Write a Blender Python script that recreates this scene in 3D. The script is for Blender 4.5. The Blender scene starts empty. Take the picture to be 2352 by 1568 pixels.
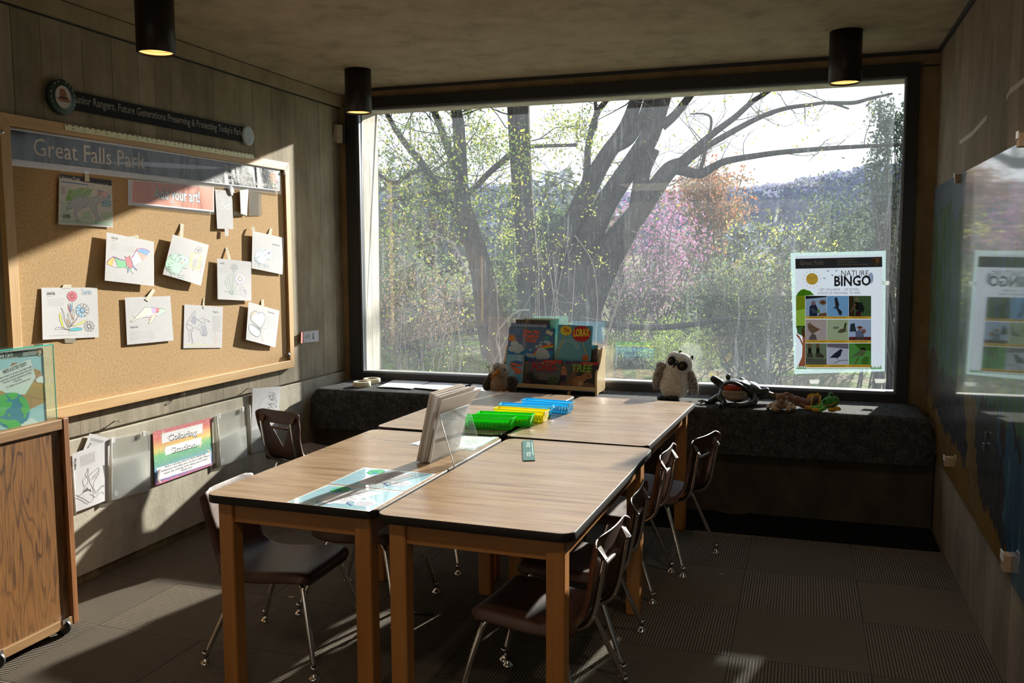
import bpy, bmesh, math, random
from mathutils import Vector, Matrix, geometry, noise as mnoise
R = random.Random(7)
S = bpy.context.scene
COL = S.collection
# ------------------------------------------------------------------ camera
F, CAMH = 2045.88, 1.5928
YAW, PIT, ROL = 0.3157, -0.0960, -0.0040
def _cam():
    cy, sy, cp, sp = math.cos(YAW), math.sin(YAW), math.cos(PIT), math.sin(PIT)
    w = Vector((-sy*cp, cy*cp, sp)); r = Vector((cy, sy, 0)); u = r.cross(w)
    cr, sr = math.cos(ROL), math.sin(ROL)
    return r*cr+u*sr, u*cr-r*sr, w
CR, CU, CW = _cam()
CC = Vector((0, 0, CAMH))
cd = bpy.data.cameras.new('camera'); cam = bpy.data.objects.new('camera', cd); COL.objects.link(cam)
cd.sensor_width = 36; cd.lens = F/2352*36; cd.clip_start = .05; cd.clip_end = 900
cam.matrix_world = Matrix(((CR.x, CU.x, -CW.x, 0), (CR.y, CU.y, -CW.y, 0), (CR.z, CU.z, -CW.z, CAMH), (0, 0, 0, 1)))
S.camera = cam
def at(px, py, ax, val):
    """measured point of the photograph on a plane of the room"""
    d = CW + CR*((px-1176)/F) - CU*((py-784)/F)
    k = 'xyz'.index(ax)
    return CC + d*((val-CC[k])/d[k])
# ------------------------------------------------------------------ light
S.view_settings.view_transform = 'Standard'; S.view_settings.look = 'None'
S.view_settings.exposure = 0.32; S.view_settings.gamma = 1
S.view_settings.use_curve_mapping = False
SUN_DIR = Vector((.25, 1, .333)).normalized()
sl = bpy.data.lights.new('sun', 'SUN'); sl.energy = 15; sl.angle = math.radians(.9); sl.color = (1, .94, .84)
so = bpy.data.objects.new('sun', sl); COL.objects.link(so)
so.rotation_euler = SUN_DIR.to_track_quat('Z', 'Y').to_euler()
wd = bpy.data.worlds.new('sky'); S.world = wd; wd.use_nodes = True
nt = wd.node_tree; nt.nodes.clear()
_o = nt.nodes.new('ShaderNodeOutputWorld'); _b = nt.nodes.new('ShaderNodeBackground')
_t = nt.nodes.new('ShaderNodeTexCoord'); _s = nt.nodes.new('ShaderNodeSeparateXYZ'); _r = nt.nodes.new('ShaderNodeValToRGB')
nt.links.new(_t.outputs['Generated'], _s.inputs[0]); nt.links.new(_s.outputs['Z'], _r.inputs[0])
_r.color_ramp.elements[0].position = 0; _r.color_ramp.elements[0].color = (.70, .73, .78, 1)
_r.color_ramp.elements[1].position = .75; _r.color_ramp.elements[1].color = (.62, .78, 1, 1)
_e = _r.color_ramp.elements.new(.10); _e.color = (.93, .95, 1, 1)
nt.links.new(_r.outputs[0], _b.inputs[0]); nt.links.new(_b.outputs[0], _o.inputs[0]); _b.inputs[1].default_value = 1.35
# soft fill and ceiling spots for the unseen visitor hall, behind and beside the camera
def area(name, loc, rot, sx, sy, e, c):
    l = bpy.data.lights.new(name, 'AREA'); l.shape = 'RECTANGLE'; l.size = sx; l.size_y = sy; l.energy = e; l.color = c
    o = bpy.data.objects.new(name, l); COL.objects.link(o); o.location = loc; o.rotation_euler = rot; return o
area('hall_ceiling_fill', (-1.3, -2.6, 2.7), (0, 0, 0), 3.0, 1.6, 17, (1, .80, .56))  # added unseen soft fill standing for the hall's lamps
area('hall_fill_light', (-1.3, -3.4, 1.7), (math.radians(90), 0, math.radians(0)), 3.4, 1.6, 9, (1, .90, .76))  # added unseen fill from behind, brightening surfaces that face the camera
def downspot(x, y, e):
    l = bpy.data.lights.new('ceiling_spot', 'SPOT'); l.energy = e; l.color = (1, .80, .60); l.spot_size = 2.1; l.spot_blend = .6; l.shadow_soft_size = .05
    o = bpy.data.objects.new('ceiling_spot', l); COL.objects.link(o); o.location = (x, y, 2.66)
for x, y, e in ((.19, 3.2, 20), (.19, 1.2, 22), (-1.3, 1.2, 20), (-2.85, 1.3, 9)): downspot(x, y, e)
# ------------------------------------------------------------------ room numbers (metres)
LX, RX, WY, HZ = -3.3182, .7514, 6.041, 2.818
BZ, BY = .6634, 5.483
BACK = -3.6
TZ = .74
# ------------------------------------------------------------------ helpers
def props(o, label=None, cat=None, group=None, kind=None):
    for k, v in (('label', label), ('category', cat), ('group', group), ('kind', kind)):
        if v: o[k] = v
    return o
def empty(name, loc, label, cat, group=None, rz=0):
    o = bpy.data.objects.new(name, None); COL.objects.link(o); o.location = loc; o.rotation_euler = (0, 0, rz)
    o.empty_display_size = .05
    return props(o, label, cat, group)
def children(o): return [c for c in bpy.data.objects if c.parent == o]
def copy_tree(o, parent=None):
    c = o.copy(); COL.objects.link(c); c.parent = parent
    for ch in children(o): copy_tree(ch, c)
    return c
class MB:
    def __init__(s): s.v = []; s.f = []; s.m = []; s.sm = []
    def add(s, vs, fs, mi=0, smooth=False):
        b = len(s.v); s.v += [tuple(v) for v in vs]
        for f in fs: s.f.append(tuple(b+i for i in f)); s.m.append(mi); s.sm.append(smooth)
        return s
    def box(s, a, b, mi=0, M=None):
        x0, y0, z0 = a; x1, y1, z1 = b
        vs = [Vector(p) for p in ((x0,y0,z0),(x1,y0,z0),(x1,y1,z0),(x0,y1,z0),(x0,y0,z1),(x1,y0,z1),(x1,y1,z1),(x0,y1,z1))]
        if M: vs = [M @ v for v in vs]
        return s.add(vs, [(0,3,2,1),(4,5,6,7),(0,1,5,4),(1,2,6,5),(2,3,7,6),(3,0,4,7)], mi)
    def prism(s, pts, z0, z1, mi=0, M=None, smooth=False):
        n = len(pts); vs = [Vector((x, y, z0)) for x, y in pts]+[Vector((x, y, z1)) for x, y in pts]
        if M: vs = [M @ v for v in vs]
        s.add(vs, [tuple(range(n-1, -1, -1)), tuple(range(n, 2*n))], mi)
        b = len(s.v)-2*n
        for i in range(n):
            j = (i+1) % n; s.f.append((b+i, b+j, b+n+j, b+n+i)); s.m.append(mi); s.sm.append(smooth)
        return s
    def tube(s, pts, r, seg=10, mi=0, cap=True, smooth=True):
        pts = [Vector(p) for p in pts]; n = len(pts)
        rs = r if isinstance(r, (list, tuple)) else [r]*n
        rings = []; prev = None
        for i, p in enumerate(pts):
            t = (pts[min(i+1, n-1)]-pts[max(i-1, 0)])
            t = t.normalized() if t.length > 1e-9 else Vector((0, 0, 1))
            if prev is None:
                a = Vector((0, 0, 1)) if abs(t.z) < .9 else Vector((1, 0, 0)); nx = t.cross(a).normalized()
            else:
                nx = (prev-t*prev.dot(t)); nx = nx.normalized() if nx.length > 1e-6 else t.orthogonal().normalized()
            prev = nx; ny = t.cross(nx)
            rings.append([p+(nx*math.cos(2*math.pi*k/seg)+ny*math.sin(2*math.pi*k/seg))*rs[i] for k in range(seg)])
        vs = [v for q in rings for v in q]; fs = []
        for i in range(n-1):
            for k in range(seg):
                a = i*seg+k; b = i*seg+(k+1) % seg; fs.append((a, b, b+seg, a+seg))
        s.add(vs, fs, mi, smooth)
        if cap:
            b = len(s.v)-len(vs)
            s.f.append(tuple(b+k for k in range(seg-1, -1, -1))); s.m.append(mi); s.sm.append(False)
            s.f.append(tuple(b+(n-1)*seg+k for k in range(seg))); s.m.append(mi); s.sm.append(False)
        return s
    def lathe(s, prof, c=(0, 0, 0), seg=24, mi=0, M=None, smooth=True):
        """prof: list of (radius, z)"""
        vs = []; c = Vector(c)
        for rr, z in prof:
            for k in range(seg):
                a = 2*math.pi*k/seg; v = Vector((rr*math.cos(a), rr*math.sin(a), z)); vs.append(c+(M @ v if M else v))
        fs = []
        for i in range(len(prof)-1):
            for k in range(seg):
                a = i*seg+k; b = i*seg+(k+1) % seg; fs.append((a, b, b+seg, a+seg))
        return s.add(vs, fs, mi, smooth)
    def ball(s, c, r, seg=16, rng=10, mi=0, M=None):
        rx, ry, rz = r if isinstance(r, (list, tuple)) else (r, r, r); vs = []; c = Vector(c)
        for i in range(rng+1):
            th = math.pi*i/rng
            for k in range(seg):
                a = 2*math.pi*k/seg
                v = Vector((rx*math.sin(th)*math.cos(a), ry*math.sin(th)*math.sin(a), -rz*math.cos(th)))
                vs.append(c+(M @ v if M else v))
        fs = [(i*seg+k, i*seg+(k+1) % seg, (i+1)*seg+(k+1) % seg, (i+1)*seg+k) for i in range(rng) for k in range(seg)]
        return s.add(vs, fs, mi, True)
    def grid(s, fn, nu, nv, mi=0, smooth=True, skip=None):
        vs = [fn(i/nu, j/nv) for j in range(nv+1) for i in range(nu+1)]
        fs = [(j*(nu+1)+i, j*(nu+1)+i+1, (j+1)*(nu+1)+i+1, (j+1)*(nu+1)+i) for j in range(nv) for i in range(nu) if not (skip and skip((i+.5)/nu, (j+.5)/nv))]
        return s.add(vs, fs, mi, smooth)
    def build(s, name, mats, parent=None, bevel=0, seg=2, sub=0, solid=0):
        me = bpy.data.meshes.new(name); me.from_pydata(s.v, [], s.f)
        if not isinstance(mats, (list, tuple)): mats = [mats]
        for m in mats: me.materials.append(m)
        me.polygons.foreach_set('material_index', s.m); me.polygons.foreach_set('use_smooth', s.sm)
        bm = bmesh.new(); bm.from_mesh(me); bmesh.ops.remove_doubles(bm, verts=bm.verts, dist=1e-5)
        bmesh.ops.recalc_face_normals(bm, faces=bm.faces) if not solid and not getattr(s, 'keep', 0) else None
        bm.to_mesh(me); bm.free(); me.update()
        o = bpy.data.objects.new(name, me); COL.objects.link(o)
        if parent: o.parent = parent
        if solid:
            d = o.modifiers.new('solid', 'SOLIDIFY'); d.thickness = solid; d.offset = 0
        if bevel:
            d = o.modifiers.new('bevel', 'BEVEL'); d.width = bevel; d.segments = seg; d.limit_method = 'ANGLE'; d.angle_limit = .6
        if sub:
            d = o.modifiers.new('sub', 'SUBSURF'); d.levels = sub; d.render_levels = sub
        return o
def struct(o): o['kind'] = 'structure'; return o
def rounded(x0, y0, x1, y1, r, n=6):
    P = []
    for cx, cy, a0 in ((x1-r, y0+r, -90), (x1-r, y1-r, 0), (x0+r, y1-r, 90), (x0+r, y0+r, 180)):
        for k in range(n+1):
            a = math.radians(a0+90*k/n); P.append((cx+r*math.cos(a), cy+r*math.sin(a)))
    return P
def bez(pts, n=8):
    """smooth polyline through points (Catmull-Rom), any dimension"""
    pts = [Vector(p) for p in pts]; out = []
    for i in range(len(pts)-1):
        p0, p1, p2, p3 = pts[max(i-1, 0)], pts[i], pts[i+1], pts[min(i+2, len(pts)-1)]
        for k in range(n):
            t = k/n; out.append(.5*((2*p1)+(p2-p0)*t+(2*p0-5*p1+4*p2-p3)*t*t+(3*p1-p0-3*p2+p3)*t**3))
    out.append(pts[-1]); return out
# ------------------------------------------------------------------ materials
class N:
    """tiny node-tree writer"""
    def __init__(s, name):
        s.m = bpy.data.materials.new(name); s.m.use_nodes = True; s.t = s.m.node_tree; s.t.nodes.clear()
        s.out = s.t.nodes.new('ShaderNodeOutputMaterial')
    def n(s, typ, ins=None, **kw):
        x = s.t.nodes.new('ShaderNode'+typ)
        for k, v in kw.items(): setattr(x, k, v)
        for k, v in (ins or {}).items():
            i = x.inputs[k]
            if hasattr(v, 'links') or isinstance(v, bpy.types.NodeSocket): s.t.links.new(v, i)
            else: i.default_value = (tuple(v)+(1,) if isinstance(v, (tuple, list)) and len(v) == 3 and i.type == 'RGBA' else v)
        return x
    def coord(s, scale=(1, 1, 1), which='Object'):
        return s.n('Mapping', {'Vector': s.n('TexCoord').outputs[which], 'Scale': scale}).outputs[0]
    def noise(s, vec, scale=5, detail=3, rough=.5, dist=0):
        return s.n('TexNoise', {'Vector': vec, 'Scale': scale, 'Detail': detail, 'Roughness': rough, 'Distortion': dist}).outputs['Fac']
    def math(s, op, a, b=0, c=None, clamp=False):
        x = s.n('Math', operation=op, use_clamp=clamp)
        for i, v in enumerate((a, b, c)):
            if v is None: continue
            if isinstance(v, bpy.types.NodeSocket): s.t.links.new(v, x.inputs[i])
            else: x.inputs[i].default_value = v
        return x.outputs[0]
    def ramp(s, fac, stops):
        x = s.n('ValToRGB', {'Fac': fac}); e = x.color_ramp.elements
        while len(e) < len(stops): e.new(.5)
        for i, (p, c) in enumerate(stops):
            e[i].position = p; e[i].color = (tuple(c)+(1,) if not isinstance(c, (int, float)) else (c, c, c, 1))
        return x.outputs[0]
    def mix(s, fac, a, b, mode='MIX'):
        x = s.n('MixRGB', {'Fac': fac, 'Color1': a, 'Color2': b}, blend_type=mode); return x.outputs[0]
    def xyz(s, vec): return s.n('SeparateXYZ', {'Vector': vec}).outputs
    def bump(s, h, dist=.01, strength=1): return s.n('Bump', {'Height': h, 'Distance': dist, 'Strength': strength}).outputs[0]
    def bsdf(s, col, rough=.6, metal=0, normal=None, coat=0, spec=.5, **kw):
        d = {'Base Color': col, 'Roughness': rough, 'Metallic': metal, 'Coat Weight': coat, 'Specular IOR Level': spec}
        if normal is not None: d['Normal'] = normal
        d.update(kw)
        b = s.n('BsdfPrincipled', d); s.t.links.new(b.outputs[0], s.out.inputs[0]); return b
def plain(name, c, rough=.55, metal=0, coat=0, spec=.5, var=.06, vs=18, bump=0, bs=200, **kw):
    """plain coloured material with slight procedural mottling"""
    a = N(name); co = a.coord(); f = a.noise(co, vs, 3)
    lo = tuple(max(0, x*(1-var)) for x in c); hi = tuple(min(1, x*(1+var)) for x in c)
    col = a.ramp(f, [(.3, lo), (.7, hi)])
    nm = a.bump(a.noise(co, bs, 2), bump) if bump else None
    a.bsdf(col, rough, metal, nm, coat, spec, **kw); return a.m
def concrete(name, axis, c1, c2, board=.155, joint=True, rough=.85):
    a = N(name); co = a.n('TexCoord').outputs['Object']; X = a.xyz(co)
    t = X[axis]
    t = a.math('ADD', t, a.math('MULTIPLY', a.math('SINE', a.math('MULTIPLY', t, 9.3)), .035))
    k = a.math('DIVIDE', t, board); idx = a.math('FLOOR', k); fr = a.math('FRACT', k)
    rnd = a.n('TexWhiteNoise', {'W': idx}, noise_dimensions='1D').outputs['Value']
    sc = [9, 9, 9]; sc[2] = 1.1
    streak = a.noise(a.n('Mapping', {'Vector': co, 'Scale': sc}).outputs[0], 2.2, 4, .55)
    blot = a.noise(a.n('Mapping', {'Vector': co, 'Scale': (1, 1, .6)}).outputs[0], 5.5, 5, .62); fine = a.noise(co, 70, 2)
    f = a.math('ADD', a.math('MULTIPLY', streak, .34 if joint else .12), a.math('MULTIPLY', blot, .66 if joint else .88))
    f = a.math('ADD', f, a.math('MULTIPLY', a.math('SUBTRACT', rnd, .5), .20 if joint else .0))
    col = a.ramp(f, [(.28, tuple(x*.62 for x in c1)), (.48, c1), (.72, c2)])
    pit = a.ramp(a.noise(co, 26, 2), [(.0, 0), (.70, 0), (.76, 1)])
    col = a.mix(a.math('MULTIPLY', pit, .35), col, tuple(x*.45 for x in c1))
    h = a.math('ADD', a.math('MULTIPLY', fine, .3), a.math('MULTIPLY', streak, .25 if joint else .05))
    if joint:
        e = a.math('LESS_THAN', fr, .026); on = a.math('GREATER_THAN', a.noise(co, 2.3, 2), .42)
        e = a.math('MULTIPLY', e, on)
        col = a.mix(a.math('MULTIPLY', e, .7), col, (.03, .025, .02))
        h = a.math('SUBTRACT', a.math('ADD', h, a.math('MULTIPLY', rnd, .5)), a.math('MULTIPLY', e, 1.5))
    a.bsdf(col, rough, 0, a.bump(h, .0022)); return a.m
def wood(name, c1, c2, axis=0, scale=1, rough=.45, coat=0, ring=1.0, spec=.5):
    """long-grained wood, grain running along axis"""
    a = N(name); sc = [14*scale]*3; sc[axis] = 1.1*scale
    co = a.coord(sc)
    w = a.noise(co, 1.2, 4, .6, ring); g = a.noise(a.coord([x*9 if i != axis else x*2 for i, x in enumerate(sc)]), 1, 3, .7)
    f = a.math('ADD', a.math('MULTIPLY', w, .7), a.math('MULTIPLY', g, .3))
    col = a.ramp(f, [(.35, c1), (.62, c2)])
    a.bsdf(col, rough, 0, a.bump(g, .0004), coat, spec); return a.m
M = {}
M['conc_l'] = concrete('board_formed_concrete', 1, (.27, .225, .155), (.40, .345, .255))
M['conc_r'] = concrete('brown_board_concrete', 1, (.20, .155, .10), (.30, .24, .17), .2)
M['conc_s'] = concrete('smooth_concrete', 1, (.40, .36, .28), (.50, .46, .375), joint=False)
M['conc_x'] = concrete('outdoor_concrete', 1, (.42, .385, .32), (.55, .51, .44), .30)
M['conc_f'] = concrete('far_wall_concrete', 0, (.23, .16, .085), (.32, .235, .14), .3, joint=False)
M['ceil'] = concrete('ceiling_concrete', 1, (.335, .27, .178), (.40, .325, .22), 1.2, joint=False)
def carpet():
    a = N('ribbed_carpet_tile'); co = a.n('TexCoord').outputs['Object']; X = a.xyz(co)
    tx = a.math('DIVIDE', a.math('ADD', X[0], .242), .527); ty = a.math('DIVIDE', a.math('SUBTRACT', X[1], 4.033), .518)
    ix, iy = a.math('FLOOR', tx), a.math('FLOOR', ty)
    chk = a.math('FLOORED_MODULO', a.math('ADD', a.math('ADD', ix, iy), 1), 2)
    rib = lambda v: a.math('MULTIPLY_ADD', a.math('SINE', a.math('MULTIPLY', v, 2*math.pi/.0125)), .5, .5)
    rx, ry = rib(X[0]), rib(X[1])
    r = a.mix(chk, ry, rx); fuzz = a.noise(co, 420, 2); blot = a.noise(co, 2.2, 3)
    rnd = a.n('TexWhiteNoise', {'Vector': a.n('CombineXYZ', {'X': ix, 'Y': iy}).outputs[0]}, noise_dimensions='2D').outputs['Value']
    f = a.math('ADD', a.math('MULTIPLY', r, .42), a.math('MULTIPLY', fuzz, .58))
    col = a.ramp(f, [(.22, (.022, .019, .016)), (.5, (.10, .085, .068)), (.8, (.20, .17, .135))])
    col = a.mix(.5, col, a.mix(1, col, a.ramp(a.math('ADD', a.math('MULTIPLY', blot, .6), a.math('MULTIPLY', rnd, .4)), [(.2, (.6, .6, .6)), (.8, (1.25, 1.2, 1.1))]), 'MULTIPLY'))
    gx, gy = a.math('FRACT', tx), a.math('FRACT', ty)
    seam = a.math('MAXIMUM', a.math('LESS_THAN', gx, .006), a.math('LESS_THAN', gy, .006))
    col = a.mix(a.math('MULTIPLY', seam, .7), col, (.01, .01, .01))
    a.bsdf(col, .95, 0, a.bump(a.math('ADD', r, a.math('MULTIPLY', fuzz, .7)), .0022), spec=.1); return a.m
M['carpet'] = carpet()
def felt():
    a = N('grey_carpet_felt'); co = a.coord(); f = a.noise(co, 260, 3, .7); g = a.noise(co, 30, 3)
    col = a.ramp(a.math('ADD', a.math('MULTIPLY', f, .8), a.math('MULTIPLY', g, .2)), [(.35, (.010, .010, .011)), (.52, (.050, .052, .055)), (.70, (.26, .265, .27))])
    a.bsdf(col, .95, 0, a.bump(f, .004), spec=.1); return a.m
M['felt'] = felt()
def laminate():
    a = N('oak_laminate'); co = a.coord((1.1, 16, 1)); w = a.noise(co, 2.2, 4, .6, .5)
    g = a.noise(a.coord((4, 190, 1)), 1, 2)
    f = a.math('ADD', a.math('MULTIPLY', w, .75), a.math('MULTIPLY', g, .25))
    col = a.ramp(f, [(.34, (.17, .105, .062)), (.47, (.28, .185, .112)), (.66, (.37, .255, .155))])
    a.bsdf(col, a.ramp(a.noise(a.coord(), 6, 4), [(.3, .24), (.7, .34)]), 0, a.bump(g, .0002), spec=.55); return a.m
M['laminate'] = laminate()
M['black_edge'] = plain('black_rubber_edge', (.012, .010, .010), .5, spec=.3)
M['table_leg'] = wood('maple_leg', (.29, .115, .026), (.40, .175, .045), 2, .8, .42)
M['apron'] = wood('maple_apron', (.28, .11, .025), (.38, .165, .042), 0, .8, .42)
M['frame_black'] = plain('black_window_frame', (.014, .014, .017), .42)
M['frame_grey'] = plain('grey_glazing_bead', (.22, .24, .28), .35, metal=.6)
M['black_trim'] = plain('black_channel_groove_shade', (.018, .02, .024), .5)
M["chair"] = plain("brown_moulded_plastic", (.062, .026, .016), .40, bump=.0006, bs=900, spec=.5)
M['chrome'] = plain('chrome', (.75, .75, .78), .12, 1)
M['bronze'] = plain('dark_bronze_metal', (.016, .010, .010), .42, .3)
M['oak_frame'] = wood('oak_frame', (.50, .29, .11), (.62, .39, .17), 1, 1.2, .5)
M['oak_frame_v'] = wood('oak_frame_upright', (.50, .29, .11), (.62, .39, .17), 2, 1.2, .5)
def glass(name, tint, rough, dirt, dcol):
    a = N(name)
    fr = a.math('MULTIPLY_ADD', a.math('POWER', a.n('LayerWeight', {'Blend': .5}).outputs['Facing'], 5), .9, .035)
    g = a.n('BsdfGlossy', {'Color': (1, 1, 1), 'Roughness': rough}); t = a.n('BsdfTransparent', {'Color': tint})
    m = a.n('MixShader', {0: fr, 1: t.outputs[0], 2: g.outputs[0]})
    d1 = a.n('BsdfTranslucent', {'Color': dcol}); d2 = a.n('BsdfDiffuse', {'Color': dcol})
    d = a.n('MixShader', {0: .35, 1: d1.outputs[0], 2: d2.outputs[0]})
    x = a.n('MixShader', {0: dirt(a), 1: m.outputs[0], 2: d.outputs[0]})
    a.t.links.new(x.outputs[0], a.out.inputs[0]); return a.m
def win_dirt_haze(a):
    co = a.coord(); b = a.noise(co, 1.5, 3, .6)
    st = a.noise(a.coord((13, 1, 1.0)), 1.6, 5, .7); sp = a.noise(co, 120, 2, .6)
    x = a.ramp(st, [(.58, 0.0), (.70, .025), (.82, .09)])
    y = a.ramp(sp, [(.0, 0), (.69, 0), (.74, .22)])
    f = a.math('ADD', a.math('ADD', a.math('MULTIPLY', b, .026), .008), a.math('ADD', x, a.math('MULTIPLY', y, .5)))
    return f
M['glass'] = glass('dusty_hazy_glass', (.97, .985, .98), .0, win_dirt_haze, (.76, .86, 1.0))  # dust on the pane; its blue tint also paints in the haze
# ------------------------------------------------------------------ room shell
def bx(name, a, b, m, **kw): return MB().box(a, b).build(name, m, **kw)
struct(bx('floor', (LX-.3, BACK-.2, -.2), (RX+.3, WY+.35, 0), M['carpet']))
struct(bx('ceiling', (LX-.3, BACK-.2, HZ), (RX+.3, WY+.05, HZ+.25), M['ceil']))
w = MB()
w.box((LX-.25, BACK-.2, .735), (LX, WY, HZ)); w.box((LX-.25, BACK-.2, .72), (LX-.018, WY, .735))
struct(w.build('wall_left', M['conc_l']))
w = MB().box((LX-.25, BACK-.2, .045), (LX+.004, WY, .72))
struct(w.build('wall_left_lower', M['conc_s'], bevel=.004))
M['worn'] = concrete('worn_brown_strip', 1, (.13, .09, .04), (.33, .25, .12), joint=False)
struct(bx('baseboard_left', (LX-.25, BACK, 0), (LX-.012, WY, .045), M['worn']))
w = MB().box((RX, BACK-.2, 0), (RX+.25, WY, HZ)); struct(w.build('wall_right', M['conc_r']))
struct(bx('wall_near', (LX, BACK-.2, 0), (RX, BACK, HZ), M['conc_s']))
# opening in the window wall
OX0, OX1, OZ0, OZ1 = -3.262, .640, .60, 2.748
GX0, GX1, GZ0, GZ1 = -3.170, .575, .716, 2.672
w = MB()
w.box((LX-.3, WY, -.2), (OX0, WY+.36, HZ+.25)); w.box((OX1, WY, -.2), (RX+.3, WY+.36, HZ+.25))
w.box((OX0, WY, OZ1), (OX1, WY+.36, HZ+.25)); w.box((OX0, WY, -.2), (OX1, WY+.36, OZ0))
struct(w.build('wall_far', M['conc_f']))
# outer face of the reveal in pale concrete (left fin, right fin, lintel, sill)
w = MB(); y0, y1 = WY+.05, WY+.37
w.box((OX0, y0, OZ0), (-3.195, y1, OZ1)); w.box((.602, y0, OZ0), (OX1, y1, OZ1))
w.box((-3.195, y0, 2.69), (.602, y1, OZ1)); w.box((-3.195, y0, OZ0), (.602, y1, .69))
struct(w.build('trim_1', M['conc_x'], bevel=.006))
# left concrete lip, black strips for the groove's shade, black channels
struct(MB().box((LX, BACK, 2.694), (LX+.03, WY, 2.772)).add([(LX, BACK, 2.772), (LX, WY, 2.772), (LX+.16, WY, HZ), (LX+.16, BACK, HZ), (LX, BACK, HZ), (LX, WY, HZ)], [(0, 1, 2, 3), (0, 3, 4), (1, 5, 2)]).build('trim_2', M['ceil']))
struct(MB().box((LX, BACK, 2.684), (LX+.004, WY, 2.694)).build('trim_5', M['black_trim']))  # black strip painted in for the shadow line under the lip
struct(MB().box((LX+.03, WY-.02, 2.798), (RX, WY, HZ)).box((RX-.02, BACK, 2.798), (RX, WY-.02, HZ)).build('trim_3', M['black_trim'], bevel=.003))
struct(MB().box((OX1+.01, WY-.006, 2.722), (RX, WY, 2.733)).box((LX, WY-.006, 2.70), (OX0-.005, WY, 2.712)).build('trim_4', M['black_trim']))  # black strips painted in for the shaded groove on the far wall
# window: black frame, bead, glass
win = empty('window_1', ((GX0+GX1)/2, WY, GZ0), None, None); win['kind'] = 'structure'
def rel(o, root):
    for v in o.data.vertices: v.co -= root.location
    return o
fb = MB(); fy0, fy1 = WY-.028, WY+.07
fb.box((OX0, fy0, .655), (GX0, fy1, OZ1)); fb.box((GX1, fy0, .655), (OX1, fy1, OZ1))
fb.box((GX0, fy0, GZ1), (GX1, fy1, OZ1)); fb.box((GX0, fy0, .655), (GX1, fy1, GZ0))
rel(fb.build('window_frame', M['frame_black'], win, bevel=.003), win)
fb = MB(); t = .014; by0, by1 = WY-.012, WY+.02
fb.box((GX0, by0, GZ0), (GX0+t, by1, GZ1)); fb.box((GX1-t, by0, GZ0), (GX1, by1, GZ1))
fb.box((GX0+t, by0, GZ1-t), (GX1-t, by1, GZ1)); fb.box((GX0+t, by0, GZ0), (GX1-t, by1, GZ0+t))
rel(fb.build('glazing_bead', M['frame_grey'], win, bevel=.002), win)
rel(MB().box((GX0, WY+.022, GZ0), (GX1, WY+.028, GZ1)).build('window_pane', M['glass'], win), win)
GY = WY+.022   # inner face of the glass
# ------------------------------------------------------------------ window seat
ws = empty('window_seat', ((LX+RX)/2, (BY+WY)/2, 0), 'low bench covered in grey carpet running along under the window', 'bench')
prof = []
for k in range(9):
    a = math.pi/2*k/8; prof.append((BY+.035-.035*math.sin(a), BZ-.035+.035*math.cos(a)))
prof = [(WY-.03, BZ)]+prof+[(BY, .385), (BY+.04, .38), (BY+.05, .55), (WY-.03, .60)]
def seat_sec(x, dip=0): return [(x, y, z-dip) for y, z in prof]
secs = []
for x, dip, yo in ((LX+.012, .10, .02), (LX+.03, .035, .005), (LX+.07, .0, 0), (-2, 0, 0), (-1, 0, 0), (0, 0, 0), (RX-.11, .0, 0), (RX-.06, .012, .005), (RX-.03, .05, .02), (RX-.012, .13, .03)):
    secs.append([(x, y+(yo if y < BY+.03 else 0), z-(dip if z > .5 else 0)) for y, z in prof])
mb = MB(); n = len(prof); mb.add([p for s_ in secs for p in s_], [(i*n+k, i*n+(k+1) % n, (i+1)*n+(k+1) % n, (i+1)*n+k) for i in range(len(secs)-1) for k in range(n)], 0, False)
mb.add(secs[0], [tuple(range(n))]); mb.add(secs[-1], [tuple(range(n))])
rel(mb.build('carpeted_top', M['felt'], ws), ws)
M['bench_base'] = concrete('dark_bench_base', 0, (.045, .035, .022), (.08, .065, .045), joint=False)
rel(MB().box((LX+.01, BY+.07, 0), (RX-.01, WY-.02, .60)).build('base_panel', M['bench_base'], ws), ws)
M['mat'] = plain('black_floor_strip', (.006, .006, .007), .97, spec=.08)
mt = MB().prism(rounded(-1.35, 5.13, RX-.012, BY+.06, .02), .001, .008).build('floor_strip', M['mat'], None)  # thin black strip flat on the floor along the bench foot
props(mt, 'thin black strip lying along the foot of the carpeted bench', 'mat')
# ------------------------------------------------------------------ tables
def make_table(c, name_label, sizes=(.70, 1.30)):
    """c: centre x, y, rotation"""
    x, y, rz, wx, wy = c
    t = empty('classroom_table', (x, y, 0), name_label, 'table', 'four oak laminate tables pushed together', rz)
    hx, hy = wx/2, wy/2
    MB().prism(rounded(-hx+.002, -hy+.002, hx-.002, hy-.002, .045), TZ-.0012, TZ, smooth=True).build('tabletop', M['laminate'], t)
    MB().prism(rounded(-hx, -hy, hx, hy, .047), TZ-.030, TZ-.0012, smooth=True).build('edge_band', M['black_edge'], t, bevel=.003)
    i, s_ = .035, .062
    for sx in (-1, 1):
        for sy in (-1, 1):
            x0 = sx*(hx-i); y0_ = sy*(hy-i)
            MB().box((min(x0, x0-sx*s_), min(y0_, y0_-sy*s_), 0), (max(x0, x0-sx*s_), max(y0_, y0_-sy*s_), TZ-.03)).build('leg', M['table_leg'], t, bevel=.007, seg=3)
    a0, a1 = TZ-.105, TZ-.03; q = i+.012
    for sy in (-1, 1):
        y0_ = sy*(hy-q); MB().box((-hx+i+s_, min(y0_, y0_-sy*.02), a0), (hx-i-s_, max(y0_, y0_-sy*.02), a1)).build('apron', M['apron'], t)
    for sx in (-1, 1):
        x0 = sx*(hx-q); MB().box((min(x0, x0-sx*.02), -hy+i+s_, a0), (max(x0, x0-sx*.02), hy-i-s_, a1)).build('apron', M['apron'], t)
    return t
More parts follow.
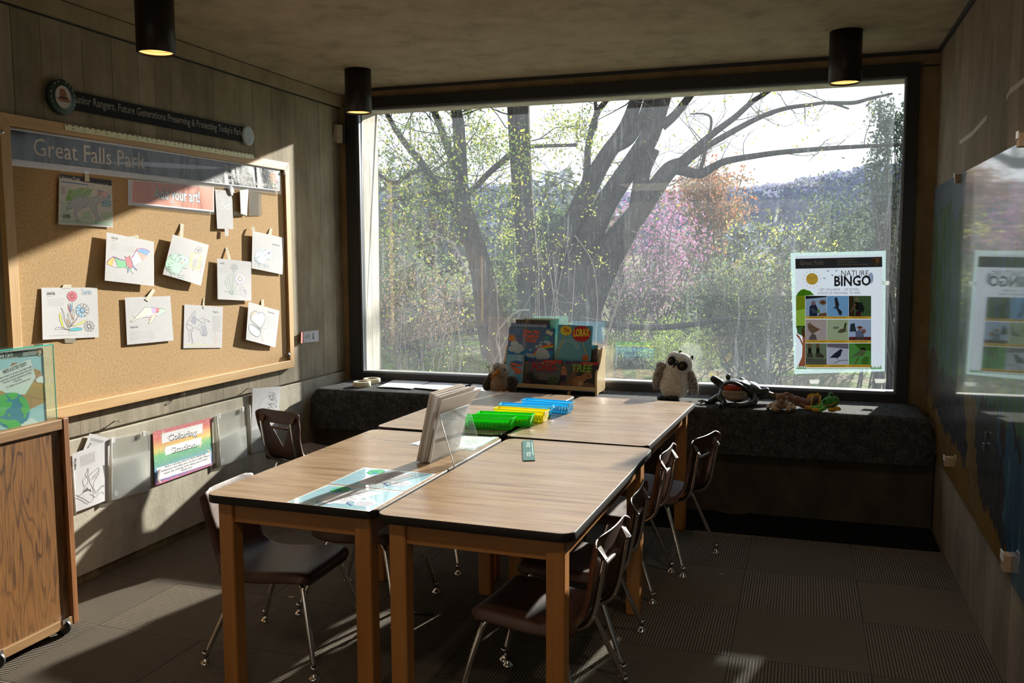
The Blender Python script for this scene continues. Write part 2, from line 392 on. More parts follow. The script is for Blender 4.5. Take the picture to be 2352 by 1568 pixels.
def quad_table(p, label):
    P = [at(a, b, 'z', TZ) for a, b in p]     # FL, FR, BR, BL
    c = sum(P, Vector())/4; ax = ((P[1]-P[0])+(P[2]-P[3]))/2; ay = ((P[3]-P[0])+(P[2]-P[1]))/2
    rz = math.atan2(-ay.x, ay.y)*.7+math.atan2(ax.y, ax.x)*.3
    return make_table((c.x, c.y, rz, ax.length-.004, ay.length-.004), label)
quad_table([(468, 1134), (862, 1177.5), (1154, 1005), (857, 984)], 'nearest left oak laminate table, holding the sign holder and blue placemats')
quad_table([(867, 1180), (1309, 1230), (1504, 1029), (1161, 1005)], 'nearest right oak laminate table, bare but for the short green ruler')
quad_table([(856, 979), (1150, 1000), (1321, 908), (1092, 896)], 'far left oak laminate table, between the dark plush bird and the sign holder')
quad_table([(1161, 1001), (1493, 1026), (1592, 925), (1332, 908)], 'far right oak laminate table, right of the blue baskets and before the owl')
# ------------------------------------------------------------------ chairs
def make_chair():
    root = empty('school_chair', (0, 0, 0), 'x', 'chair', 'brown plastic chairs pulled up around the tables')
    prof = bez([(.190, .336), (.196, .364), (.172, .384), (.08, .378), (-.06, .366), (-.15, .372), (-.195, .405), (-.215, .46), (-.232, .54), (-.245, .61), (-.256, .662), (-.262, .682)], 5)
    nv = len(prof)-1; nu = 26
    def width(v):
        k = [(0, .175), (.08, .198), (.3, .205), (.48, .192), (.58, .168), (.68, .168), (.8, .185), (.93, .192), (.97, .186), (1, .166)]
        for (a, wa), (b, wb) in zip(k, k[1:]):
            if v <= b: s_ = (v-a)/(b-a); s_ = s_*s_*(3-2*s_); return wa+(wb-wa)*s_
        return k[-1][1]
    def shell(u, v):
        i = min(int(v*nv), nv-1); f = v*nv-i; y = prof[i][0]*(1-f)+prof[i+1][0]*f; z = prof[i][1]*(1-f)+prof[i+1][1]*f
        ty = prof[i+1][0]-prof[i][0]; tz = prof[i+1][1]-prof[i][1]; l = math.hypot(ty, tz) or 1; ny, nz = -(-tz)/l*1, -ty/l
        ny, nz = (tz/l, -ty/l)            # towards the sitter
        s_ = remap((u-.5)*2, v); w_ = width(v)
        rim = max(0, (abs(s_)-.84)/.16)**1.6*(.040 if v < .5 else .030)*(1 if v < .86 else max(.25, 1-(v-.86)/.14*.75))
        dish = (s_*s_)*.016 if v > .5 else (s_*s_)*.010*min(1, v*4)
        d = dish-rim
        x = w_*(s_ if abs(s_) < .9 else math.copysign(.9+(abs(s_)-.9)*.55, s_))
        zz = z+nz*d
        if v > .9: zz -= (v-.9)/.1*.026*max(0, abs(s_)-.6)**2/.16
        return Vector((x, y+ny*d, zz))
    def remap(s_, v):
        sh = 4/13; a_ = abs(s_)
        if v < .50 or v > .92: return s_
        hw = .02+.46*(v-35/55)/(9/55) if 35/55 <= v <= 44/55 else (.02+(sh-.02)*(35/55-v)/(35/55-.5) if v < 35/55 else .48+(sh-.48)*(v-.8)/.12)
        b_ = a_/sh*hw if a_ < sh else hw+(a_-sh)/(1-sh)*(1-hw)
        return math.copysign(b_, s_)
    def hole(u, v):
        return 35/55 < v < 44/55 and abs(u-.5)*2 < 4/13
    MB_ = MB(); MB_.grid(shell, nu, nv, skip=hole)
    sh = MB_.build('shell', M['chair'], root, solid=.006, sub=1)
    def clip(sx):
        b = MB(); p = [(.104, -.236, .622), (.142, -.232, .626), (.140, -.272, .606), (.108, -.268, .602), (.110, -.244, .644), (.142, -.24, .650)]
        p = [(sx*x, y-.006, z) for x, y, z in p]
        b.add(p, [(0, 1, 2, 3), (4, 5, 2, 3), (0, 3, 4), (1, 2, 5)] if sx > 0 else [(3, 2, 1, 0), (3, 2, 5, 4), (4, 3, 0), (5, 2, 1)])
        return b.build('clip', M['chair'], root, solid=.004)
    clip(1); clip(-1)
    # ledge over the opening
    MB().box((-.080, -.262, .566), (.080, -.243, .582)).build('hand_grip', M['chair'], root, bevel=.007)
    r_ = .0105
    for sx in (-1, 1):
        up = bez([(sx*.125, -.268, .612), (sx*.124, -.254, .53), (sx*.122, -.234, .43), (sx*.12, -.205, .375), (sx*.118, -.15, .352), (sx*.12, -.05, .35)], 6)
        MB().tube(up, r_).build('back_tube', M['chrome'], root)
        fl = bez([(sx*.12, .0, .347), (sx*.125, .10, .349), (sx*.145, .15, .335), (sx*.165, .178, .27), (sx*.215, .238, .028)], 6)
        l = MB().tube(fl, r_).build('leg', M['chrome'], root)
        rl = bez([(sx*.12, .02, .345), (sx*.13, -.06, .345), (sx*.15, -.11, .325), (sx*.165, -.14, .27), (sx*.215, -.238, .028)], 6)
        l2 = MB().tube(rl, r_).build('leg', M['chrome'], root)
        for leg, yy in ((l, .238), (l2, -.238)):
            MB().lathe([(.009, .05), (.013, .048), (.013, .038), (.009, .034), (.009, .02), (.019, .008), (.022, .003), (.022, 0), (.0, 0)], (sx*.216, yy, 0), 16).build('glide', M['chrome'], leg)
    for yy in (.06, -.12): MB().tube([(-.12, yy, .350), (.12, yy, .350)], .008).build('seat_brace', M['chrome'], root)
    return root
proto = make_chair()
CH = [  # centre x, y, forward x, forward y, label
    (-1.965, 3.05, 1, .03, 'brown plastic chair at the near left corner, seat pushed under the table'),
    (-2.90, 4.56+.24, .24, .97, 'brown plastic chair turned with its back to the room, beside the hanging papers'),
    (-1.865, 3.58, 1, -.02, 'brown plastic chair wholly under the near left table, second from the front left leg'),
    (-1.845, 4.27, 1, -.02, 'brown plastic chair under the far left table, only chrome legs showing'),
    (-.845, 2.93, -.99, .11, 'nearest brown plastic chair on the right side, back lit reddish'),
    (-.85, 3.43, -1, -.01, 'second brown plastic chair on the right side, between the nearest chair and the table leg'),
    (-.845, 4.20, -1, .06, 'third brown plastic chair on the right side, just behind the middle table leg'),
    (-.696, 4.626, -.96, .285, 'farthest brown plastic chair on the right side, pulled out near the bench'),
]
for i, (x, y, fx, fy, lab) in enumerate(CH):
    o = proto if i == 0 else copy_tree(proto)
    o.location = (x, y, 0); o.rotation_euler.z = math.atan2(-fx, fy); o['label'] = lab
# ------------------------------------------------------------------ ceiling cylinders
def warm_baffle():
    a = N('lit_brass_baffle'); X = a.xyz(a.coord())
    r = a.math('MULTIPLY_ADD', a.math('SINE', a.math('MULTIPLY', X[2], 420)), .5, .5)
    col = a.ramp(r, [(0, (.45, .27, .12)), (1, (.85, .6, .34))]); a.bsdf(col, .4, .3); return a.m
M['baffle'] = warm_baffle()
_b = N('warm_lamp'); _e = _b.n('Emission', {'Color': (1, .62, .28), 'Strength': 2.2}); _b.t.links.new(_e.outputs[0], _b.out.inputs[0]); M['bulb'] = _b.m
DL = [(-2.90, 3.545, 'dark cylinder downlight on the ceiling, nearest, above the cork board'),
      (-2.83, 5.41, 'dark cylinder downlight on the ceiling, at the left top corner of the window'),
      (.19, 5.385, 'dark cylinder downlight on the ceiling, at the right end of the window')]
def make_dl():
    t = empty('ceiling_downlight', (0, 0, HZ), 'x', 'ceiling light', 'cylinder downlights')
    r = .087
    MB().lathe([(0.0001, 0), (r, 0), (r, -.278), (r-.006, -.281), (r-.011, -.276), (r-.011, -.05), (0.0001, -.05)], seg=48).build('cylinder_body', M['bronze'], t)
    MB().lathe([(r-.012, -.272), (r-.013, -.22), (r-.03, -.14)], seg=48).build('baffle', M['baffle'], t)
    MB().lathe([(r-.031, -.139), (.0001, -.139)], seg=32).build('lamp', M['bulb'], t)
    return t
dl = make_dl()
for i, (x, y, lab) in enumerate(DL):
    o = dl if i == 0 else copy_tree(dl)
    o.location = (x, y, HZ); o['label'] = lab
    l = bpy.data.lights.new('downlight_lamp', 'SPOT'); l.energy = 5; l.color = (1, .7, .4); l.spot_size = 1.5; l.shadow_soft_size = .03
    lo_ = bpy.data.objects.new('downlight_lamp', l); COL.objects.link(lo_); lo_.location = (x, y, HZ-.16)
# ================================================================== printed and drawn sheets
_ink = {}
def ink(c, rough=.7, coat=0):
    k = (tuple(round(x, 3) for x in c), rough, coat)
    if k not in _ink:
        m = bpy.data.materials.new('ink_%02x%02x%02x' % tuple(int(min(1, x)**.4545*255) for x in c)); m.use_nodes = True
        b = m.node_tree.nodes['Principled BSDF']; b.inputs['Base Color'].default_value = (*c, 1)
        b.inputs['Roughness'].default_value = rough; b.inputs['Coat Weight'].default_value = coat; _ink[k] = m
    return _ink[k]
def inkt(c):
    k = (tuple(round(x, 3) for x in c), 'T')
    if k not in _ink: _ink[k] = paper('backlit_ink_%02x%02x%02x' % tuple(int(min(1, x)**.4545*255) for x in c), tuple(min(1, x**.68) for x in c), 1.0)
    return _ink[k]
def hx(s):
    f = lambda v: v/12.92 if v <= .04045 else ((v+.055)/1.055)**2.4
    return tuple(f(int(s[i:i+2], 16)/255) for i in (0, 2, 4))
BLACK, WHITE, GREY, LGREY = (.012, .012, .012), (.74, .74, .75), (.12, .12, .13), (.42, .42, .44)
def paper(name, c=(.75, .75, .78), tr=.35):
    a = N(name); co = a.coord(); n_ = a.noise(co, 26, 3)
    d = a.n('BsdfDiffuse', {'Color': a.ramp(n_, [(.3, tuple(x*.95 for x in c)), (.7, c)])}); t = a.n('BsdfTranslucent', {'Color': tuple(x*.9 for x in c)})
    x = a.n('MixShader', {0: tr*.5, 1: d.outputs[0], 2: t.outputs[0]}); a.t.links.new(x.outputs[0], a.out.inputs[0]); return a.m
M['paper'] = paper('white_paper'); M['tape'] = paper('cream_masking_tape', (.72, .69, .58), .3)
M['card'] = paper('plain_card', (.68, .68, .71), .1)
def film(name, dirt, rough=.12, col=(.8, .84, .86), tint=(.97, .98, .98)):
    return glass(name, tint, rough, lambda a: dirt, col)
M['laminate_film'] = film('clear_laminate_film', .06, .14)
M['pocket_film'] = film('cloudy_plastic_pocket', .30, .2, (.97, .98, .98))
M['acrylic'] = film('clear_acrylic', .05, .03, (.85, .87, .88)); M['acrylic_edge'] = plain('lit_acrylic_edge', (.75, .8, .8), .3)
def _font_mesh(txt, bold=0, shear=0, space=1):
    cu = bpy.data.curves.new('text', 'FONT'); cu.body = txt; cu.resolution_u = 2; cu.offset = bold; cu.shear = shear
    cu.space_character = space; cu.align_x = 'LEFT'
    ob = bpy.data.objects.new('text', cu); COL.objects.link(ob)
    bpy.context.view_layer.update(); dg = bpy.context.evaluated_depsgraph_get()
    me = bpy.data.meshes.new_from_object(ob.evaluated_get(dg)); vs = [(v.co.x, v.co.y) for v in me.vertices]; fs = [tuple(p.vertices) for p in me.polygons]
    bpy.data.objects.remove(ob); bpy.data.curves.remove(cu); bpy.data.meshes.remove(me)
    return vs, fs
class Sheet:
    """a sheet (or any face) given by 4 corners TL TR BR BL; art is laid on it in u,v (0..1, v down)"""
    def __init__(s, corners, n=None, bulge=0, pix=None, layer=.00012, origin=None):
        s.c = [Vector(p) for p in corners]; s.bulge = bulge; s.layer = layer; s.art = MB(); s.mats = []; s.lay = 1; s.k = 0
        s.w = ((s.c[1]-s.c[0]).length+(s.c[2]-s.c[3]).length)/2; s.h = ((s.c[3]-s.c[0]).length+(s.c[2]-s.c[1]).length)/2
        s.n = Vector(n).normalized() if n else (s.c[3]-s.c[0]).cross(s.c[1]-s.c[0]).normalized()
        s.pix = pix
        if pix: s.H = s._hom(pix)
        s.ox = s.oy = 0; s.sc = 1; s.o = Vector(origin) if origin else sum(s.c, Vector())/4
    def _hom(s, P):
        import numpy as np
        A = []; b = []
        for (x, y), (u, v) in zip(P, ((0, 0), (1, 0), (1, 1), (0, 1))):
            A += [[x, y, 1, 0, 0, 0, -u*x, -u*y], [0, 0, 0, x, y, 1, -v*x, -v*y]]; b += [u, v]
        return list(np.linalg.solve(np.array(A, float), np.array(b, float)))+[1]
    def crop(s, ox, oy, sc): s.ox, s.oy, s.sc = ox, oy, sc; return s
    def uv(s, p):
        if not s.pix: return p
        x, y = s.ox+p[0]*s.sc, s.oy+p[1]*s.sc; h = s.H; w_ = h[6]*x+h[7]*y+1
        return ((h[0]*x+h[1]*y+h[2])/w_, (h[3]*x+h[4]*y+h[5])/w_)
    def P(s, u, v, off=0):
        a = s.c[0]*(1-u)*(1-v)+s.c[1]*u*(1-v)+s.c[2]*u*v+s.c[3]*(1-u)*v
        uu, vv = min(max(u, 0), 1), min(max(v, 0), 1)
        return a+s.n*(off+s.bulge*4*uu*(1-uu)*(.35+.65*vv)) - s.o
    trans = False
    def mi(s, c):
        m = c if isinstance(c, bpy.types.Material) else (inkt(c) if s.trans else ink(c))
        if m not in s.mats: s.mats.append(m)
        return s.mats.index(m)
    def tri(s, a, b, c, m, off, d=0):
        if d < 9 and s.bulge:
            L = [((a[0]-b[0])**2+(a[1]-b[1])**2, a, b, c), ((b[0]-c[0])**2+(b[1]-c[1])**2, b, c, a), ((c[0]-a[0])**2+(c[1]-a[1])**2, c, a, b)]
            l, p, q, r_ = max(L, key=lambda t: t[0])
            if l > .005:
                mid = ((p[0]+q[0])/2, (p[1]+q[1])/2); s.tri(p, mid, r_, m, off, d+1); s.tri(mid, q, r_, m, off, d+1); return
        s.art.add([s.P(*a, off), s.P(*b, off), s.P(*c, off)], [(0, 1, 2)], m)
    def poly(s, pts, c, lay=None, raw=False, smooth=0):
        if smooth: pts = [(p.x, p.y) for p in bez(list(pts)+[pts[0]], smooth)][:-1]
        q = pts if raw or not s.pix else [s.uv(p) for p in pts]
        s.k += 1; m = s.mi(c); off = s.layer*((lay or s.lay)+.04*(s.k % 24))
        for t in geometry.tessellate_polygon([[Vector((x, y, 0)) for x, y in q]]): s.tri(q[t[0]], q[t[1]], q[t[2]], m, off)
        return s
    def rect(s, u0, v0, u1, v1, c, lay=None): return s.poly([(u0, v0), (u1, v0), (u1, v1), (u0, v1)], c, lay, True)
    def line(s, pts, w_, c, lay=None, raw=False, smooth=0, close=False):
        if close: pts = list(pts)+[pts[0]]
        if smooth: pts = [(p.x, p.y) for p in bez(pts, smooth)]
        q = pts if raw or not s.pix else [s.uv(p) for p in pts]
        s.k += 1; m = s.mi(c); off = s.layer*((lay or s.lay+1)+.04*(s.k % 24)); a = w_/2; vs = []
        for i, p in enumerate(q):
            p0, p1 = q[max(i-1, 0)], q[min(i+1, len(q)-1)]; dx, dy = (p1[0]-p0[0])*s.w, (p1[1]-p0[1])*s.h; l = math.hypot(dx, dy) or 1
            nx, ny = -dy/l*a/s.w, dx/l*a/s.h; vs += [s.P(p[0]+nx, p[1]+ny, off), s.P(p[0]-nx, p[1]-ny, off)]
        s.art.add(vs, [(2*i, 2*i+1, 2*i+3, 2*i+2) for i in range(len(q)-1)], m); return s
    def ell(s, cu, cv, ru, rv, c, lay=None, n=28, rot=0, raw=False):
        return s.poly([(cu+ru*math.cos(t)*math.cos(rot)-rv*math.sin(t)*math.sin(rot), cv+ru*math.cos(t)*math.sin(rot)+rv*math.sin(t)*math.cos(rot)) for t in (2*math.pi*k/n for k in range(n))], c, lay, raw)
    def text(s, txt, u, v, size, c, width=None, lay=None, bold=0, shear=0, rot=0, align='L', space=1, serif=False):
        """baseline starts at u,v (sheet units); size = letter height em in metres; width squeezes to a fraction of the sheet"""
        vs, fs = _font_mesh(txt, bold, shear, space)
        if not vs: return s
        x0 = min(p[0] for p in vs); x1 = max(p[0] for p in vs)
        if serif:
            # slab feet under and over upright strokes
            base = sorted({round(p[0], 2) for p in vs if abs(p[1]) < .01}) ; tops = {round(p[0], 2) for p in vs if abs(p[1]-.70) < .035}
            k = 0
            while k < len(base)-1:
                if .04 < base[k+1]-base[k] < .16:
                    for y_ in (0,):
                        b = len(vs); a_, b_ = base[k]-(.03 if y_ else .055), base[k+1]+(.03 if y_ else .055)
                        if y_ and not (base[k] in tops or base[k+1] in tops): continue
                        vs += [(a_, y_), (b_, y_), (b_, y_+.035), (a_, y_+.035)]; fs.append((b, b+1, b+2, b+3))
                    k += 2
                else: k += 1
        sx = size
        if width: sx = width*s.w/(x1-x0)
        off_ = {'L': 0, 'C': (x1-x0)/2, 'R': x1-x0}[align]
        m = s.mi(c); off = s.layer*(lay or s.lay+2); cr_, sr_ = math.cos(rot), math.sin(rot); out = []
        for x, y in vs:
            X, Y = (x-x0-off_)*sx, -y*size
            out.append(s.P(u+(X*cr_-Y*sr_)/s.w, v+(X*sr_+Y*cr_)/s.h, off))
        s.art.add(out, fs, m); return s
    def rows(s, u0, v0, u1, v1, n_, c=LGREY, w_=.0012, seed=1, vert=False):
        q = random.Random(seed)
        for k in range(n_):
            t = (k+.5)/n_
            if vert:
                uu = u0+(u1-u0)*t; s.line([(uu, v1), (uu, v0+(v1-v0)*q.uniform(0, .12))], w_, c, raw=True)
            else:
                vv = v0+(v1-v0)*t; s.line([(u0, vv), (u1-(u1-u0)*q.uniform(0, .18), vv)], w_, c, raw=True)
        return s
    def hatch(s, pts, c, n_=14, w_=.0016, ang=.6, seed=3, lay=None):
        """crayon strokes filling a polygon given in crop pixels"""
        q = random.Random(seed); xs = [p[0] for p in pts]; ys = [p[1] for p in pts]
        cx, cy = (min(xs)+max(xs))/2, (min(ys)+max(ys))/2; R_ = math.hypot(max(xs)-min(xs), max(ys)-min(ys))/2; ca, sa = math.cos(ang), math.sin(ang)
        for k in range(n_):
            d = (k+.5)/n_*2-1; d *= R_; hits = []
            ox_, oy_ = cx-sa*d, cy+ca*d
            for i in range(len(pts)):
                (x1, y1), (x2, y2) = pts[i], pts[(i+1) % len(pts)]; ex, ey = x2-x1, y2-y1; den = ca*ey-sa*ex
                if abs(den) < 1e-9: continue
                t = ((x1-ox_)*ey-(y1-oy_)*ex)/den; w1 = ((x1-ox_)*sa-(y1-oy_)*ca)/den
                if 0 <= w1 <= 1: hits.append(t)
            hits.sort()
            for a, b in zip(hits[::2], hits[1::2]):
                j = R_*.05; a += q.uniform(-j, j); b += q.uniform(-j, j)
                s.line([(ox_+ca*a, oy_+sa*a), (ox_+ca*b+q.uniform(-j, j), oy_+sa*b+q.uniform(-j, j))], w_, c, lay)
        return s
    def body(s, name, mat, root, nu=10, nv=10, thick=.0003):
        if s.bulge: nu, nv = max(nu, 20), max(nv, 20)
        b = MB(); b.keep = 1
        f = s.P
        vs = [f(i/nu, j/nv) for j in range(nv+1) for i in range(nu+1)]; k = len(vs)
        vs += [f(i/nu, j/nv, -thick) for j in range(nv+1) for i in range(nu+1)]
        q = lambda i, j: j*(nu+1)+i
        fs = [(q(i, j), q(i, j+1), q(i+1, j+1), q(i+1, j)) for j in range(nv) for i in range(nu)]
        fs += [(k+q(i, j), k+q(i+1, j), k+q(i+1, j+1), k+q(i, j+1)) for j in range(nv) for i in range(nu)]
        rim = [q(i, 0) for i in range(nu)]+[q(nu, j) for j in range(nv)]+[q(i, nv) for i in range(nu, 0, -1)]+[q(0, j) for j in range(nv, 0, -1)]
        for a, b_ in zip(rim, rim[1:]+rim[:1]): fs.append((a, b_, k+b_, k+a))
        b.add(vs, fs, 0, True)
        for i in range(2*nu*nv, len(fs)): b.sm[i] = False
        o = b.build(name, mat, root); e_ = o.modifiers.new('split', 'EDGE_SPLIT'); e_.split_angle = .9
        return o
    def ink_obj(s, name, root):
        if not s.art.v: return None
        s.art.keep = 1; me = bpy.data.meshes.new(name); me.from_pydata(s.art.v, [], s.art.f)
        for m in s.mats: me.materials.append(m)
        me.polygons.foreach_set('material_index', s.art.m); me.update()
        o = bpy.data.objects.new(name, me); COL.objects.link(o); o.parent = root; return o
def tp(s, txt, x, y, x2, y2, size, c, **k):
    """text between two crop-pixel points"""
    (u, v), (u2, v2) = s.uv((x, y)), s.uv((x2, y2)); s.text(txt, u, v, size, c, width=math.hypot((u2-u), (v2-v)*s.h/s.w), rot=math.atan2((v2-v)*s.h, (u2-u)*s.w), **k)
def wall_sheet(name, px, lifts, label, cat, ax='x', val=None, mat=None, bulge=0, group=None, art='printing', body='paper', thick=.0003, flip=1):
    if val is None: val = LX+.0125; lifts = [l*.42 for l in lifts]; bulge *= .5
    elif ax == 'x': lifts = [l*.6 for l in lifts]; bulge *= .6
    C_ = [at(p[0], p[1], ax, val+l*flip) for p, l in zip(px, lifts)]
    sh = Sheet(C_, bulge=bulge, pix=px); root = empty(name, sh.o, label, cat, group); sh.root = root
    sh.body(body, mat or M['paper'], root, thick=thick); sh.artname = art
    return sh
def done(sh): sh.ink_obj(sh.artname, sh.root)
def tape(sh, px, lifts=(.002, .002, .002, .002), mat=None, val=None):
    """a strip of masking tape, corners in crop pixels"""
    if val is None: val = LX+.0125; lifts = [l*.42+.0006 for l in lifts]
    C_ = [at(sh.ox+p[0]*sh.sc, sh.oy+p[1]*sh.sc, 'x', val+l) for p, l in zip(px, lifts)]
    t = Sheet(C_, origin=sh.o); o = t.body('tape', mat or M['tape'], sh.root, 4, 4, .0002); return o
# ------------------------------------------------------------------ cork board
def cork():
    a = N('cork'); co = a.coord(); f = a.noise(co, 330, 3, .7); g = a.noise(co, 90, 2); b = a.noise(co, 1.6, 2)
    v = a.math('ADD', a.math('MULTIPLY', f, .6), a.math('MULTIPLY', g, .4))
    col = a.ramp(v, [(.30, (.26, .14, .055)), (.45, (.52, .345, .175)), (.62, (.62, .44, .24)), (.75, (.76, .60, .38))])
    col = a.mix(.35, col, a.mix(1, col, a.ramp(b, [(.3, (.82, .8, .78)), (.7, (1.05, 1.03, 1))]), 'MULTIPLY'))
    a.bsdf(a.mix(1, col, (.86, .83, .80), 'MULTIPLY'), .9, 0, a.bump(f, .0003), spec=.2); return a.m
M['cork'] = cork()
CYL, CYR = at(8, 640, 'x', LX).y, 5.284
CZB, CZT, FWD = .8413, 2.2148, .052
cb = empty('cork_board', (LX, (CYL+CYR)/2, (CZB+CZT)/2), 'large oak framed cork notice board on the left concrete wall', 'notice board')
rel(MB().box((LX, CYL+.02, CZB+.02), (LX+.012, CYR-.02, CZT-.02)).build('cork_panel', M['cork'], cb), cb)
x0, x1 = LX, LX+.030
for pts, m in (([(CYL, CZT), (CYR, CZT), (CYR-FWD, CZT-FWD), (CYL+FWD, CZT-FWD)], 'oak_frame'), ([(CYL, CZB), (CYL+FWD, CZB+FWD), (CYR-FWD, CZB+FWD), (CYR, CZB)], 'oak_frame'),
               ([(CYL, CZB), (CYL, CZT), (CYL+FWD, CZT-FWD), (CYL+FWD, CZB+FWD)], 'oak_frame_v'), ([(CYR, CZB), (CYR-FWD, CZB+FWD), (CYR-FWD, CZT-FWD), (CYR, CZT)], 'oak_frame_v')):
    Mx = Matrix(((0, 0, 1, 0), (1, 0, 0, 0), (0, 1, 0, 0), (0, 0, 0, 1)))
    rel(MB().prism(pts, x0, x1, M=Mx).build('frame_rail', M[m], cb, bevel=.002), cb)
Mrx = Matrix.Rotation(math.pi/2, 4, 'Y')
for px, py in ((5, 303), (653, 396), (664, 815)):
    p = at(px, py, 'x', x1)
    rel(MB().lathe([(.0001, .006), (.007, .005), (.010, .002), (.011, 0), (.015, 0), (.015, -.002)], p, 16, M=Mrx).build('bolt', M['chrome'], cb), cb)
# drawings ---------------------------------------------------------
PAP = 'childrens drawings taped to the cork board'
def crayon(s): return hx(s)
s = wall_sheet('coloring_page', [(136, 401), (257, 414), (260, 522), (134, 515)], (.025, .02, .02, .035), 'colouring page of a grey coyote in green grass, top left of the cork board', 'drawing', bulge=-.008, group=PAP)
s.crop(100, 380, .1913)
s.poly([(192, 103), (818, 178), (818, 242), (200, 148)], hx('2c3038'))
s.text('National Trails', .05, .105, .030, WHITE, width=.33, bold=.01, lay=4).text('Color the Trails', .72, .115, .014, LGREY, width=.2, lay=4)
s.hatch([(225, 170), (400, 180), (800, 320), (790, 330), (470, 245), (230, 235)], hx('4a78c0'), 12, .004, .12)
s.hatch([(700, 300), (800, 340), (810, 500), (700, 480)], hx('4fa3c4'), 12, .004, -.25, 5)
s.hatch([(265, 420), (300, 290), (500, 260), (600, 290), (560, 360), (420, 370), (300, 425)], hx('5fae5a'), 22, .004, -.95, 6)
s.hatch([(265, 420), (290, 310), (340, 300), (330, 420)], hx('9ab54c'), 8, .004, -1.1, 7)
s.hatch([(210, 250), (260, 250), (255, 350), (215, 340)], hx('a88cc0'), 8, .003, -1.2, 8)
s.hatch([(210, 420), (300, 440), (380, 640), (820, 660), (820, 730), (200, 690)], hx('7fbf8a'), 26, .0025, .1, 9)
s.hatch([(470, 560), (560, 520), (600, 640), (450, 650)], hx('7fbf8a'), 14, .003, -1.1, 10)
s.hatch([(690, 560), (820, 540), (820, 660), (690, 650)], hx('8cc595'), 12, .003, -1.1, 11)
wolf = [(275, 535), (300, 450), (390, 380), (460, 365), (560, 380), (650, 365), (660, 310), (690, 300), (700, 350), (730, 380), (725, 430), (680, 440), (640, 480), (650, 560), (680, 640), (650, 690), (620, 680), (640, 640), (575, 520), (560, 480), (480, 500), (430, 540), (400, 560), (410, 620), (445, 660), (415, 670), (385, 630), (370, 540), (390, 490), (350, 510)]
s.poly(wolf, hx('b4bcc6'), lay=3, smooth=2).line(wolf, .0022, hx('8a8c96'), lay=4, smooth=3, close=True)
s.hatch(wolf, hx('8fa0b8'), 16, .002, -.8, 12, lay=5); s.ell(735, 350, 38, 42, hx('d9b4c8'), lay=3)
s.poly([(655, 340), (668, 300), (690, 310), (680, 360)], hx('c9a888'), lay=5)
s.text('COYOTE', .075, .865, .024, BLACK, width=.125, bold=.03, lay=6)
s.crop(0, 150, .29979); tape(s, [(645, 808), (680, 808), (686, 890), (650, 888)], (.003, .003, .028, .028)); done(s)
s = wall_sheet('coloring_page', [(245, 533), (353.5, 555), (354, 657), (240.6, 644)], (.045, .03, .05, .06), 'colouring page of a bat with rainbow wings, directly under the grey coyote page', 'drawing', bulge=.004, group=PAP)
s.crop(100, 380, .1913)
s.text('Indiana Bat', .10, .11, .016, BLACK, width=.13).text('Endangered', .10, .155, .012, LGREY, width=.08).rows(.1, .19, .6, .34, 8)
for p, c in (([(760, 1175), (790, 1110), (850, 1100), (820, 1205)], 'f0b245'), ([(850, 1100), (820, 1205), (890, 1222), (885, 1180)], 'e8b8bc'), ([(850, 1100), (890, 1222), (985, 1215), (1000, 1230), (985, 1135), (920, 1130)], '66b884'),
             ([(1000, 1230), (985, 1200), (1055, 1245), (1080, 1298), (1040, 1255)], '8fcf9c'), ([(1055, 1245), (1080, 1298), (1090, 1210), (1070, 1205)], 'cfc9d6'), ([(1050, 1110), (1120, 1020), (1185, 1140), (1130, 1170), (1090, 1215)], 'd5d3ea'), ([(1120, 1020), (1185, 1140), (1235, 1075)], 'e59c8c'), ([(1120, 1020), (1170, 995), (1235, 1000), (1278, 1028), (1235, 1075)], '5b90cc'),
             ([(985, 1095), (1040, 1085), (1040, 1125), (1055, 1130), (1070, 1205), (1040, 1232), (1000, 1190), (985, 1135)], 'd25f6e')):
    s.poly(p, hx(c), lay=2).line(p, .0010, hx('55506a'), lay=4, close=True)
s.line([(765, 1150), (835, 1090), (900, 1110), (985, 1135)], .004, hx('9c5a9c'), lay=5, smooth=3).line([(1045, 1115), (1080, 1080), (1125, 1000), (1200, 992), (1275, 1025)], .004, hx('b86a9a'), lay=5, smooth=3)
for p in ([(975, 1078), (990, 1110)], [(1038, 1074), (1030, 1105)], [(835, 1078), (850, 1100)], [(1125, 990), (1122, 1020)]): s.line(p, .003, hx('8a4a60'), lay=5)
for p in ([(1020, 1225), (1012, 1283)], [(1072, 1208), (1125, 1252)]): s.line(p, .006, hx('3f6a9c'), lay=5)
s.rows(.3, .93, .8, .95, 1); tape(s, [(925, 872), (1140, 830), (1145, 875), (935, 920)], (.038, .036, .036, .038)); done(s)
s = wall_sheet('coloring_page', [(397, 538), (479.6, 562.6), (461.4, 656), (374, 630)], (.05, .02, .05, .06), 'colouring page of a green frog with its corner text crayoned yellow, curling off the board', 'drawing', bulge=.012, group=PAP)
s.crop(360, 400, .1913)
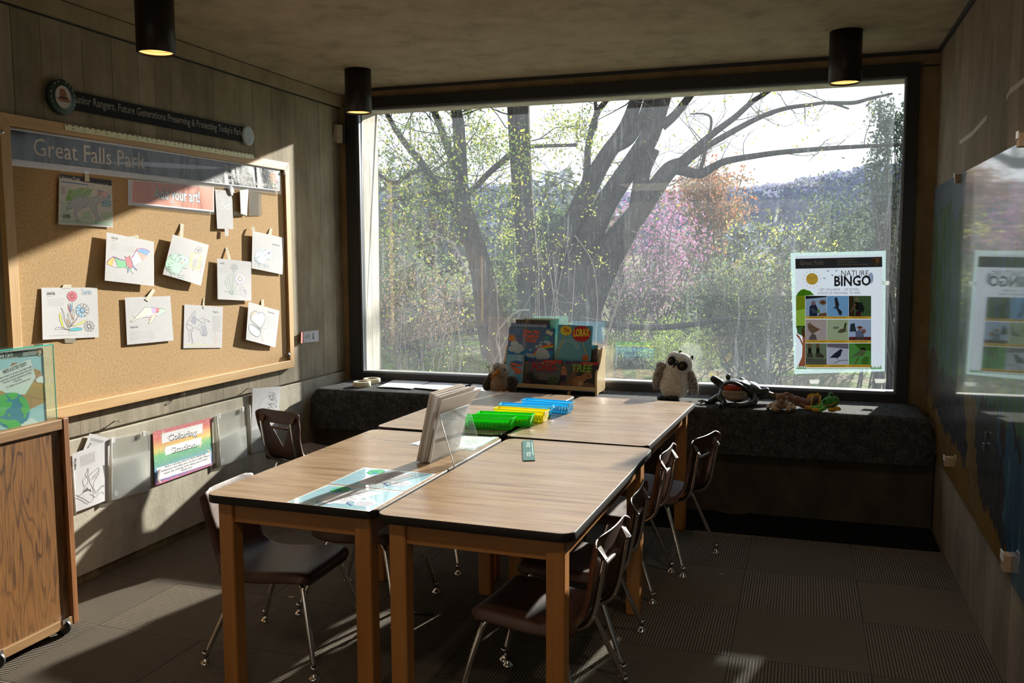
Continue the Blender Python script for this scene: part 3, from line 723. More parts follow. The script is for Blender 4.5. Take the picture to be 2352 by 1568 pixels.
def frog(s, k, m1, line, dx=0, dy=0, sc=1, cheek='e8a0a8', eye='dfe8e0'):
    T = lambda P_: [(dx+(x-100)*sc, dy+(y-940)*sc) for x, y in P_]
    body_ = T([(125, 1010), (160, 980), (205, 940), (260, 970), (310, 965), (350, 985), (380, 1020), (375, 1060), (320, 1090), (290, 1110), (250, 1190), (180, 1170), (120, 1130), (105, 1080)])
    s.poly(body_, hx(m1), lay=2, smooth=3).line(body_, .0014, hx(line), lay=4, smooth=3, close=True)
    for p in ([(250, 1190), (245, 1230), (320, 1245)], [(245, 1210), (320, 1215)], [(290, 1110), (345, 1130)], [(105, 1090), (120, 1150), (180, 1190), (210, 1210)], [(150, 1170), (175, 1240)]): s.line(T(p), .0022, hx(line), lay=4, smooth=3)
    q = random.Random(k)
    for i in range(26): x, y = q.uniform(150, 290), q.uniform(960, 1070); c_ = T([(x, y)])[0]; s.ell(c_[0], c_[1], 6*sc, 4*sc, hx('2c5a50'), lay=5, n=8)
    for i in range(10): x, y = q.uniform(105, 175), q.uniform(1070, 1160); c_ = T([(x, y)])[0]; s.ell(c_[0], c_[1], 9*sc, 3*sc, hx('303a38'), lay=5, n=8, rot=.6)
    c_ = T([(322, 1020)])[0]; s.ell(*c_, 20*sc, 20*sc, hx(eye), lay=5); s.ell(*c_, 9*sc, 9*sc, hx('4a4a6a'), lay=6)
    c_ = T([(290, 1053)])[0]; s.ell(*c_, 15*sc, 17*sc, hx(cheek), lay=5)
    s.line(T([(270, 1095), (330, 1075), (378, 1035)]), .0014, hx(line), lay=5, smooth=3)
frog(s, 1, 'a9dcc0', '5a9a80', 100, 940)
s.hatch([(400, 930), (545, 965), (500, 1140), (370, 1110)], hx('d6cf4a'), 18, .0035, -.02, 2); s.rows(.66, .42, .97, .72, 12, GREY)
for cx, cy in ((490, 885), (520, 900), (470, 915), (510, 925)): s.line([(cx+26*math.cos(t), cy+20*math.sin(t)) for t in (k*.7 for k in range(10))], .0012, GREY, lay=5)
tape(s, [(283, 592), (325, 600), (310, 890), (275, 880)], (.002, .002, .05, .05)); done(s)
s = wall_sheet('coloring_page', [(580, 530), (652, 546), (649, 630.5), (578, 616)], (.05, .01, .02, .045), 'colouring page of a small blue frog, at the right edge of the board', 'drawing', bulge=.005, group=PAP)
s.crop(360, 400, .1913)
frog(s, 4, 'bcdcec', '6a98b8', 1170, 885, .76, 'e8a8b0', '6a5aa0')
s.text('Wyoming Toad', .62, .26, .016, BLACK, width=.24).rows(.62, .30, .93, .62, 13, vert=False)
tape(s, [(1358, 648), (1390, 652), (1360, 820), (1312, 815)], (.002, .002, .03, .03)); tape(s, [(1128, 640), (1165, 618), (1185, 680), (1150, 690)], (.03, .03, .05, .05)); done(s)
def daisy(s, cx, cy, r1, fill, line='303038', n_=8, core=None, lay=4, petals=None):
    for k in range(n_):
        a = 2*math.pi*k/n_+.2; p = [(cx+math.cos(a+d)*r1*e, cy+math.sin(a+d)*r1*e) for d, e in ((-.12, .32), (-.36, .78), (-.22, .98), (0, .92), (.22, 1), (.36, .78), (.12, .32))]
        if fill and (petals is None or k in petals): s.poly(p, hx(fill), lay=lay-1)
        s.line(p, .0014, hx(line), lay=lay, close=False)
    q = [(cx+r1*.30*math.cos(t), cy+r1*.30*math.sin(t)) for t in (k*.55 for k in range(12))]
    if core: s.poly(q[:-1], hx(core), lay=lay)
    s.line(q, .0014, hx(line), lay=lay+1)
s = wall_sheet('coloring_page', [(498.7, 593), (577, 601), (577.5, 691), (500, 687)], (.035, .045, .03, .055), 'colouring page of faint pink flowers, overlapping below the small blue frog', 'drawing', bulge=.006, group=PAP)
s.crop(360, 400, .1913)
daisy(s, 925, 1118, 46, None, '8a8a90'); daisy(s, 993, 1255, 66, 'e0cfdf', '8a7a90', 9, 'e6d9b8'); daisy(s, 1050, 1410, 55, 'e3d4e0', '8a8090')
for p in ([(905, 1450), (880, 1300), (842, 1215), (850, 1300), (890, 1420)], [(905, 1450), (840, 1350), (818, 1265), (830, 1340), (890, 1430)], [(905, 1450), (910, 1200), (925, 1165), (920, 1300), (910, 1440)], [(905, 1440), (960, 1330), (970, 1310)], [(905, 1440), (1000, 1360), (1030, 1350), (990, 1390), (910, 1445)], [(905, 1445), (840, 1400), (800, 1405), (840, 1412), (900, 1450)], [(905, 1440), (1000, 1440)], [(905, 1440), (870, 1280), (885, 1180), (900, 1260), (908, 1420)]):
    s.line(p, .0014, hx('8fae9c'), lay=4, smooth=3)
s.text('Lakeside Daisy', .08, .125, .015, BLACK, width=.12).rows(.06, .2, .36, .34, 6)
tape(s, [(823, 885), (850, 870), (893, 1020), (860, 1026)], (.002, .002, .04, .04)); done(s)
s = wall_sheet('coloring_page', [(95, 660.4), (223.5, 660), (227, 774), (98, 780)], (.01, .006, .012, .03), 'colouring page with one red, one blue and one blank flower, lowest left on the board', 'drawing', bulge=-.003, group=PAP)
s.crop(80, 640, .13605)
s.text('Lakeside Daisy', .09, .135, .020, BLACK, width=.14, bold=.02).text('Threatened', .095, .18, .013, LGREY, width=.07).rows(.095, .21, .40, .36, 6)
s.text('Taurine', .70, .14, .040, hx('8fb0d0'), width=.19, shear=.1).rows(.1, .925, .62, .935, 1)
daisy(s, 625, 295, 88, 'e2566a', '403038', 9, 'e0506a'); daisy(s, 800, 530, 118, '8fb8d6', '30383c', 10, '7aa8cc', petals=(2, 3, 4, 5, 6)); daisy(s, 915, 800, 92, None, '303030', 10)
for p, c in (([(575, 870), (500, 835), (470, 760), (440, 640), (435, 570), (405, 600), (420, 700), (455, 800), (500, 840)], 'd9dc3c'), ([(600, 805), (700, 790), (800, 750), (885, 685), (800, 720), (700, 770), (610, 800)], 'd9dc3c'), ([(580, 845), (700, 820), (790, 830), (800, 860), (700, 880), (590, 880)], '35a8b8'),
             ([(580, 820), (545, 740), (530, 665), (560, 720), (585, 810)], 'eba45a'), ([(605, 800), (680, 720), (740, 610), (720, 650), (640, 750), (620, 800)], 'e8894a'), ([(590, 575), (560, 500), (555, 420), (575, 480), (600, 580)], 'c8586a'), ([(600, 565), (590, 470), (585, 410), (625, 470), (615, 540)], '6a90b8'), ([(640, 680), (600, 610), (590, 580), (620, 600), (655, 690)], 'e8a070')):
    s.poly(p, hx(c), lay=2).line(p, .0012, hx('404048'), lay=4, close=True)
for p in ([(575, 860), (570, 915)], [(575, 860), (500, 720), (465, 560), (440, 488), (490, 580), (510, 700), (570, 840)], [(575, 865), (460, 850), (385, 850), (338, 855), (370, 815), (450, 825), (560, 855)], [(590, 830), (600, 760), (560, 690), (550, 570), (585, 680), (610, 790)], [(605, 790), (650, 690), (665, 590), (645, 500), (630, 600), (615, 700)], [(625, 385), (630, 470)]):
    s.line(p, .0014, hx('55555c'), lay=4, smooth=3)
tape(s, [(490, 97), (620, 97), (615, 160), (455, 160)], (.004, .004, .008, .008)); tape(s, [(500, 1000), (690, 1005), (680, 1080), (512, 1085)], (.02, .02, .003, .003)); done(s)
s = wall_sheet('coloring_page', [(287, 683), (391, 679.5), (398.7, 781.5), (292, 791.7)], (.02, .012, .02, .02), 'colouring page of a humpback whale with a patchwork head, lower middle of the board', 'drawing', bulge=.003, group=PAP)
s.crop(80, 640, .13605)
wh = [(1610, 700), (1650, 710), (1700, 640), (1780, 560), (1850, 475), (1960, 480), (2095, 490), (2200, 505), (2205, 545), (2150, 580), (2060, 620), (2020, 610), (1960, 640), (1840, 642), (1700, 680), (1660, 725), (1620, 725)]
s.poly(wh, hx('dcdacb'), lay=2).poly([(1960, 482), (2040, 486), (2035, 580), (1975, 575)], hx('b8a8d6'), lay=3).poly([(2040, 486), (2095, 490), (2100, 530), (2060, 575), (2035, 570)], hx('d6707c'), lay=3).poly([(2095, 490), (2200, 505), (2195, 530), (2105, 528)], hx('a9d6b4'), lay=3).poly([(2105, 535), (2198, 535), (2150, 580), (2090, 600), (2060, 590)], hx('b6ccd0'), lay=3).poly([(1840, 640), (1880, 605), (1975, 595), (1960, 640)], hx('c9bcd0'), lay=3)
s.poly([(2030, 580), (2040, 620), (1990, 690), (1940, 750), (1912, 745), (1940, 690), (1970, 610)], hx('e0d0bc'), lay=4).poly([(1900, 680), (1960, 650), (1945, 675)], hx('d6707c'), lay=4).ell(2072, 552, 14, 10, BLACK, lay=5).poly([(1650, 610), (1662, 640), (1665, 690), (1645, 720), (1640, 680)], hx('dcdacb'), lay=2)
s.line(wh, .0012, hx('505058'), lay=5, close=True).line([(1912, 745), (1940, 690), (1970, 610), (2030, 580), (2040, 620), (1990, 690), (1940, 750), (1912, 745)], .0012, hx('505058'), lay=5).line([(1650, 610), (1665, 650), (1700, 640)], .0012, hx('505058'), lay=5)
s.text('Humpback whale', .08, .655, .017, BLACK, width=.16).rows(.08, .72, .63, .92, 10)
tape(s, [(1990, 165), (2035, 200), (1920, 385), (1860, 350)], (.002, .002, .022, .022)); done(s)
s = wall_sheet('coloring_page', [(423.6, 698.8), (512, 704.5), (509.7, 798.4), (421.2, 799.3)], (.008, .006, .008, .010), 'colouring page of a whooping crane spreading its wings, bottom row of the board', 'drawing', group=PAP)
s.crop(400, 680, .11054)
for p in ([(255, 580), (300, 500), (370, 380), (420, 320), (440, 315), (430, 370), (440, 440), (500, 490), (550, 470), (590, 450), (620, 470), (630, 500), (650, 490), (690, 490), (750, 535), (690, 530), (650, 540), (560, 590), (520, 590), (470, 650), (400, 660), (330, 700), (290, 690), (260, 640), (255, 580)], [(500, 490), (560, 540), (590, 545), (640, 510)], [(330, 700), (300, 740), (310, 820), (320, 900), (280, 960)], [(400, 670), (370, 740), (365, 820), (390, 920), (370, 1000)], [(350, 700), (350, 830), (380, 960)], [(640, 560), (660, 640), (685, 770), (670, 830)], [(470, 680), (530, 690), (560, 770), (590, 830), (600, 790), (625, 830), (640, 790), (660, 830), (680, 780)], [(255, 580), (330, 600), (380, 620), (370, 660)]):
    s.line(p, .0016, hx('6a6a80'), lay=4, smooth=3)
s.hatch([(330, 520), (400, 380), (470, 500), (440, 600)], hx('8a90b8'), 22, .0014, -1.2, 2); s.hatch([(540, 620), (640, 600), (680, 780), (600, 820)], hx('8a90b8'), 20, .0014, -1.3, 3)
s.hatch([(220, 1000), (700, 960), (720, 1060), (230, 1040)], hx('e0d48a'), 10, .003, .15, 4); s.hatch([(820, 760), (900, 760), (900, 1000), (830, 1000)], hx('e6b890'), 6, .003, -1.35, 5); s.hatch([(690, 1020), (900, 1010), (900, 1040), (700, 1050)], hx('e6b890'), 3, .003, 0, 6)
s.text('Whooping Crane', .73, .155, .017, BLACK, width=.15).rows(.72, .22, .96, .62, 22)
tape(s, [(605, 35), (628, 35), (632, 260), (600, 240)], (.002, .002, .010, .010)); done(s)
s = wall_sheet('coloring_page', [(571, 693), (642, 713.5), (632.6, 797.8), (565, 780)], (.04, .01, .03, .06), 'colouring page of a pale blue and grey butterfly, lowest right on the board', 'drawing', bulge=.008, group=PAP)
s.crop(400, 680, .11054)
w1 = [(1780, 690), (1700, 600), (1620, 540), (1585, 460), (1600, 370), (1660, 312), (1710, 330), (1730, 370), (1790, 340), (1850, 370), (1880, 440), (1860, 540), (1820, 620)]
w2 = [(1780, 700), (1690, 640), (1600, 600), (1545, 620), (1550, 690), (1580, 760), (1650, 820), (1720, 845), (1765, 800)]
for w_ in (w1, w2): s.poly(w_, hx('cfe0ea'), lay=2, smooth=3).line(w_, .005, hx('6a6f76'), lay=4, smooth=3, close=True)
s.poly([(1590, 440), (1600, 370), (1660, 315), (1705, 330), (1680, 380), (1640, 400), (1610, 480)], hx('b0a79a'), lay=3)
for k in range(11): a = -2.5+k*.18; s.line([(1775, 690), (1775+300*math.cos(a)*(.8 if k > 6 else 1), 690+300*math.sin(a))], .0008, hx('7a8088'), lay=4)
for k in range(8): a = 1.75+k*.19; s.line([(1775, 700), (1775+185*math.cos(a), 700+185*math.sin(a))], .0008, hx('7a8088'), lay=4)
s.poly([(1600, 590), (1640, 600), (1800, 730), (1780, 740)], hx('70747a'), lay=6).line([(1800, 690), (1895, 680)], .0012, GREY, lay=5).line([(1785, 740), (1800, 860), (1850, 945)], .0012, GREY, lay=5, smooth=3)
s.text('Karner Blue Butterfly', .62, .135, .015, BLACK, width=.22).rows(.62, .2, .92, .52, 13)
tape(s, [(1810, 75), (1866, 65), (1868, 330), (1808, 335)], (.002, .002, .03, .03)); done(s)
# small slips by the banner
s = wall_sheet('note_slip', [(494, 435), (533, 438), (536, 526), (499, 525)], (.012, .008, .03, .03), 'narrow white paper slip hanging right of the orange sign', 'note', group='small papers pinned under the banner')
s.crop(360, 400, .1913)
q = random.Random(3)
for k in range(26): x, y = q.uniform(760, 880), q.uniform(300, 430); s.ell(x, y, 9, 5, hx(q.choice(['c4d8c8', 'b8c4dc', 'c8ccd4'])), n=8)
s.ell(743, 213, 7, 8, BLACK, n=10)
tape(s, [(815, 655), (858, 660), (865, 735), (820, 742)], (.03, .03, .035, .035), M['paper']); done(s)
s = wall_sheet('card_tag', [(551, 437), (571, 434), (567, 495), (553, 491)], (.05, .02, .02, .045), 'white folded card bent open, right of the narrow slip', 'card', mat=M['card'], bulge=.006); s.crop(360, 400, .1913)
tape(s, [(922, 440), (1000, 455), (1085, 500), (925, 495)], (.002, .02, .02, .004)); done(s)
def mesh_mat():
    a = N('grey_woven_screen'); X = a.xyz(a.coord()); f = a.math('MAXIMUM', *[a.math('GREATER_THAN', a.math('FRACT', a.math('MULTIPLY', X[i], 260)), .58) for i in (1, 2)])
    d = a.n('BsdfDiffuse', {'Color': (.30, .29, .27)}); t = a.n('BsdfTransparent'); x = a.n('MixShader', {0: a.math('MULTIPLY', f, .8), 1: t.outputs[0], 2: d.outputs[0]}); a.t.links.new(x.outputs[0], a.out.inputs[0]); return a.m
M['screen'] = mesh_mat()
s = wall_sheet('screen_swatch', [(571.5, 438), (600.7, 441), (601.5, 495), (572, 494.7)], (.022, .012, .012, .018), 'small square of grey see-through woven screen under the banner', 'swatch', mat=M['screen'], body='screen_cloth', art='thread'); s.crop(360, 400, .1913)
s.line([(1110, 400), (1150, 330), (1195, 285)], .0012, hx('5a4a38'), smooth=3); done(s)
# round sticker
p = at(530, 438, 'x', LX+.02)
st = empty('round_sticker', p, 'round white sticker with a red dot overlapping the narrow slip', 'sticker')
sh = Sheet([p+Vector((0, -.032, .032)), p+Vector((0, .032, .032)), p+Vector((0, .032, -.032)), p+Vector((0, -.032, -.032))], origin=p)
MB().lathe([(.0001, .0004), (.031, .0004), (.031, 0), (.0001, 0)], seg=32, M=Mrx).build('disc', M['card'], st)
sh.lay = 2; sh.ell(.55, .40, .06, .06, hx('c8404a'), lay=3); sh.text('RANGER', .22, .66, .011, hx('c05058'), width=.55, rot=.15, lay=3); sh.ink_obj('printing', st)
# ------------------------------------------------------------------ banner, orange sign
def gloss(name, c, rough=.16, wave=.0022):
    a = N(name); co = a.coord(); f = a.noise(a.coord((1, 3.2, 1.2)), 1.5, 2, .5, .6)
    h = a.math('ADD', f, a.math('MULTIPLY', a.noise(co, 40, 2), .04))
    a.bsdf(c, .5, 0, a.bump(h, wave*12), .42, .3, **{'Coat Roughness': rough}); return a.m
M['banner_black'] = gloss('glossy_black_print', (.012, .014, .02), .07, .004)
M['orange_print'] = gloss('glossy_orange_print', (.50, .13, .055), .12, .001)
def arrowhead(s, cu, cv, wu, hv, lay=5):
    """park service arrowhead badge"""
    f = lambda P_: [(cu+(x-.5)*wu, cv+(y-.5)*hv) for x, y in P_]
    s.poly(f([(.5, 0), (.72, .05), (.95, .04), (.93, .2), (1, .38), (.92, .6), (.72, .85), (.5, 1), (.28, .85), (.08, .6), (0, .38), (.07, .2), (.05, .04), (.28, .05)]), hx('c96a40'), lay=lay, raw=True)
    s.poly(f([(.5, .97), (.28, .83), (.15, .66), (.4, .6), (.85, .68), (.72, .83)]), hx('4f6b46'), lay=lay+1, raw=True)
    s.poly(f([(.12, .6), (.2, .2), (.33, .16), (.36, .5), (.3, .66)]), hx('3f6a4a'), lay=lay+1, raw=True)
    s.ell(cu, cv+hv*.30, wu*.14, hv*.07, hx('e8e4d8'), lay=lay+2, raw=True)
    s.poly(f([(.42, .62), (.6, .48), (.7, .55), (.9, .64)]), hx('e8e4d8'), lay=lay+2, raw=True)
    for k in range(4): s.line(f([(.42, .16+k*.09), (.88, .15+k*.09)]), wu*s.w*.055, hx('ead9c8'), lay=lay+2, raw=True)
s = wall_sheet('park_banner', [(18.5, 291), (643.5, 387), (646, 446.5), (20, 379.5)], (.024, .02, .024, .024), 'long glossy black laminated banner lettered Great Falls Park along the top of the board', 'banner', mat=M['laminate_film'], body='laminate', art='printing')
s.layer = .00012
s.crop(0, 150, .29979)
s.poly([(66, 482), (2142, 797), (2142, 962), (66, 722)], hx('e8e8ee'), lay=1).poly([(72, 490), (2136, 803), (2136, 955), (72, 715)], M['banner_black'], lay=2)
s.text('Great Falls Park', .062, .66, .115, hx('d8d4d4'), width=.335, lay=4, serif=True)
for k, t in enumerate(('National Park Service', 'Department of Interior', 'George Washington Memorial Parkway')):
    s.text(t, .722, (.30, .53, .75)[k], .038, hx('cfcdd0'), width=(.112, .12, .20)[k], lay=4, serif=True, bold=.005)
arrowhead(s, .959, .52, .034, .62); done(s)
s = wall_sheet('art_sign', [(294, 412), (491.7, 429), (493, 492), (294, 471)], (.018, .016, .018, .02), 'orange laminated sign reading Add your art! under the banner', 'sign', mat=M['laminate_film'], body='laminate')
s.crop(0, 150, .29979)
s.poly([(1000, 874), (1638, 930), (1638, 1122), (998, 1056)], hx('e6e0e4'), lay=1).poly([(1008, 882), (1631, 938), (1631, 1110), (1006, 1047)], M['orange_print'], lay=2)
s.text('Add your art!', .272, .62, .085, hx('5a6472'), width=.54, bold=.045, lay=4).text('Add your art!', .272, .62, .085, hx('cfdbe2'), width=.535, bold=.018, lay=6); done(s)
# hinge strip along the top rail
P0, P1 = at(149, 292, 'x', LX+.034), at(583, 361, 'x', LX+.034)
hs = empty('perforated_strip', (P0+P1)/2, 'long pale yellow perforated metal strip along the top rail of the cork board', 'metal strip')
ax_ = (P1-P0); ln = ax_.length; ax_.normalize(); up_ = Vector((1, 0, 0)).cross(ax_); up_ = up_ if up_.z > 0 else -up_
Mh = Matrix((( *[0], 0, 1, 0), (ax_.y, up_.y, 0, 0), (ax_.z, up_.z, 0, 0), (0, 0, 0, 1)))
Mh = Matrix(((0, 0, 1, 0), (ax_.y, up_.y, 0, 0), (ax_.z, up_.z, 0, 0), (0, 0, 0, 1)))
M['brass'] = plain('pale_brass', (.62, .60, .36), .45, .2)
MB().box((-ln/2, -.013, -.003), (ln/2, .016, 0), M=Mh).build('strip', M['brass'], hs, bevel=.001)
b = MB(); K = 42
for k in range(K):
    x = -ln/2+(k+.35)*ln/K
    b.prism([(x+.008*math.cos(t), .012+.0022*math.sin(t)) for t in (i*math.pi/5 for i in range(10))], .0003, .0006, M=Mh)
    if k % 2: b.prism([(x+.0032*math.cos(t), -.002+.0032*math.sin(t)) for t in (i*math.pi/5 for i in range(10))], .0003, .0006, M=Mh)
o = b.build('holes', ink(BLACK), hs); o['kind'] = 'stuff'
# ranger sign -------------------------------------------------------
Xs = LX+.02
A_, B_ = at(163, 228, 'x', Xs), at(560, 309, 'x', Xs)
rs = empty('ranger_sign', (A_+B_)/2, 'long dark sign bar reading Junior Rangers with a round medallion at each end', 'sign')
px_ = [(150, 205), (566, 293.5), (566, 327), (150, 248)]
C_ = [at(a, b, 'x', Xs) for a, b in px_]
s = Sheet(C_, pix=px_, origin=rs.location); s.body('sign_bar', plain('charcoal_sign', (.007, .008, .009), .7, spec=.2), rs, 4, 2, .012)
s.text('Junior Rangers, Future Generations Preserving & Protecting Today\'s Parks', .032, .60, .056, hx('8f8a84'), width=.945, bold=.012, lay=2); s.ink_obj('lettering', rs)
def medallion(p, rad, left):
    r_ = empty('x', p, None, None); c_ = MB().lathe([(.0001, .008), (rad, .008), (rad+.003, .004), (rad+.003, -.014), (.0001, -.014)], (0, 0, 0), 40, M=Mrx).build('medallion', plain('green_badge' if left else 'silver_badge', (.012, .045, .040) if left else (.55, .62, .66), .4), rs)
    c_.location = p-rs.location; bpy.data.objects.remove(r_)
    D = rad*1.0; q_ = Vector((.0085, 0, 0)); s = Sheet([q_+Vector((0, -D, D)), q_+Vector((0, D, D)), q_+Vector((0, D, -D)), q_+Vector((0, -D, -D))], origin=(0, 0, 0))
    if left:
        s.ell(.5, .5, .30, .33, hx('b9b4b4'), lay=1)
        s.poly([(.22, .55), (.35, .52), (.38, .30), (.48, .26), (.58, .30), (.66, .50), (.80, .60), (.6, .64), (.35, .62)], hx('8a5b3f'), lay=2, smooth=3); s.poly([(.355, .49), (.66, .50), (.66, .55), (.355, .54)], hx('1c1a1a'), lay=3)
        for k, ch in enumerate('JUNIOR RANGER'):
            a = math.radians(-205+k*19); s.text(ch, .5+.42*math.cos(a), .5+.42*math.sin(a), rad*.19, hx('c8ccc4'), lay=3, rot=a+math.pi/2, align='C') if ch != ' ' else 0
        for k, ch in enumerate('EXPLORE LEARN PROTECT'):
            a = math.radians(165-k*7.6); s.text(ch, .5+.46*math.cos(a), .5+.46*math.sin(a), rad*.11, hx('7aa090'), lay=3, rot=a-math.pi/2, align='C') if ch != ' ' else 0
    else:
        s.ell(.5, .5, .46, .46, hx('b9c9d2'), lay=1)
        q = random.Random(5)
        for k in range(26):
            x, y = q.uniform(.2, .8), q.uniform(.15, .85); s.line([(x, y), (x+q.uniform(-.08, .08), y+q.uniform(.05, .14))], .003, hx(q.choice(['8796a0', 'dfe6ea', '9aa3a0', 'a8909a'])), lay=2)
    s.ink_obj('emblem', c_)
medallion(at(142, 223, 'x', Xs+.004), .078, True); medallion(at(569, 312, 'x', Xs+.004), .056, False)
# ------------------------------------------------------------------ lower wall
XL = LX+.006
s = wall_sheet('coloring_sheet', [(206, 995), (253, 1006.5), (249, 1075), (180, 1062)], (.012, .012, .014, .014), 'white coloring sheet leaning out of the leftmost clear pocket, behind the crane sheet', 'sheet of paper', val=XL, group='spare coloring sheets')
s.crop(150, 980, .12758); s.rows(.12, .12, .8, .22, 6); s.text('Whooping Crane', .1, .62, .015, BLACK, width=.3, bold=.02, rot=-1.2); s.hatch([(500, 190), (690, 240), (640, 330), (440, 390)], LGREY, 18, .0008, -1.1, 5); done(s)
s = wall_sheet('coloring_sheet', [(165.5, 1042), (248, 1012), (248, 1147), (173, 1176)], (.018, .016, .018, .02), 'coloring sheet of an upside down crane in the leftmost clear wall pocket', 'sheet of paper', val=XL, group='spare coloring sheets', bulge=.006)
s.crop(150, 980, .12758)
for p in ([(400, 765), (375, 830), (345, 880), (375, 930), (400, 980), (385, 1040), (350, 1090), (330, 1130), (300, 1210), (240, 1260), (200, 1250), (170, 1240)], [(400, 765), (400, 840), (395, 900), (420, 960), (430, 1030), (470, 1100), (485, 1170), (490, 1250), (480, 1320), (430, 1365), (400, 1360), (340, 1320), (280, 1290), (210, 1265)], [(370, 930), (310, 970), (305, 1020), (330, 1105)], [(405, 915), (470, 850), (520, 810), (580, 762), (598, 790), (590, 860), (560, 920), (500, 1020), (495, 1080), (480, 1110)], [(490, 1110), (520, 1180), (545, 1215), (600, 1150), (650, 1100), (700, 1090)], [(540, 1190), (620, 1110), (640, 1080), (700, 1075)], [(490, 1250), (520, 1280), (600, 1210), (660, 1185), (680, 1225)], [(400, 1365), (380, 1395), (330, 1370), (270, 1330), (170, 1290)], [(600, 800), (480, 930)], [(595, 850), (460, 960)], [(560, 920), (450, 985)], [(420, 1225), (480, 1250)]):
    s.line(p, .0018, hx('3c3c44'), lay=3, smooth=3)
for k in range(9): s.line([(300+k*17, 1210-k*9), (385+k*8, 1110+k*10)], .003, hx('4a4a52'), lay=3)
s.text('Whooping Crane', .075, .295, .020, BLACK, width=.26, bold=.03, rot=-math.pi/2+.1).rows(.2, .08, .62, .27, 16, vert=True); done(s)
def pocket(name, px, label, flap=None, lift=.014, clips=True):
    s = wall_sheet(name, px, (.006, .006, .010, .010), label, 'document holder', val=XL, mat=M['pocket_film'], body='back_sheet', thick=.0012, group='clear plastic pockets on the lower wall')
    if flap:
        C_ = [at(p[0], p[1], 'x', XL+l) for p, l in zip(flap+[px[2], px[3]], (lift+.012, lift+.008, lift, lift))]
        t = Sheet(C_, origin=s.o, bulge=.006); t.body('front_pocket', M['pocket_film'], s.root, 8, 6, .001)
    if clips:
        for a, b, dx, dy in clips:
            c_ = at(a, b, 'x', XL+.012)
            MB().box((-.002, -.010, -.013), (.004, .012, .013)).build('adhesive_pad', M['card'], s.root, bevel=.001).location = c_-s.o
    e0, e1 = at(px[0][0]+1.5, px[0][1], 'x', XL+.016), at(px[3][0]+1.5, px[3][1], 'x', XL+.018)
    rr = MB().tube([e0-s.o, e1-s.o], .004, 8).build('folded_edge', M['acrylic_edge'], s.root)
    return s
pocket('wall_pocket', [(166, 1075), (247, 1050), (246, 1150), (172, 1180)], 'clear plastic wall pocket holding the upside down crane sheet', clips=[])
pocket('wall_pocket', [(254, 1007), (345, 989), (345, 1125), (254, 1149.5)], 'empty cloudy plastic wall pocket left of the rainbow poster', [(260, 1055), (345, 1034)], clips=[(259, 1011, 0, 0), (330, 996, 0, 0), (265, 1133, 0, 0), (340, 1109, 0, 0)])
pocket('wall_pocket', [(496.4, 954), (561, 933), (568.4, 1048), (504.7, 1070.4)], 'clear plastic wall pocket right of the rainbow poster', [(507, 1003), (565, 978)], clips=[(503, 955, 0, 0), (557, 940, 0, 0), (510, 1058, 0, 0), (563, 1041, 0, 0)])
s = wall_sheet('coloring_sheet', [(580, 893), (645, 887), (636, 1000), (579, 1007)], (.03, .05, .02, .018), 'stack of printed sheets bulging from the pocket behind the turned chair', 'sheets of paper', val=XL, thick=.006, bulge=.008, group='spare coloring sheets')
s.crop(0, 860, .31883)
s.line([(1850, 290), (1880, 200), (1930, 160)], .0016, GREY, smooth=3)
q = random.Random(9)
for k in range(110): x, y = q.uniform(1930, 1990), q.uniform(135, 250); s.line([(x, y), (x+q.uniform(-10, 10), y+q.uniform(-9, 9))], .0022, hx(q.choice(['2c2c34', '50505c', '8a8a96'])), lay=3)
for k in range(60): x, y = q.uniform(1845, 1900), q.uniform(285, 345); s.line([(x, y), (x+q.uniform(-12, 12), y+q.uniform(-8, 8))], .0016, hx(q.choice(['8a94a4', 'a0a8b4'])), lay=3)
done(s)
pocket('wall_pocket', [(572, 930), (628, 912), (630, 1026), (577, 1041)], 'clear plastic wall pocket half hidden behind the turned chair', [(578, 985), (629, 968)], clips=[(582, 1033, 0, 0)])
# rainbow poster
def rainbow():
    a = N('rainbow_glitter_print'); X = a.xyz(a.coord()); t = a.math('MULTIPLY_ADD', X[2], 1/.30, .5)
    t = a.math('ADD', t, a.math('MULTIPLY', a.math('SUBTRACT', a.noise(a.coord(), 60, 2), .5), .16))
    col = a.ramp(a.math('SUBTRACT', 1, t), [(.02, hx('c8344e')), (.16, hx('e0503c')), (.27, hx('e8a23c')), (.36, hx('e6cc3c')), (.46, hx('3fb860')), (.62, hx('209a78')), (.74, hx('3fa0d0')), (.86, hx('2f50b8')), (.93, hx('5a3aa0')), (.98, hx('d0306c'))])
    sp = a.ramp(a.noise(a.coord(), 420, 1), [(.52, 0), (.6, .7)]); a.bsdf(a.mix(sp, col, (.9, .9, .9)), .5); return a.m
s = wall_sheet('coloring_station_poster', [(351, 991.7), (486.8, 957.9), (489.4, 1067), (356.4, 1115)], (.012, .010, .012, .012), 'rainbow glitter poster reading Coloring Station on the lower left wall', 'poster', val=XL, mat=rainbow(), body='poster_sheet', thick=.0006)
s.crop(340, 930, .12114)
cw = hx('f0f0f4')
s.poly([(262, 545), (1042, 345), (1035, 525), (268, 730)], cw).poly([(318, 800), (1015, 605), (1010, 745), (335, 955)], cw).poly([(165, 1200), (1180, 890), (1200, 1100), (190, 1425)], cw)
for p in ([(280, 500), (320, 480), (270, 590), (235, 610)], [(1050, 470), (1080, 440), (1035, 550), (1000, 570)], [(345, 750), (375, 740), (310, 870), (280, 870)], [(1025, 690), (1050, 680), (1000, 800), (970, 805)], [(1120, 855), (1150, 840), (1205, 920), (1190, 935)], [(160, 1400), (190, 1390), (255, 1450), (230, 1475)]): s.poly(p, hx('dcc8b4'), lay=3)
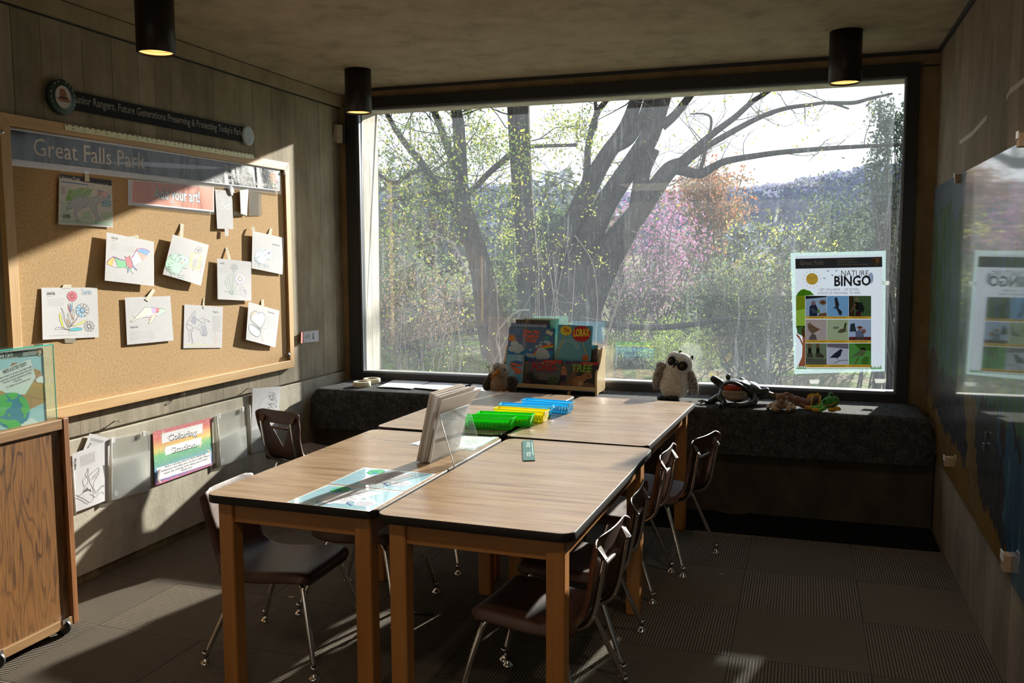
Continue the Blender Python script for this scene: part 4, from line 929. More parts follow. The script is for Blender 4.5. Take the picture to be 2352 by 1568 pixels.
for dx, dy, c, bo in ((.012, .014, hx('2c3040'), .02), (0, 0, hx('f4f4f6'), .012)):
    L_ = 5 if dx == 0 else 4
    tp(s, 'Coloring', 385+dx*800, 672+dy*800, 925+dx*800, 552+dy*800, .048, c, bold=bo, lay=L_); tp(s, 'Station', 450+dx*800, 912+dy*800, 915+dx*800, 786+dy*800, .048, c, bold=bo, lay=L_)
for k, t in enumerate(('Pick a coloring sheet to learn about the', 'wilderness and what you can do to help! Please', 'return the coloring tools when you\'re done!', 'Thank you!')):
    s.text(t, .52, .735+k*.057, .017, hx('6a6c74'), width=(.70, .83, .76, .2)[k], align='C', lay=4)
done(s)
# eye bolts in the concrete
for k, (px, py, lab) in enumerate(((413.5, 904.6, 'small chrome eye bolt in the concrete under the middle of the cork board'), (263, 967, 'small chrome eye bolt in the concrete just above the leftmost pocket'), (568, 892, 'tiny chrome bolt in the concrete beside the stack of sheets'))):
    p = at(px, py, 'x', LX); e_ = empty('eye_bolt', p, lab, 'bolt', 'bolts in the left wall')
    MB().tube([(0, 0, 0), (.018, 0, 0)], .003, 8).build('shank', M['chrome'], e_)
    MB().tube([(.018+.007*(1-math.cos(t)), 0, .007*math.sin(t)) for t in (i*math.pi/6 for i in range(13))], .002, 6).build('eye', M['chrome'], e_)
# folded TAPE label
s = wall_sheet('tape_label', [(696, 761.5), (732, 758), (732, 783.5), (697, 787)], (.002, .001, .001, .002), 'small folded white label with a down arrow, on the wall left of the window corner', 'label', val=LX, mat=M['card'], body='card')
s.crop(670, 740, .04464)
s.text('APE', .12, .66, .045, hx('70747a'), width=.30, lay=2).line([(1098, 545), (1105, 800)], .010, hx('2c3444'), lay=2).poly([(1055, 800), (1160, 775), (1110, 895)], hx('2c3444'), lay=2)
C_ = [at(692, 763, 'x', LX+.022), at(697, 762, 'x', LX+.004), at(697, 788, 'x', LX+.004), at(691, 788, 'x', LX+.022)]
t = Sheet(C_, origin=s.o); t.body('folded_flap', plain('red_card', (.42, .09, .07), .6), s.root, 3, 3, .0006); done(s)
# motion sensor and its cable channel
p = at(768, 309, 'y', WY-.05)
ms = empty('motion_sensor', (LX+.035, WY-.045, p.z), 'small cream plastic motion sensor high in the corner left of the window', 'motion sensor', None, math.radians(-42))
# axes: +y of the sensor frame points into the corner
mb = MB(); prof = [(-.032, -.062), (-.030, .066), (.030, .066), (.032, -.062)]
mb.grid(lambda u, v: Vector((-.032+.064*u, -.045-.020*math.sin(math.pi*u)**.5*(.6+.4*math.sin(math.pi*v)), -.066+.132*v)), 10, 10)
mb.box((-.032, -.046, -.066), (.032, 0, .066)); mb.build('housing', plain('cream_plastic', (.42, .37, .29), .5), ms, bevel=.004)
MB().box((-.022, -.070, -.052), (.022, -.055, .002)).build('lens', plain('lens_cream', (.36, .32, .24), .4), ms, bevel=.006)
MB().box((-.003, -.068, .012), (.003, -.058, .020)).build('indicator', plain('red_indicator', (.6, .02, .02), .3), ms)
MB().box((-.030, 0, -.062), (.034, .02, .062)).build('mounting_block', M['black_trim'], ms)
cc = MB().box((LX+.052, WY-.016, p.z+.05), (LX+.078, WY-.001, 2.80)).build('cable_channel', M['black_trim']); props(cc, 'black cable channel running from the motion sensor up to the ceiling', 'cable channel')
# ------------------------------------------------------------------ oak cart at the left edge
XC = -2.925
cyf, cyn = at(165, 1200, 'x', XC).y+.012, 2.44
czt = at(150, 960, 'x', XC).z; czb = at(188, 1425, 'x', XC).z+.002
ct = empty('wooden_cart', ((XC+LX+.03)/2, (cyn+cyf)/2, 0), 'dark oak panelled cart on black casters at the left edge', 'cart')
def plywood():
    a = N('stained_oak_plywood'); co = a.n('TexCoord').outputs['Object']
    n_ = a.noise(a.n('Mapping', {'Vector': co, 'Scale': (1, 4.6, .75)}).outputs[0], 2.3, 2, .5, .3)
    r = a.math('FRACT', a.math('MULTIPLY', n_, 11)); ed = a.ramp(r, [(.0, 1), (.16, .55), (.26, .0), (.86, 0), (1, 1)])
    fine = a.noise(a.n('Mapping', {'Vector': co, 'Scale': (60, 60, 3)}).outputs[0], 3, 3, .6)
    col = a.ramp(fine, [(.3, (.14, .058, .015)), (.7, (.25, .11, .03))]); big = a.ramp(n_, [(.46, 0), (.5, 1), (.54, 0)])
    col = a.mix(a.math('MULTIPLY', ed, a.ramp(a.noise(co, 7, 2), [(.4, .35), (.6, .95)])), col, (.035, .013, .004)); a.bsdf(col, .42, coat=.15); return a.m
M['ply'] = plywood(); M['cart_rail'] = wood('weathered_oak_rail', (.16, .075, .024), (.29, .16, .06), 1, 1.4, .5); M['cart_post'] = wood('dark_oak_post', (.13, .045, .014), (.30, .12, .035), 2, 1.4, .45)
rel(MB().box((LX+.03, cyn, czb+.01), (XC-.014, cyf-.012, czt-.012)).build('side_panel', M['ply'], ct), ct)
pw = .03
for y0_, y1_ in ((cyf-pw, cyf), (cyn-pw, cyn)): rel(MB().box((XC-.06, y0_, czb), (XC, y1_, czt)).build('corner_post', M['cart_post'], ct, bevel=.003), ct)
for z0_, z1_ in ((czt-.045, czt-.002), (czb, czb+.04)): rel(MB().box((XC-.05, cyn, z0_), (XC-.002, cyf-pw, z1_)).build('rail', M['cart_rail'], ct, bevel=.003), ct)
rel(MB().box((LX+.02, cyn-pw, czt-.02), (XC-.052, cyf, czt-.001)).build('top_board', M['cart_rail'], ct), ct)
M['caster'] = plain('black_rubber_wheel', (.012, .012, .014), .35)
def caster(x, y):
    w_ = MB().lathe([(.0001, -.014), (.020, -.016), (.031, -.012), (.034, -.005), (.034, .005), (.031, .012), (.020, .016), (.0001, .014)], (0, 0, 0), 24, M=Matrix.Rotation(math.pi/2, 4, 'X') @ Matrix.Rotation(.5, 4, 'Y')).build('caster_wheel', M['caster'], ct)
    w_.location = Vector((x, y, .034))-ct.location
    f_ = MB().box((-.02, -.018, .020), (.02, .018, .04)).box((-.012, -.02, .01), (-.004, .02, .03)).build('caster_fork', M['chrome'], w_)
for x, y in ((XC-.02, cyf-.07), (XC-.02, cyn+.1), (LX+.10, cyf-.07), (LX+.10, cyn+.1)): caster(x, y)
# acrylic case with the letter poster on the cart
XA = XC-.03
ya, za = at(132, 985, 'x', XA).y, at(118, 790, 'x', XA).z
ac = empty('acrylic_sign_box', (XA-.03, ya-.2, czt), 'clear green-edged acrylic box holding a Write a Letter Today poster on the oak cart', 'display box')
M['green_edge'] = plain('green_glass_edge', (.05, .42, .33), .2); yn_ = cyn+.02
M['acrylic_box'] = film('greenish_acrylic', .03, .03, (.85, .87, .88), (.93, .99, .96))
D = .075
rel(MB().box((XA-.003, yn_, czt), (XA, ya, za)).build('front_pane', M['acrylic_box'], ac), ac); rel(MB().box((XA-D, yn_, czt), (XA-D+.003, ya, za)).build('back_pane', M['acrylic_box'], ac), ac)
rel(MB().box((XA-D, ya-.003, czt), (XA, ya, za)).build('side_pane', M['acrylic_box'], ac), ac)
rel(MB().box((XA-D, yn_, za-.0045), (XA+.001, ya+.001, za)).build('top_pane', M['acrylic_box'], ac), ac)
rel(MB().box((XA-.0025, yn_, za-.004), (XA+.0015, ya+.0015, za+.0008)).build('top_edge', M['green_edge'], ac), ac)
rel(MB().box((XA-.002, ya-.001, czt), (XA+.0012, ya+.0012, za)).build('side_edge', M['green_edge'], ac), ac)
XP = XA-.012
yr = at(103, 900, 'x', XP).y; yl = yr-.42; z1_ = at(100, 796, 'x', XP).z; z0_ = czt+.004
C_ = [Vector((XP, yl, z1_)), Vector((XP, yr, z1_)), Vector((XP, yr, z0_)), Vector((XP, yl, z0_))]
lp = empty('letter_poster', sum(C_, Vector())/4, 'Write a Letter Today poster with a green and blue globe, inside the acrylic box', 'poster')
f_ = lambda P_: (1176+F*((P_-CC).dot(CR))/((P_-CC).dot(CW)), 784-F*((P_-CC).dot(CU))/((P_-CC).dot(CW)))
s = Sheet(C_, pix=[f_(c) for c in C_]); s.root = lp; s.artname = 'printing'; s.body('poster_sheet', M['card'], lp, 2, 2)
s.crop(0, 780, .17857)
s.poly([(-900, 270), (558, 205), (605, 1060), (-800, 1300)], hx('a9cfe0'), lay=1).poly([(-900, 240), (553, 120), (556, 200), (-900, 330)], hx('15181f'), lay=2)
s.poly([(-300, 600), (0, 590), (140, 700), (300, 700), (440, 370), (520, 400), (560, 560), (590, 800), (330, 920), (-300, 1100)], hx('c08a55'), lay=2).poly([(130, 340), (160, 295), (230, 300), (300, 400), (150, 500)], hx('b06a3c'), lay=2)
s.poly([(-200, 470), (393, 240), (462, 480), (330, 700), (140, 715), (15, 655), (-200, 700)], hx('e4e4ea'), lay=3)
s.line([(-200, 470), (393, 240), (462, 480), (330, 700)], .0008, GREY, lay=4).line([(516, 395), (330, 705), (590, 780)], .0008, GREY, lay=4)
s.ell(150, 910, 232, 232, hx('1e86a8'), lay=4, n=48)
for p in ([(80, 700), (150, 680), (235, 690), (215, 740), (160, 770), (110, 740)], [(250, 730), (330, 760), (375, 860), (370, 930), (300, 950), (265, 900), (290, 840), (245, 790)], [(0, 720), (60, 700), (100, 770), (60, 800), (150, 800), (140, 860), (80, 900), (60, 960), (0, 990), (-80, 980), (-70, 800)], [(0, 1010), (100, 1030), (200, 1030), (265, 1080), (230, 1130), (120, 1140), (80, 1100), (0, 1060), (-60, 1040)], [(90, 960), (120, 950), (137, 975), (110, 992)], [(310, 950), (340, 960), (320, 1005), (295, 990)]): s.poly(p, hx('4cb858'), lay=6, smooth=3)
for cx, cy, r_ in ((400, 1050, 55), (350, 1080, 50), (445, 1065, 40), (300, 1100, 35)): s.ell(cx, cy, r_, r_*.75, hx('dfe6f0'), lay=7, n=18)
for cx, cy, r_ in ((535, 500, 45), (500, 520, 42), (545, 530, 34)): s.ell(cx, cy, r_, r_*.8, hx('eef2f6'), lay=7, n=18)
tp(s, 'Great Falls Park', -190, 250, 168, 208, .028, WHITE, lay=4, serif=True, bold=.012); tp(s, 'George Washington Memorial Parkway', -480, 318, 230, 235, .013, WHITE, lay=4, bold=.01)
tp(s, 'National Park Service', 300, 185, 468, 165, .013, WHITE, lay=4, bold=.01); tp(s, 'Department of Interior', 292, 213, 468, 190, .013, WHITE, lay=4, bold=.01)
tp(s, 'WRITE A LETTER TODAY!', 40, 445, 342, 328, .022, hx('3c3c44'), lay=5, bold=.015)
for t, a, b, c_, d_ in (('Send a letter to someone you think would', 2, 508, 405, 355), ('appreciate a handwritten letter from you!', 8, 546, 415, 388), ('Tell them of your adventures at Great', 38, 572, 405, 430), ('Falls Park', 185, 550, 280, 515), ('P.S. Adults can send letters too!', 85, 628, 395, 508)): tp(s, t, a, b, c_, d_, .0125, hx('55555c'), lay=5)
u_, v_ = s.uv((505, 162)); arrowhead(s, u_, v_, .030/s.w, .036/s.h, 5)
s.line([(390, 715), (300, 770), (390, 715), (330, 800), (390, 715), (405, 880)], .0008, GREY, lay=8); done(s)
# ================================================================== right wall
Rw = []
def mural():
    a = N('painted_mural'); co = a.n('NewGeometry').outputs['Position']; X = a.xyz(co); Y, Z = X[1], X[2]
    n1 = a.noise(co, 2.2, 4, .6); n2 = a.noise(a.n('Mapping', {'Vector': co, 'Scale': (1, 3.2, .9)}).outputs[0], 5, 5, .65); n3 = a.noise(co, 9, 4, .7)
    col = a.ramp(n2, [(.3, (.16, .085, .02)), (.55, (.27, .15, .035)), (.75, (.36, .23, .09))])
    dark = a.ramp(a.noise(a.n('Mapping', {'Vector': co, 'Scale': (1, 5, 3)}).outputs[0], 4, 4, .7), [(.3, (.012, .014, .018)), (.6, (.05, .06, .075)), (.8, (.13, .12, .11))])
    # dark rocks: everything higher than a wandering line falling towards the viewer
    zl = a.math('ADD', a.math('MULTIPLY_ADD', Y, .11, .10), a.math('MULTIPLY', a.math('SUBTRACT', n3, .5), .34))
    col = a.mix(a.math('GREATER_THAN', Z, zl), col, dark)
    och = a.math('MULTIPLY', a.math('LESS_THAN', a.math('ABSOLUTE', a.math('SUBTRACT', a.math('ADD', Y, a.math('MULTIPLY', Z, -.55)), a.math('ADD', 3.98, a.math('MULTIPLY', a.math('SUBTRACT', n3, .5), .5)))), .14), a.math('LESS_THAN', Z, .95))
    col = a.mix(och, col, a.ramp(n2, [(.3, (.12, .08, .03)), (.6, (.30, .20, .07)), (.8, (.10, .16, .05))]))
    blue = a.ramp(n2, [(.3, (.012, .05, .11)), (.55, (.03, .12, .21)), (.75, (.16, .28, .34))])
    yl = a.math('ADD', a.math('MULTIPLY_ADD', Z, .85, 3.10), a.math('MULTIPLY', a.math('SUBTRACT', n1, .5), .55))
    water = a.math('LESS_THAN', Y, yl)
    rocks = a.math('GREATER_THAN', a.noise(a.n('Mapping', {'Vector': co, 'Scale': (1, 2.5, 1.6)}).outputs[0], 2.0, 2, .5), .60)
    col = a.mix(water, col, blue); col = a.mix(a.math('MULTIPLY', a.math('MULTIPLY', water, rocks), a.math('GREATER_THAN', Z, .74)), col, (.03, .022, .018))
    green = a.ramp(n2, [(.3, (.015, .055, .035)), (.47, (.06, .19, .05)), (.56, (.06, .17, .22)), (.70, (.10, .20, .30)), (.8, (.24, .32, .26))])
    zg = a.math('ADD', a.math('MULTIPLY', a.math('SUBTRACT', n1, .5), .7), .98)
    col = a.mix(a.math('GREATER_THAN', Z, zg), col, green)
    sky = a.ramp(a.math('ADD', Z, a.math('MULTIPLY', a.math('SUBTRACT', n2, .5), .6)), [(.0, 0), (1, 1)])
    zs = a.math('ADD', a.math('MULTIPLY', a.math('SUBTRACT', n1, .5), .5), 1.86); col = a.mix(a.math('GREATER_THAN', Z, zs), col, (.10, .19, .29))
    h = a.noise(a.n('Mapping', {'Vector': co, 'Scale': (1, 30, 5)}).outputs[0], 2.2, 3, .6)
    a.bsdf(col, .35, 0, a.bump(h, .0012), 1, .5, **{'Coat Roughness': .045, 'Coat IOR': 1.7}); return a.m
M['mural'] = mural()
MY1 = 5.985
mu = empty('wall_mural', (RX-.012, 3.3, 1.2), 'glossy painted mural panel of a rocky river shore on the right wall', 'mural')
mb = MB(); ys = (.6, MY1); zt = (2.0, 1.992); zb = (.35, .468)
mb.add([(RX-.012, ys[0], zb[0]), (RX-.012, ys[1], zb[1]), (RX-.012, ys[1], zt[1]), (RX-.012, ys[0], zt[0]), (RX-.001, ys[0], zb[0]), (RX-.001, ys[1], zb[1]), (RX-.001, ys[1], zt[1]), (RX-.001, ys[0], zt[0])],
       [(0, 3, 2, 1), (4, 5, 6, 7), (0, 1, 5, 4), (1, 2, 6, 5), (2, 3, 7, 6), (3, 0, 4, 7)])
rel(mb.build('painted_panel', M['mural'], mu), mu)
rel(MB().box((RX-.0235, .6, .47), (RX-.0205, MY1-.02, .473)).build('sheet_edge', M['acrylic_edge'], mu), mu) if 0 else None
M['block'] = wood('pale_wood_block', (.30, .20, .12), (.46, .34, .22), 2, 2, .6)
for k, (px, py, s_, lab) in enumerate(((2196, 410, .018, 'small wooden block holding the far top of the mural'), (2342, 321, .02, 'small wooden block holding the mural top near the right edge of the picture'), (2172, 1058, .020, 'small pale block under the far bottom corner of the mural'), (2306, 1288, .026, 'pale wooden block under the mural near the camera'))):
    p = at(px, py, 'x', RX-.03); e_ = empty('mural_block', p, lab, 'wooden block', 'blocks holding the mural')
    MB().box((-.006, -s_, -s_*1.3), (.030, s_, s_*1.1)).build('block', M['block'], e_, bevel=.002)
    MB().box((-.010, -s_*.8, s_*.2), (-.006, s_*.8, s_*1.5)).build('clear_tab', M['acrylic_edge'], e_)
for px, py, lab in ((2263, 1002, 'upper small square hole plate in the mural'), (2259, 1027, 'lower small square hole plate in the mural')):
    p = at(px, py, 'x', RX-.0205); e_ = empty('hole_plate', p, lab, 'plate')
    MB().box((-.0008, -.018, -.014), (.0003, .018, .014)).build('hole', ink(BLACK), e_); MB().box((-.003, -.02, .012), (.0003, .02, .017)).build('metal_lip', M['chrome'], e_)
chalk = plain('chalk_mark', (.50, .47, .42), .9)
for k, (p_, lab) in enumerate((([(2204, 328), (2232, 308), (2266, 270)], 'lower pale chalk stroke on the brown right wall'), ([(2312, 226), (2318, 212), (2352, 185)], 'upper pale chalk stroke on the brown right wall at the picture edge'))):
    P_ = [at(a, b, 'x', RX-.0006) for a, b in p_]; b = MB()
    vs = []
    for q_ in P_: vs += [q_+Vector((0, 0, .012)), q_+Vector((0, 0, -.010))]
    b.add(vs, [(2*i, 2*i+1, 2*i+3, 2*i+2) for i in range(len(P_)-1)]); o = b.build('chalk_mark', chalk); props(o, lab, 'chalk mark')
# ================================================================== bingo poster on the glass
px = [(1815.3, 580.6), (2034.7, 575.6), (2032.5, 852.6), (1824.4, 858.7)]
M['poster_paper'] = paper('poster_paper', (.50, .48, .57), .9)
C_ = [at(a, b, 'y', GY-.002) for a, b in px]
s = Sheet(C_, pix=px); s.layer = .00015; s.trans = True
bp = empty('bingo_poster', s.o, 'laminated Nature Bingo poster taped to the inside of the big window', 'poster'); s.root = bp; s.artname = 'printing'
s.body('laminate', film('milky_laminate', .24, .2, (.42, .52, .55), (.86, .93, .94)), bp, 4, 4)
s.crop(1780, 560, .21676)
s.poly([(215, 130), (1140, 115), (1142, 1325), (228, 1330)], M['poster_paper'], lay=1)
s.poly([(218, 160), (1136, 138), (1138, 250), (220, 270)], hx('1c1a1a'), lay=2)
tp(s, 'Great Falls', 265, 228, 522, 225, .040, WHITE, lay=4, serif=True, bold=.015)
for t, a, b, c_ in (('National Park Service', 668, 182, 845), ('Department of the Interior', 668, 206, 886), ('George Washington Memorial Parkway', 668, 232, 992)): tp(s, t, a, b, c_, b-5, .0125, WHITE, lay=4, bold=.012)
u_, v_ = s.uv((1077, 195)); arrowhead(s, u_, v_, .078, .072, 4)
for k in range(14): a = k*math.pi/7; s.line([(400+78*math.cos(a), 380+78*math.sin(a)), (400+102*math.cos(a), 380+102*math.sin(a))], .0018, hx('e8a860'), lay=3)
s.ell(400, 380, 65, 63, hx('eeb02a'), lay=3); s.line([(385, 372), (397, 382), (409, 372)], .002, hx('7a5020'), lay=5); s.line([(362, 358), (370, 364), (380, 358)], .002, hx('7a5020'), lay=5); s.line([(416, 360), (424, 366), (434, 360)], .002, hx('7a5020'), lay=5)
for x, y in ((572, 292), (660, 290), (617, 338), (532, 370), (695, 345)): s.poly([(x-14, y-10), (x, y), (x+10, y-12), (x+6, y+10), (x-8, y+6)], hx('5a8ccc'), lay=3)
s.ell(1020, 370, 28, 60, hx('b8cdea'), lay=2)
tp(s, 'NATURE', 710, 348, 997, 348, .052, hx('3c3c40'), lay=5); tp(s, 'BINGO', 638, 455, 1020, 448, .088, hx('16161a'), lay=5, bold=.03)
tp(s, 'GET 3 IN A ROW  -  UP, DOWN,', 480, 508, 898, 505, .022, hx('55555c'), lay=4); tp(s, 'ACROSS OR DIAGONAL TO WIN!', 460, 546, 912, 542, .022, hx('55555c'), lay=4)
s.poly([(225, 905), (225, 560), (250, 540), (270, 500), (310, 488), (345, 510), (380, 510), (395, 545), (425, 555), (325, 560), (325, 905), (280, 885)], hx('9ccc2a'), lay=2).poly([(225, 720), (225, 565), (300, 545), (325, 600), (325, 700)], hx('cfd83a'), lay=3)
s.poly([(225, 560), (250, 520), (310, 488), (380, 510), (425, 555), (330, 560)], hx('5fb82e'), lay=3).poly([(228, 880), (325, 880), (325, 1000), (240, 960)], hx('2f5a22'), lay=2)
s.poly([(228, 960), (262, 990), (300, 1060), (285, 900), (310, 900), (326, 980), (326, 1300), (245, 1300), (290, 1200), (295, 1090), (262, 1020), (230, 985)], hx('a8502a'), lay=3)
for k in range(48):
    x = 228+k*19; s.poly([(x-9, 1326), (x-3, 1326-(22+(k*37 % 26) if k < 6 or k > 41 else 12)), (x+12, 1326)], hx('5fae3a'), lay=5)
gx_ = [327, 557, 790, 1024]; gy_ = [(562, 780, 806), (812, 1030, 1058), (1062, 1282, 1310)]
names = ['1.WATER BOTTLE', '2.TURKEY VULTURE', '3.BACKPACK', '4.WHITE-THROATED SPARROW', '5.CANADA GOOSE', '6.PARK RANGER', '7.HIKING BOOTS', '8.AMERICAN CROW', '9.CAROLINA CHICKADEE']
bg = ['8fb0d0', '6aa8e0', '2c4420', 'b8a098', 'a8b884', 'a9c0e0', '5c6a48', 'c4c4d4', '3f8a2c']
for r_ in range(3):
    y0_, y1_, y2_ = gy_[r_]
    s.poly([(gx_[0], y1_), (gx_[3], y1_), (gx_[3], y2_), (gx_[0], y2_)], hx('eeac20'), lay=3)
    for c_ in range(3):
        k = r_*3+c_; a, b = gx_[c_]+1, gx_[c_+1]-1
        s.poly([(a, y0_), (b, y0_), (b, y1_), (a, y1_)], hx(bg[k]), lay=3)
        tp(s, names[k], a+(35 if k != 3 and k != 8 else 4), y2_-6, b-(35 if k != 3 and k != 8 else 4), y2_-6, .0125, hx('6a4a10'), lay=5)
Q = lambda P_, c_, l=4: s.poly(P_, hx(c_), lay=l)
Q([(328, 562), (556, 562), (556, 575), (328, 596)], '1e1c1c'); Q([(480, 750), (556, 740), (556, 779), (460, 779)], 'c06a3c'); s.ell(515, 632, 40, 30, hx('c8b8a0'), lay=4); s.ell(515, 632, 24, 18, hx('c07048'), lay=5)
Q([(370, 779), (372, 680), (395, 655), (440, 655), (460, 700), (455, 779)], '26304e'); s.ell(413, 640, 26, 26, hx('d89aa8'), lay=5); Q([(385, 700), (405, 690), (470, 730), (460, 750), (400, 740)], '7fa8dc', 6); Q([(455, 715), (478, 700), (485, 740), (465, 748)], '8ac83a', 6)
Q([(640, 590), (665, 572), (690, 660), (680, 690), (720, 730), (715, 770), (690, 765), (660, 700), (615, 690), (650, 680)], '3a3434')
Q([(791, 562), (840, 562), (850, 779), (791, 779)], '5a4a3c'); Q([(870, 640), (930, 630), (955, 700), (940, 740), (890, 730)], '2e3450', 5); s.ell(875, 600, 24, 28, hx('d8cdb0'), lay=6); Q([(850, 640), (870, 650), (850, 700), (812, 740), (805, 730)], 'd09a80', 6); Q([(865, 720), (920, 730), (915, 779), (860, 779)], '6a2a4c', 5); Q([(850, 620), (890, 630), (900, 720), (862, 710)], '20242c', 5)
Q([(350, 870), (375, 842), (400, 870), (450, 900), (490, 915), (440, 945), (400, 965), (365, 930)], 'a07858'); Q([(352, 862), (370, 845), (392, 870), (380, 895)], 'e8e8ea', 5); Q([(370, 900), (440, 930), (420, 960), (375, 940)], 'd8d4d8', 5); Q([(370, 1000), (400, 960), (440, 975), (450, 1029), (365, 1029)], '8a8490', 5)
Q([(668, 950), (700, 915), (740, 905), (755, 850), (770, 845), (760, 900), (765, 940), (715, 955)], '80706a'); s.line([(742, 905), (752, 855), (768, 850)], .005, BLACK, lay=5); Q([(620, 890), (690, 885), (680, 910), (630, 915)], 'b8b8c8')
Q([(791, 995), (1023, 995), (1023, 1029), (791, 1029)], '8a2e28'); Q([(810, 860), (850, 850), (870, 940), (800, 940)], '2e3c44'); Q([(860, 940), (900, 925), (945, 940), (948, 1029), (865, 1029)], '8f98b4', 5); s.ell(905, 905, 24, 22, hx('d89a80'), lay=6); Q([(872, 895), (905, 878), (938, 895), (930, 903), (880, 903)], 'b86a3a', 7); s.ell(948, 935, 22, 24, hx('e07060'), lay=6)
for x in (372, 460): Q([(x-22, 1064), (x+22, 1064), (x+16, 1110), (x-16, 1110)], 'c89a84'); Q([(x-16, 1110), (x+18, 1110), (x+20, 1165), (x-14, 1165)], '20242a', 5); Q([(x-26, 1165), (x+26, 1160), (x+70 if x > 400 else x+40, 1195), (x+60 if x > 400 else x+30, 1215), (x-28, 1205)], '6c6862', 5)
Q([(328, 1215), (556, 1225), (556, 1281), (328, 1281)], '9aa0ac', 4)
Q([(558, 1064), (789, 1064), (789, 1120), (558, 1100)], '9a8f98'); Q([(585, 1215), (640, 1165), (690, 1130), (705, 1120), (728, 1132), (715, 1150), (705, 1190), (670, 1215), (620, 1210)], '26283c', 5); s.line([(675, 1210), (672, 1235), (690, 1238)], .002, BLACK, lay=5); s.line([(630, 1270), (700, 1240), (780, 1235)], .004, hx('8a7a6c'), lay=5)
Q([(850, 1062), (1023, 1062), (1023, 1140), (900, 1130)], '6cb040'); Q([(815, 1210), (860, 1170), (900, 1140), (940, 1110), (968, 1125), (960, 1160), (930, 1195), (880, 1190)], 'b4b0b0', 5); s.ell(942, 1122, 26, 15, hx('1c1c20'), lay=6, rot=.2); s.ell(940, 1136, 22, 8, hx('f0f0f0'), lay=7); Q([(920, 1240), (960, 1195), (1000, 1200), (995, 1281), (930, 1281)], '8acc6a'); s.line([(855, 1275), (890, 1205)], .006, hx('a89060'), lay=5)
done(s)
for px_, py_, w_, lab in ((1871, 876, .033, 'torn bit of clear tape on the glass below the poster, left one'), (2022, 874, .035, 'torn bit of clear tape on the glass below the poster, right one'), (2036, 649, .026, 'small tape scrap on the glass just right of the poster')):
    p = at(px_, py_, 'y', GY-.0015); e_ = MB().prism([(-w_, .010), (-w_*.8, -.016), (w_*.7, -.014), (w_, .012)], -.0005, .0005, M=Matrix.Rotation(math.pi/2, 4, 'X')).build('tape_scrap', paper('tape_scrap_film', (.8, .82, .82), .9)); e_.location = p; props(e_, lab, 'tape')
# ================================================================== things on the tables
def tabletop_sheet(name, px, label, cat='placemat', z=TZ, lifts=(.001, .001, .001, .001), mat=None, bulge=0, body='laminate', grp=None):
    C_ = [at(p[0], p[1], 'z', z+l) for p, l in zip(px, lifts)]
    s = Sheet(C_, n=(0, 0, 1), bulge=bulge, pix=px); r_ = empty(name, s.o, label, cat, grp); s.root = r_; s.artname = 'printing'; s.body(body, mat or M['mat_sheet'], r_, thick=.0006); return s
def glossy(name, c): return plain(name, c, .28, 0, .8, .5)
M['mat_sheet'] = glossy('laminated_white', (.74, .76, .77))
def placemat(s, quad, seed):
    """quad: printed area in crop px TL TR BR BL (TL = globe corner)"""
    def T(u, v):
        a, b, c, d = quad; return ((a[0]*(1-u)+b[0]*u)*(1-v)+(d[0]*(1-u)+c[0]*u)*v, (a[1]*(1-u)+b[1]*u)*(1-v)+(d[1]*(1-u)+c[1]*u)*v)
    f = lambda P_: [T(*p) for p in P_]
    s.poly(f([(0, 0), (1, 0), (1, 1), (0, 1)]), M['mat_blue'], lay=2)
    s.poly(f([(.25, .50), (.45, .02), (.80, .10), (.60, .80), (.28, .85)]), hx('d2d4dc'), lay=3).line(f([(.25, .50), (.45, .02), (.80, .10), (.60, .80)]), .001, hx('4a4a60'), lay=4)
    s.poly(f([(.12, .12), (.16, .02), (.24, -.01), (.32, .04), (.34, .14), (.30, .26), (.22, .30), (.14, .24)]), hx('1c8a98'), lay=5, smooth=3)
    for P_ in ([(.13, .08), (.2, .01), (.25, .06), (.2, .12)], [(.27, .04), (.33, .10), (.30, .22), (.26, .14)], [(.14, .16), (.2, .17), (.22, .26), (.16, .24)]): s.poly(f(P_), hx('3faf50'), lay=6, smooth=3)
    for cx, cy, r_ in ((.72, .62, .09), (.82, .58, .10), (.90, .66, .08), (.78, .74, .10), (.86, .76, .08), (.35, .80, .06), (.42, .84, .06)):
        s.poly(f([(cx+r_*math.cos(t)*.8, cy+r_*math.sin(t)) for t in (k*.5 for k in range(13))]), hx('e4e8f2'), lay=6)
    s.line(f([(.62, .62), (.60, .72), (.66, .80), (.72, .86)]), .004, hx('2c50a0'), lay=7, smooth=3).line(f([(.30, .76), (.27, .84), (.30, .88)]), .003, hx('2c50a0'), lay=7)
    q = random.Random(seed)
    for k in range(13): v = .16+k*.045; a = .44+q.uniform(-.02, .02)+(.0 if k < 6 else .03); s.line(f([(a, v), (a+q.uniform(.08, .2), v+.035)]), .0018, hx('44485a'), lay=8)
    for k in range(4): v = .62+k*.05; s.line(f([(.72, v), (.90, v+.01)]), .004, hx('6a7088'), lay=8)
M['mat_blue'] = glossy('printed_sky_blue', (.32, .56, .68))
s = tabletop_sheet('placemat', [(753, 1112), (929, 1128.4), (848.5, 1174.4), (658, 1153.4)], 'laminated blue placemat with a globe, nearest the front edge of the left table', grp='laminated placemats'); s.crop(640, 1050, .16156)
placemat(s, [(715, 400), (1740, 500), (1290, 755), (140, 635)], 1); done(s)
s = tabletop_sheet('placemat', [(834.7, 1073), (1002.8, 1088), (929.5, 1127.5), (755, 1110.2)], 'laminated blue placemat with a globe, the one behind, nearer the sign holder', grp='laminated placemats'); s.crop(640, 1050, .16156)
placemat(s, [(1215, 160), (2200, 240), (1800, 470), (740, 370)], 2); done(s)
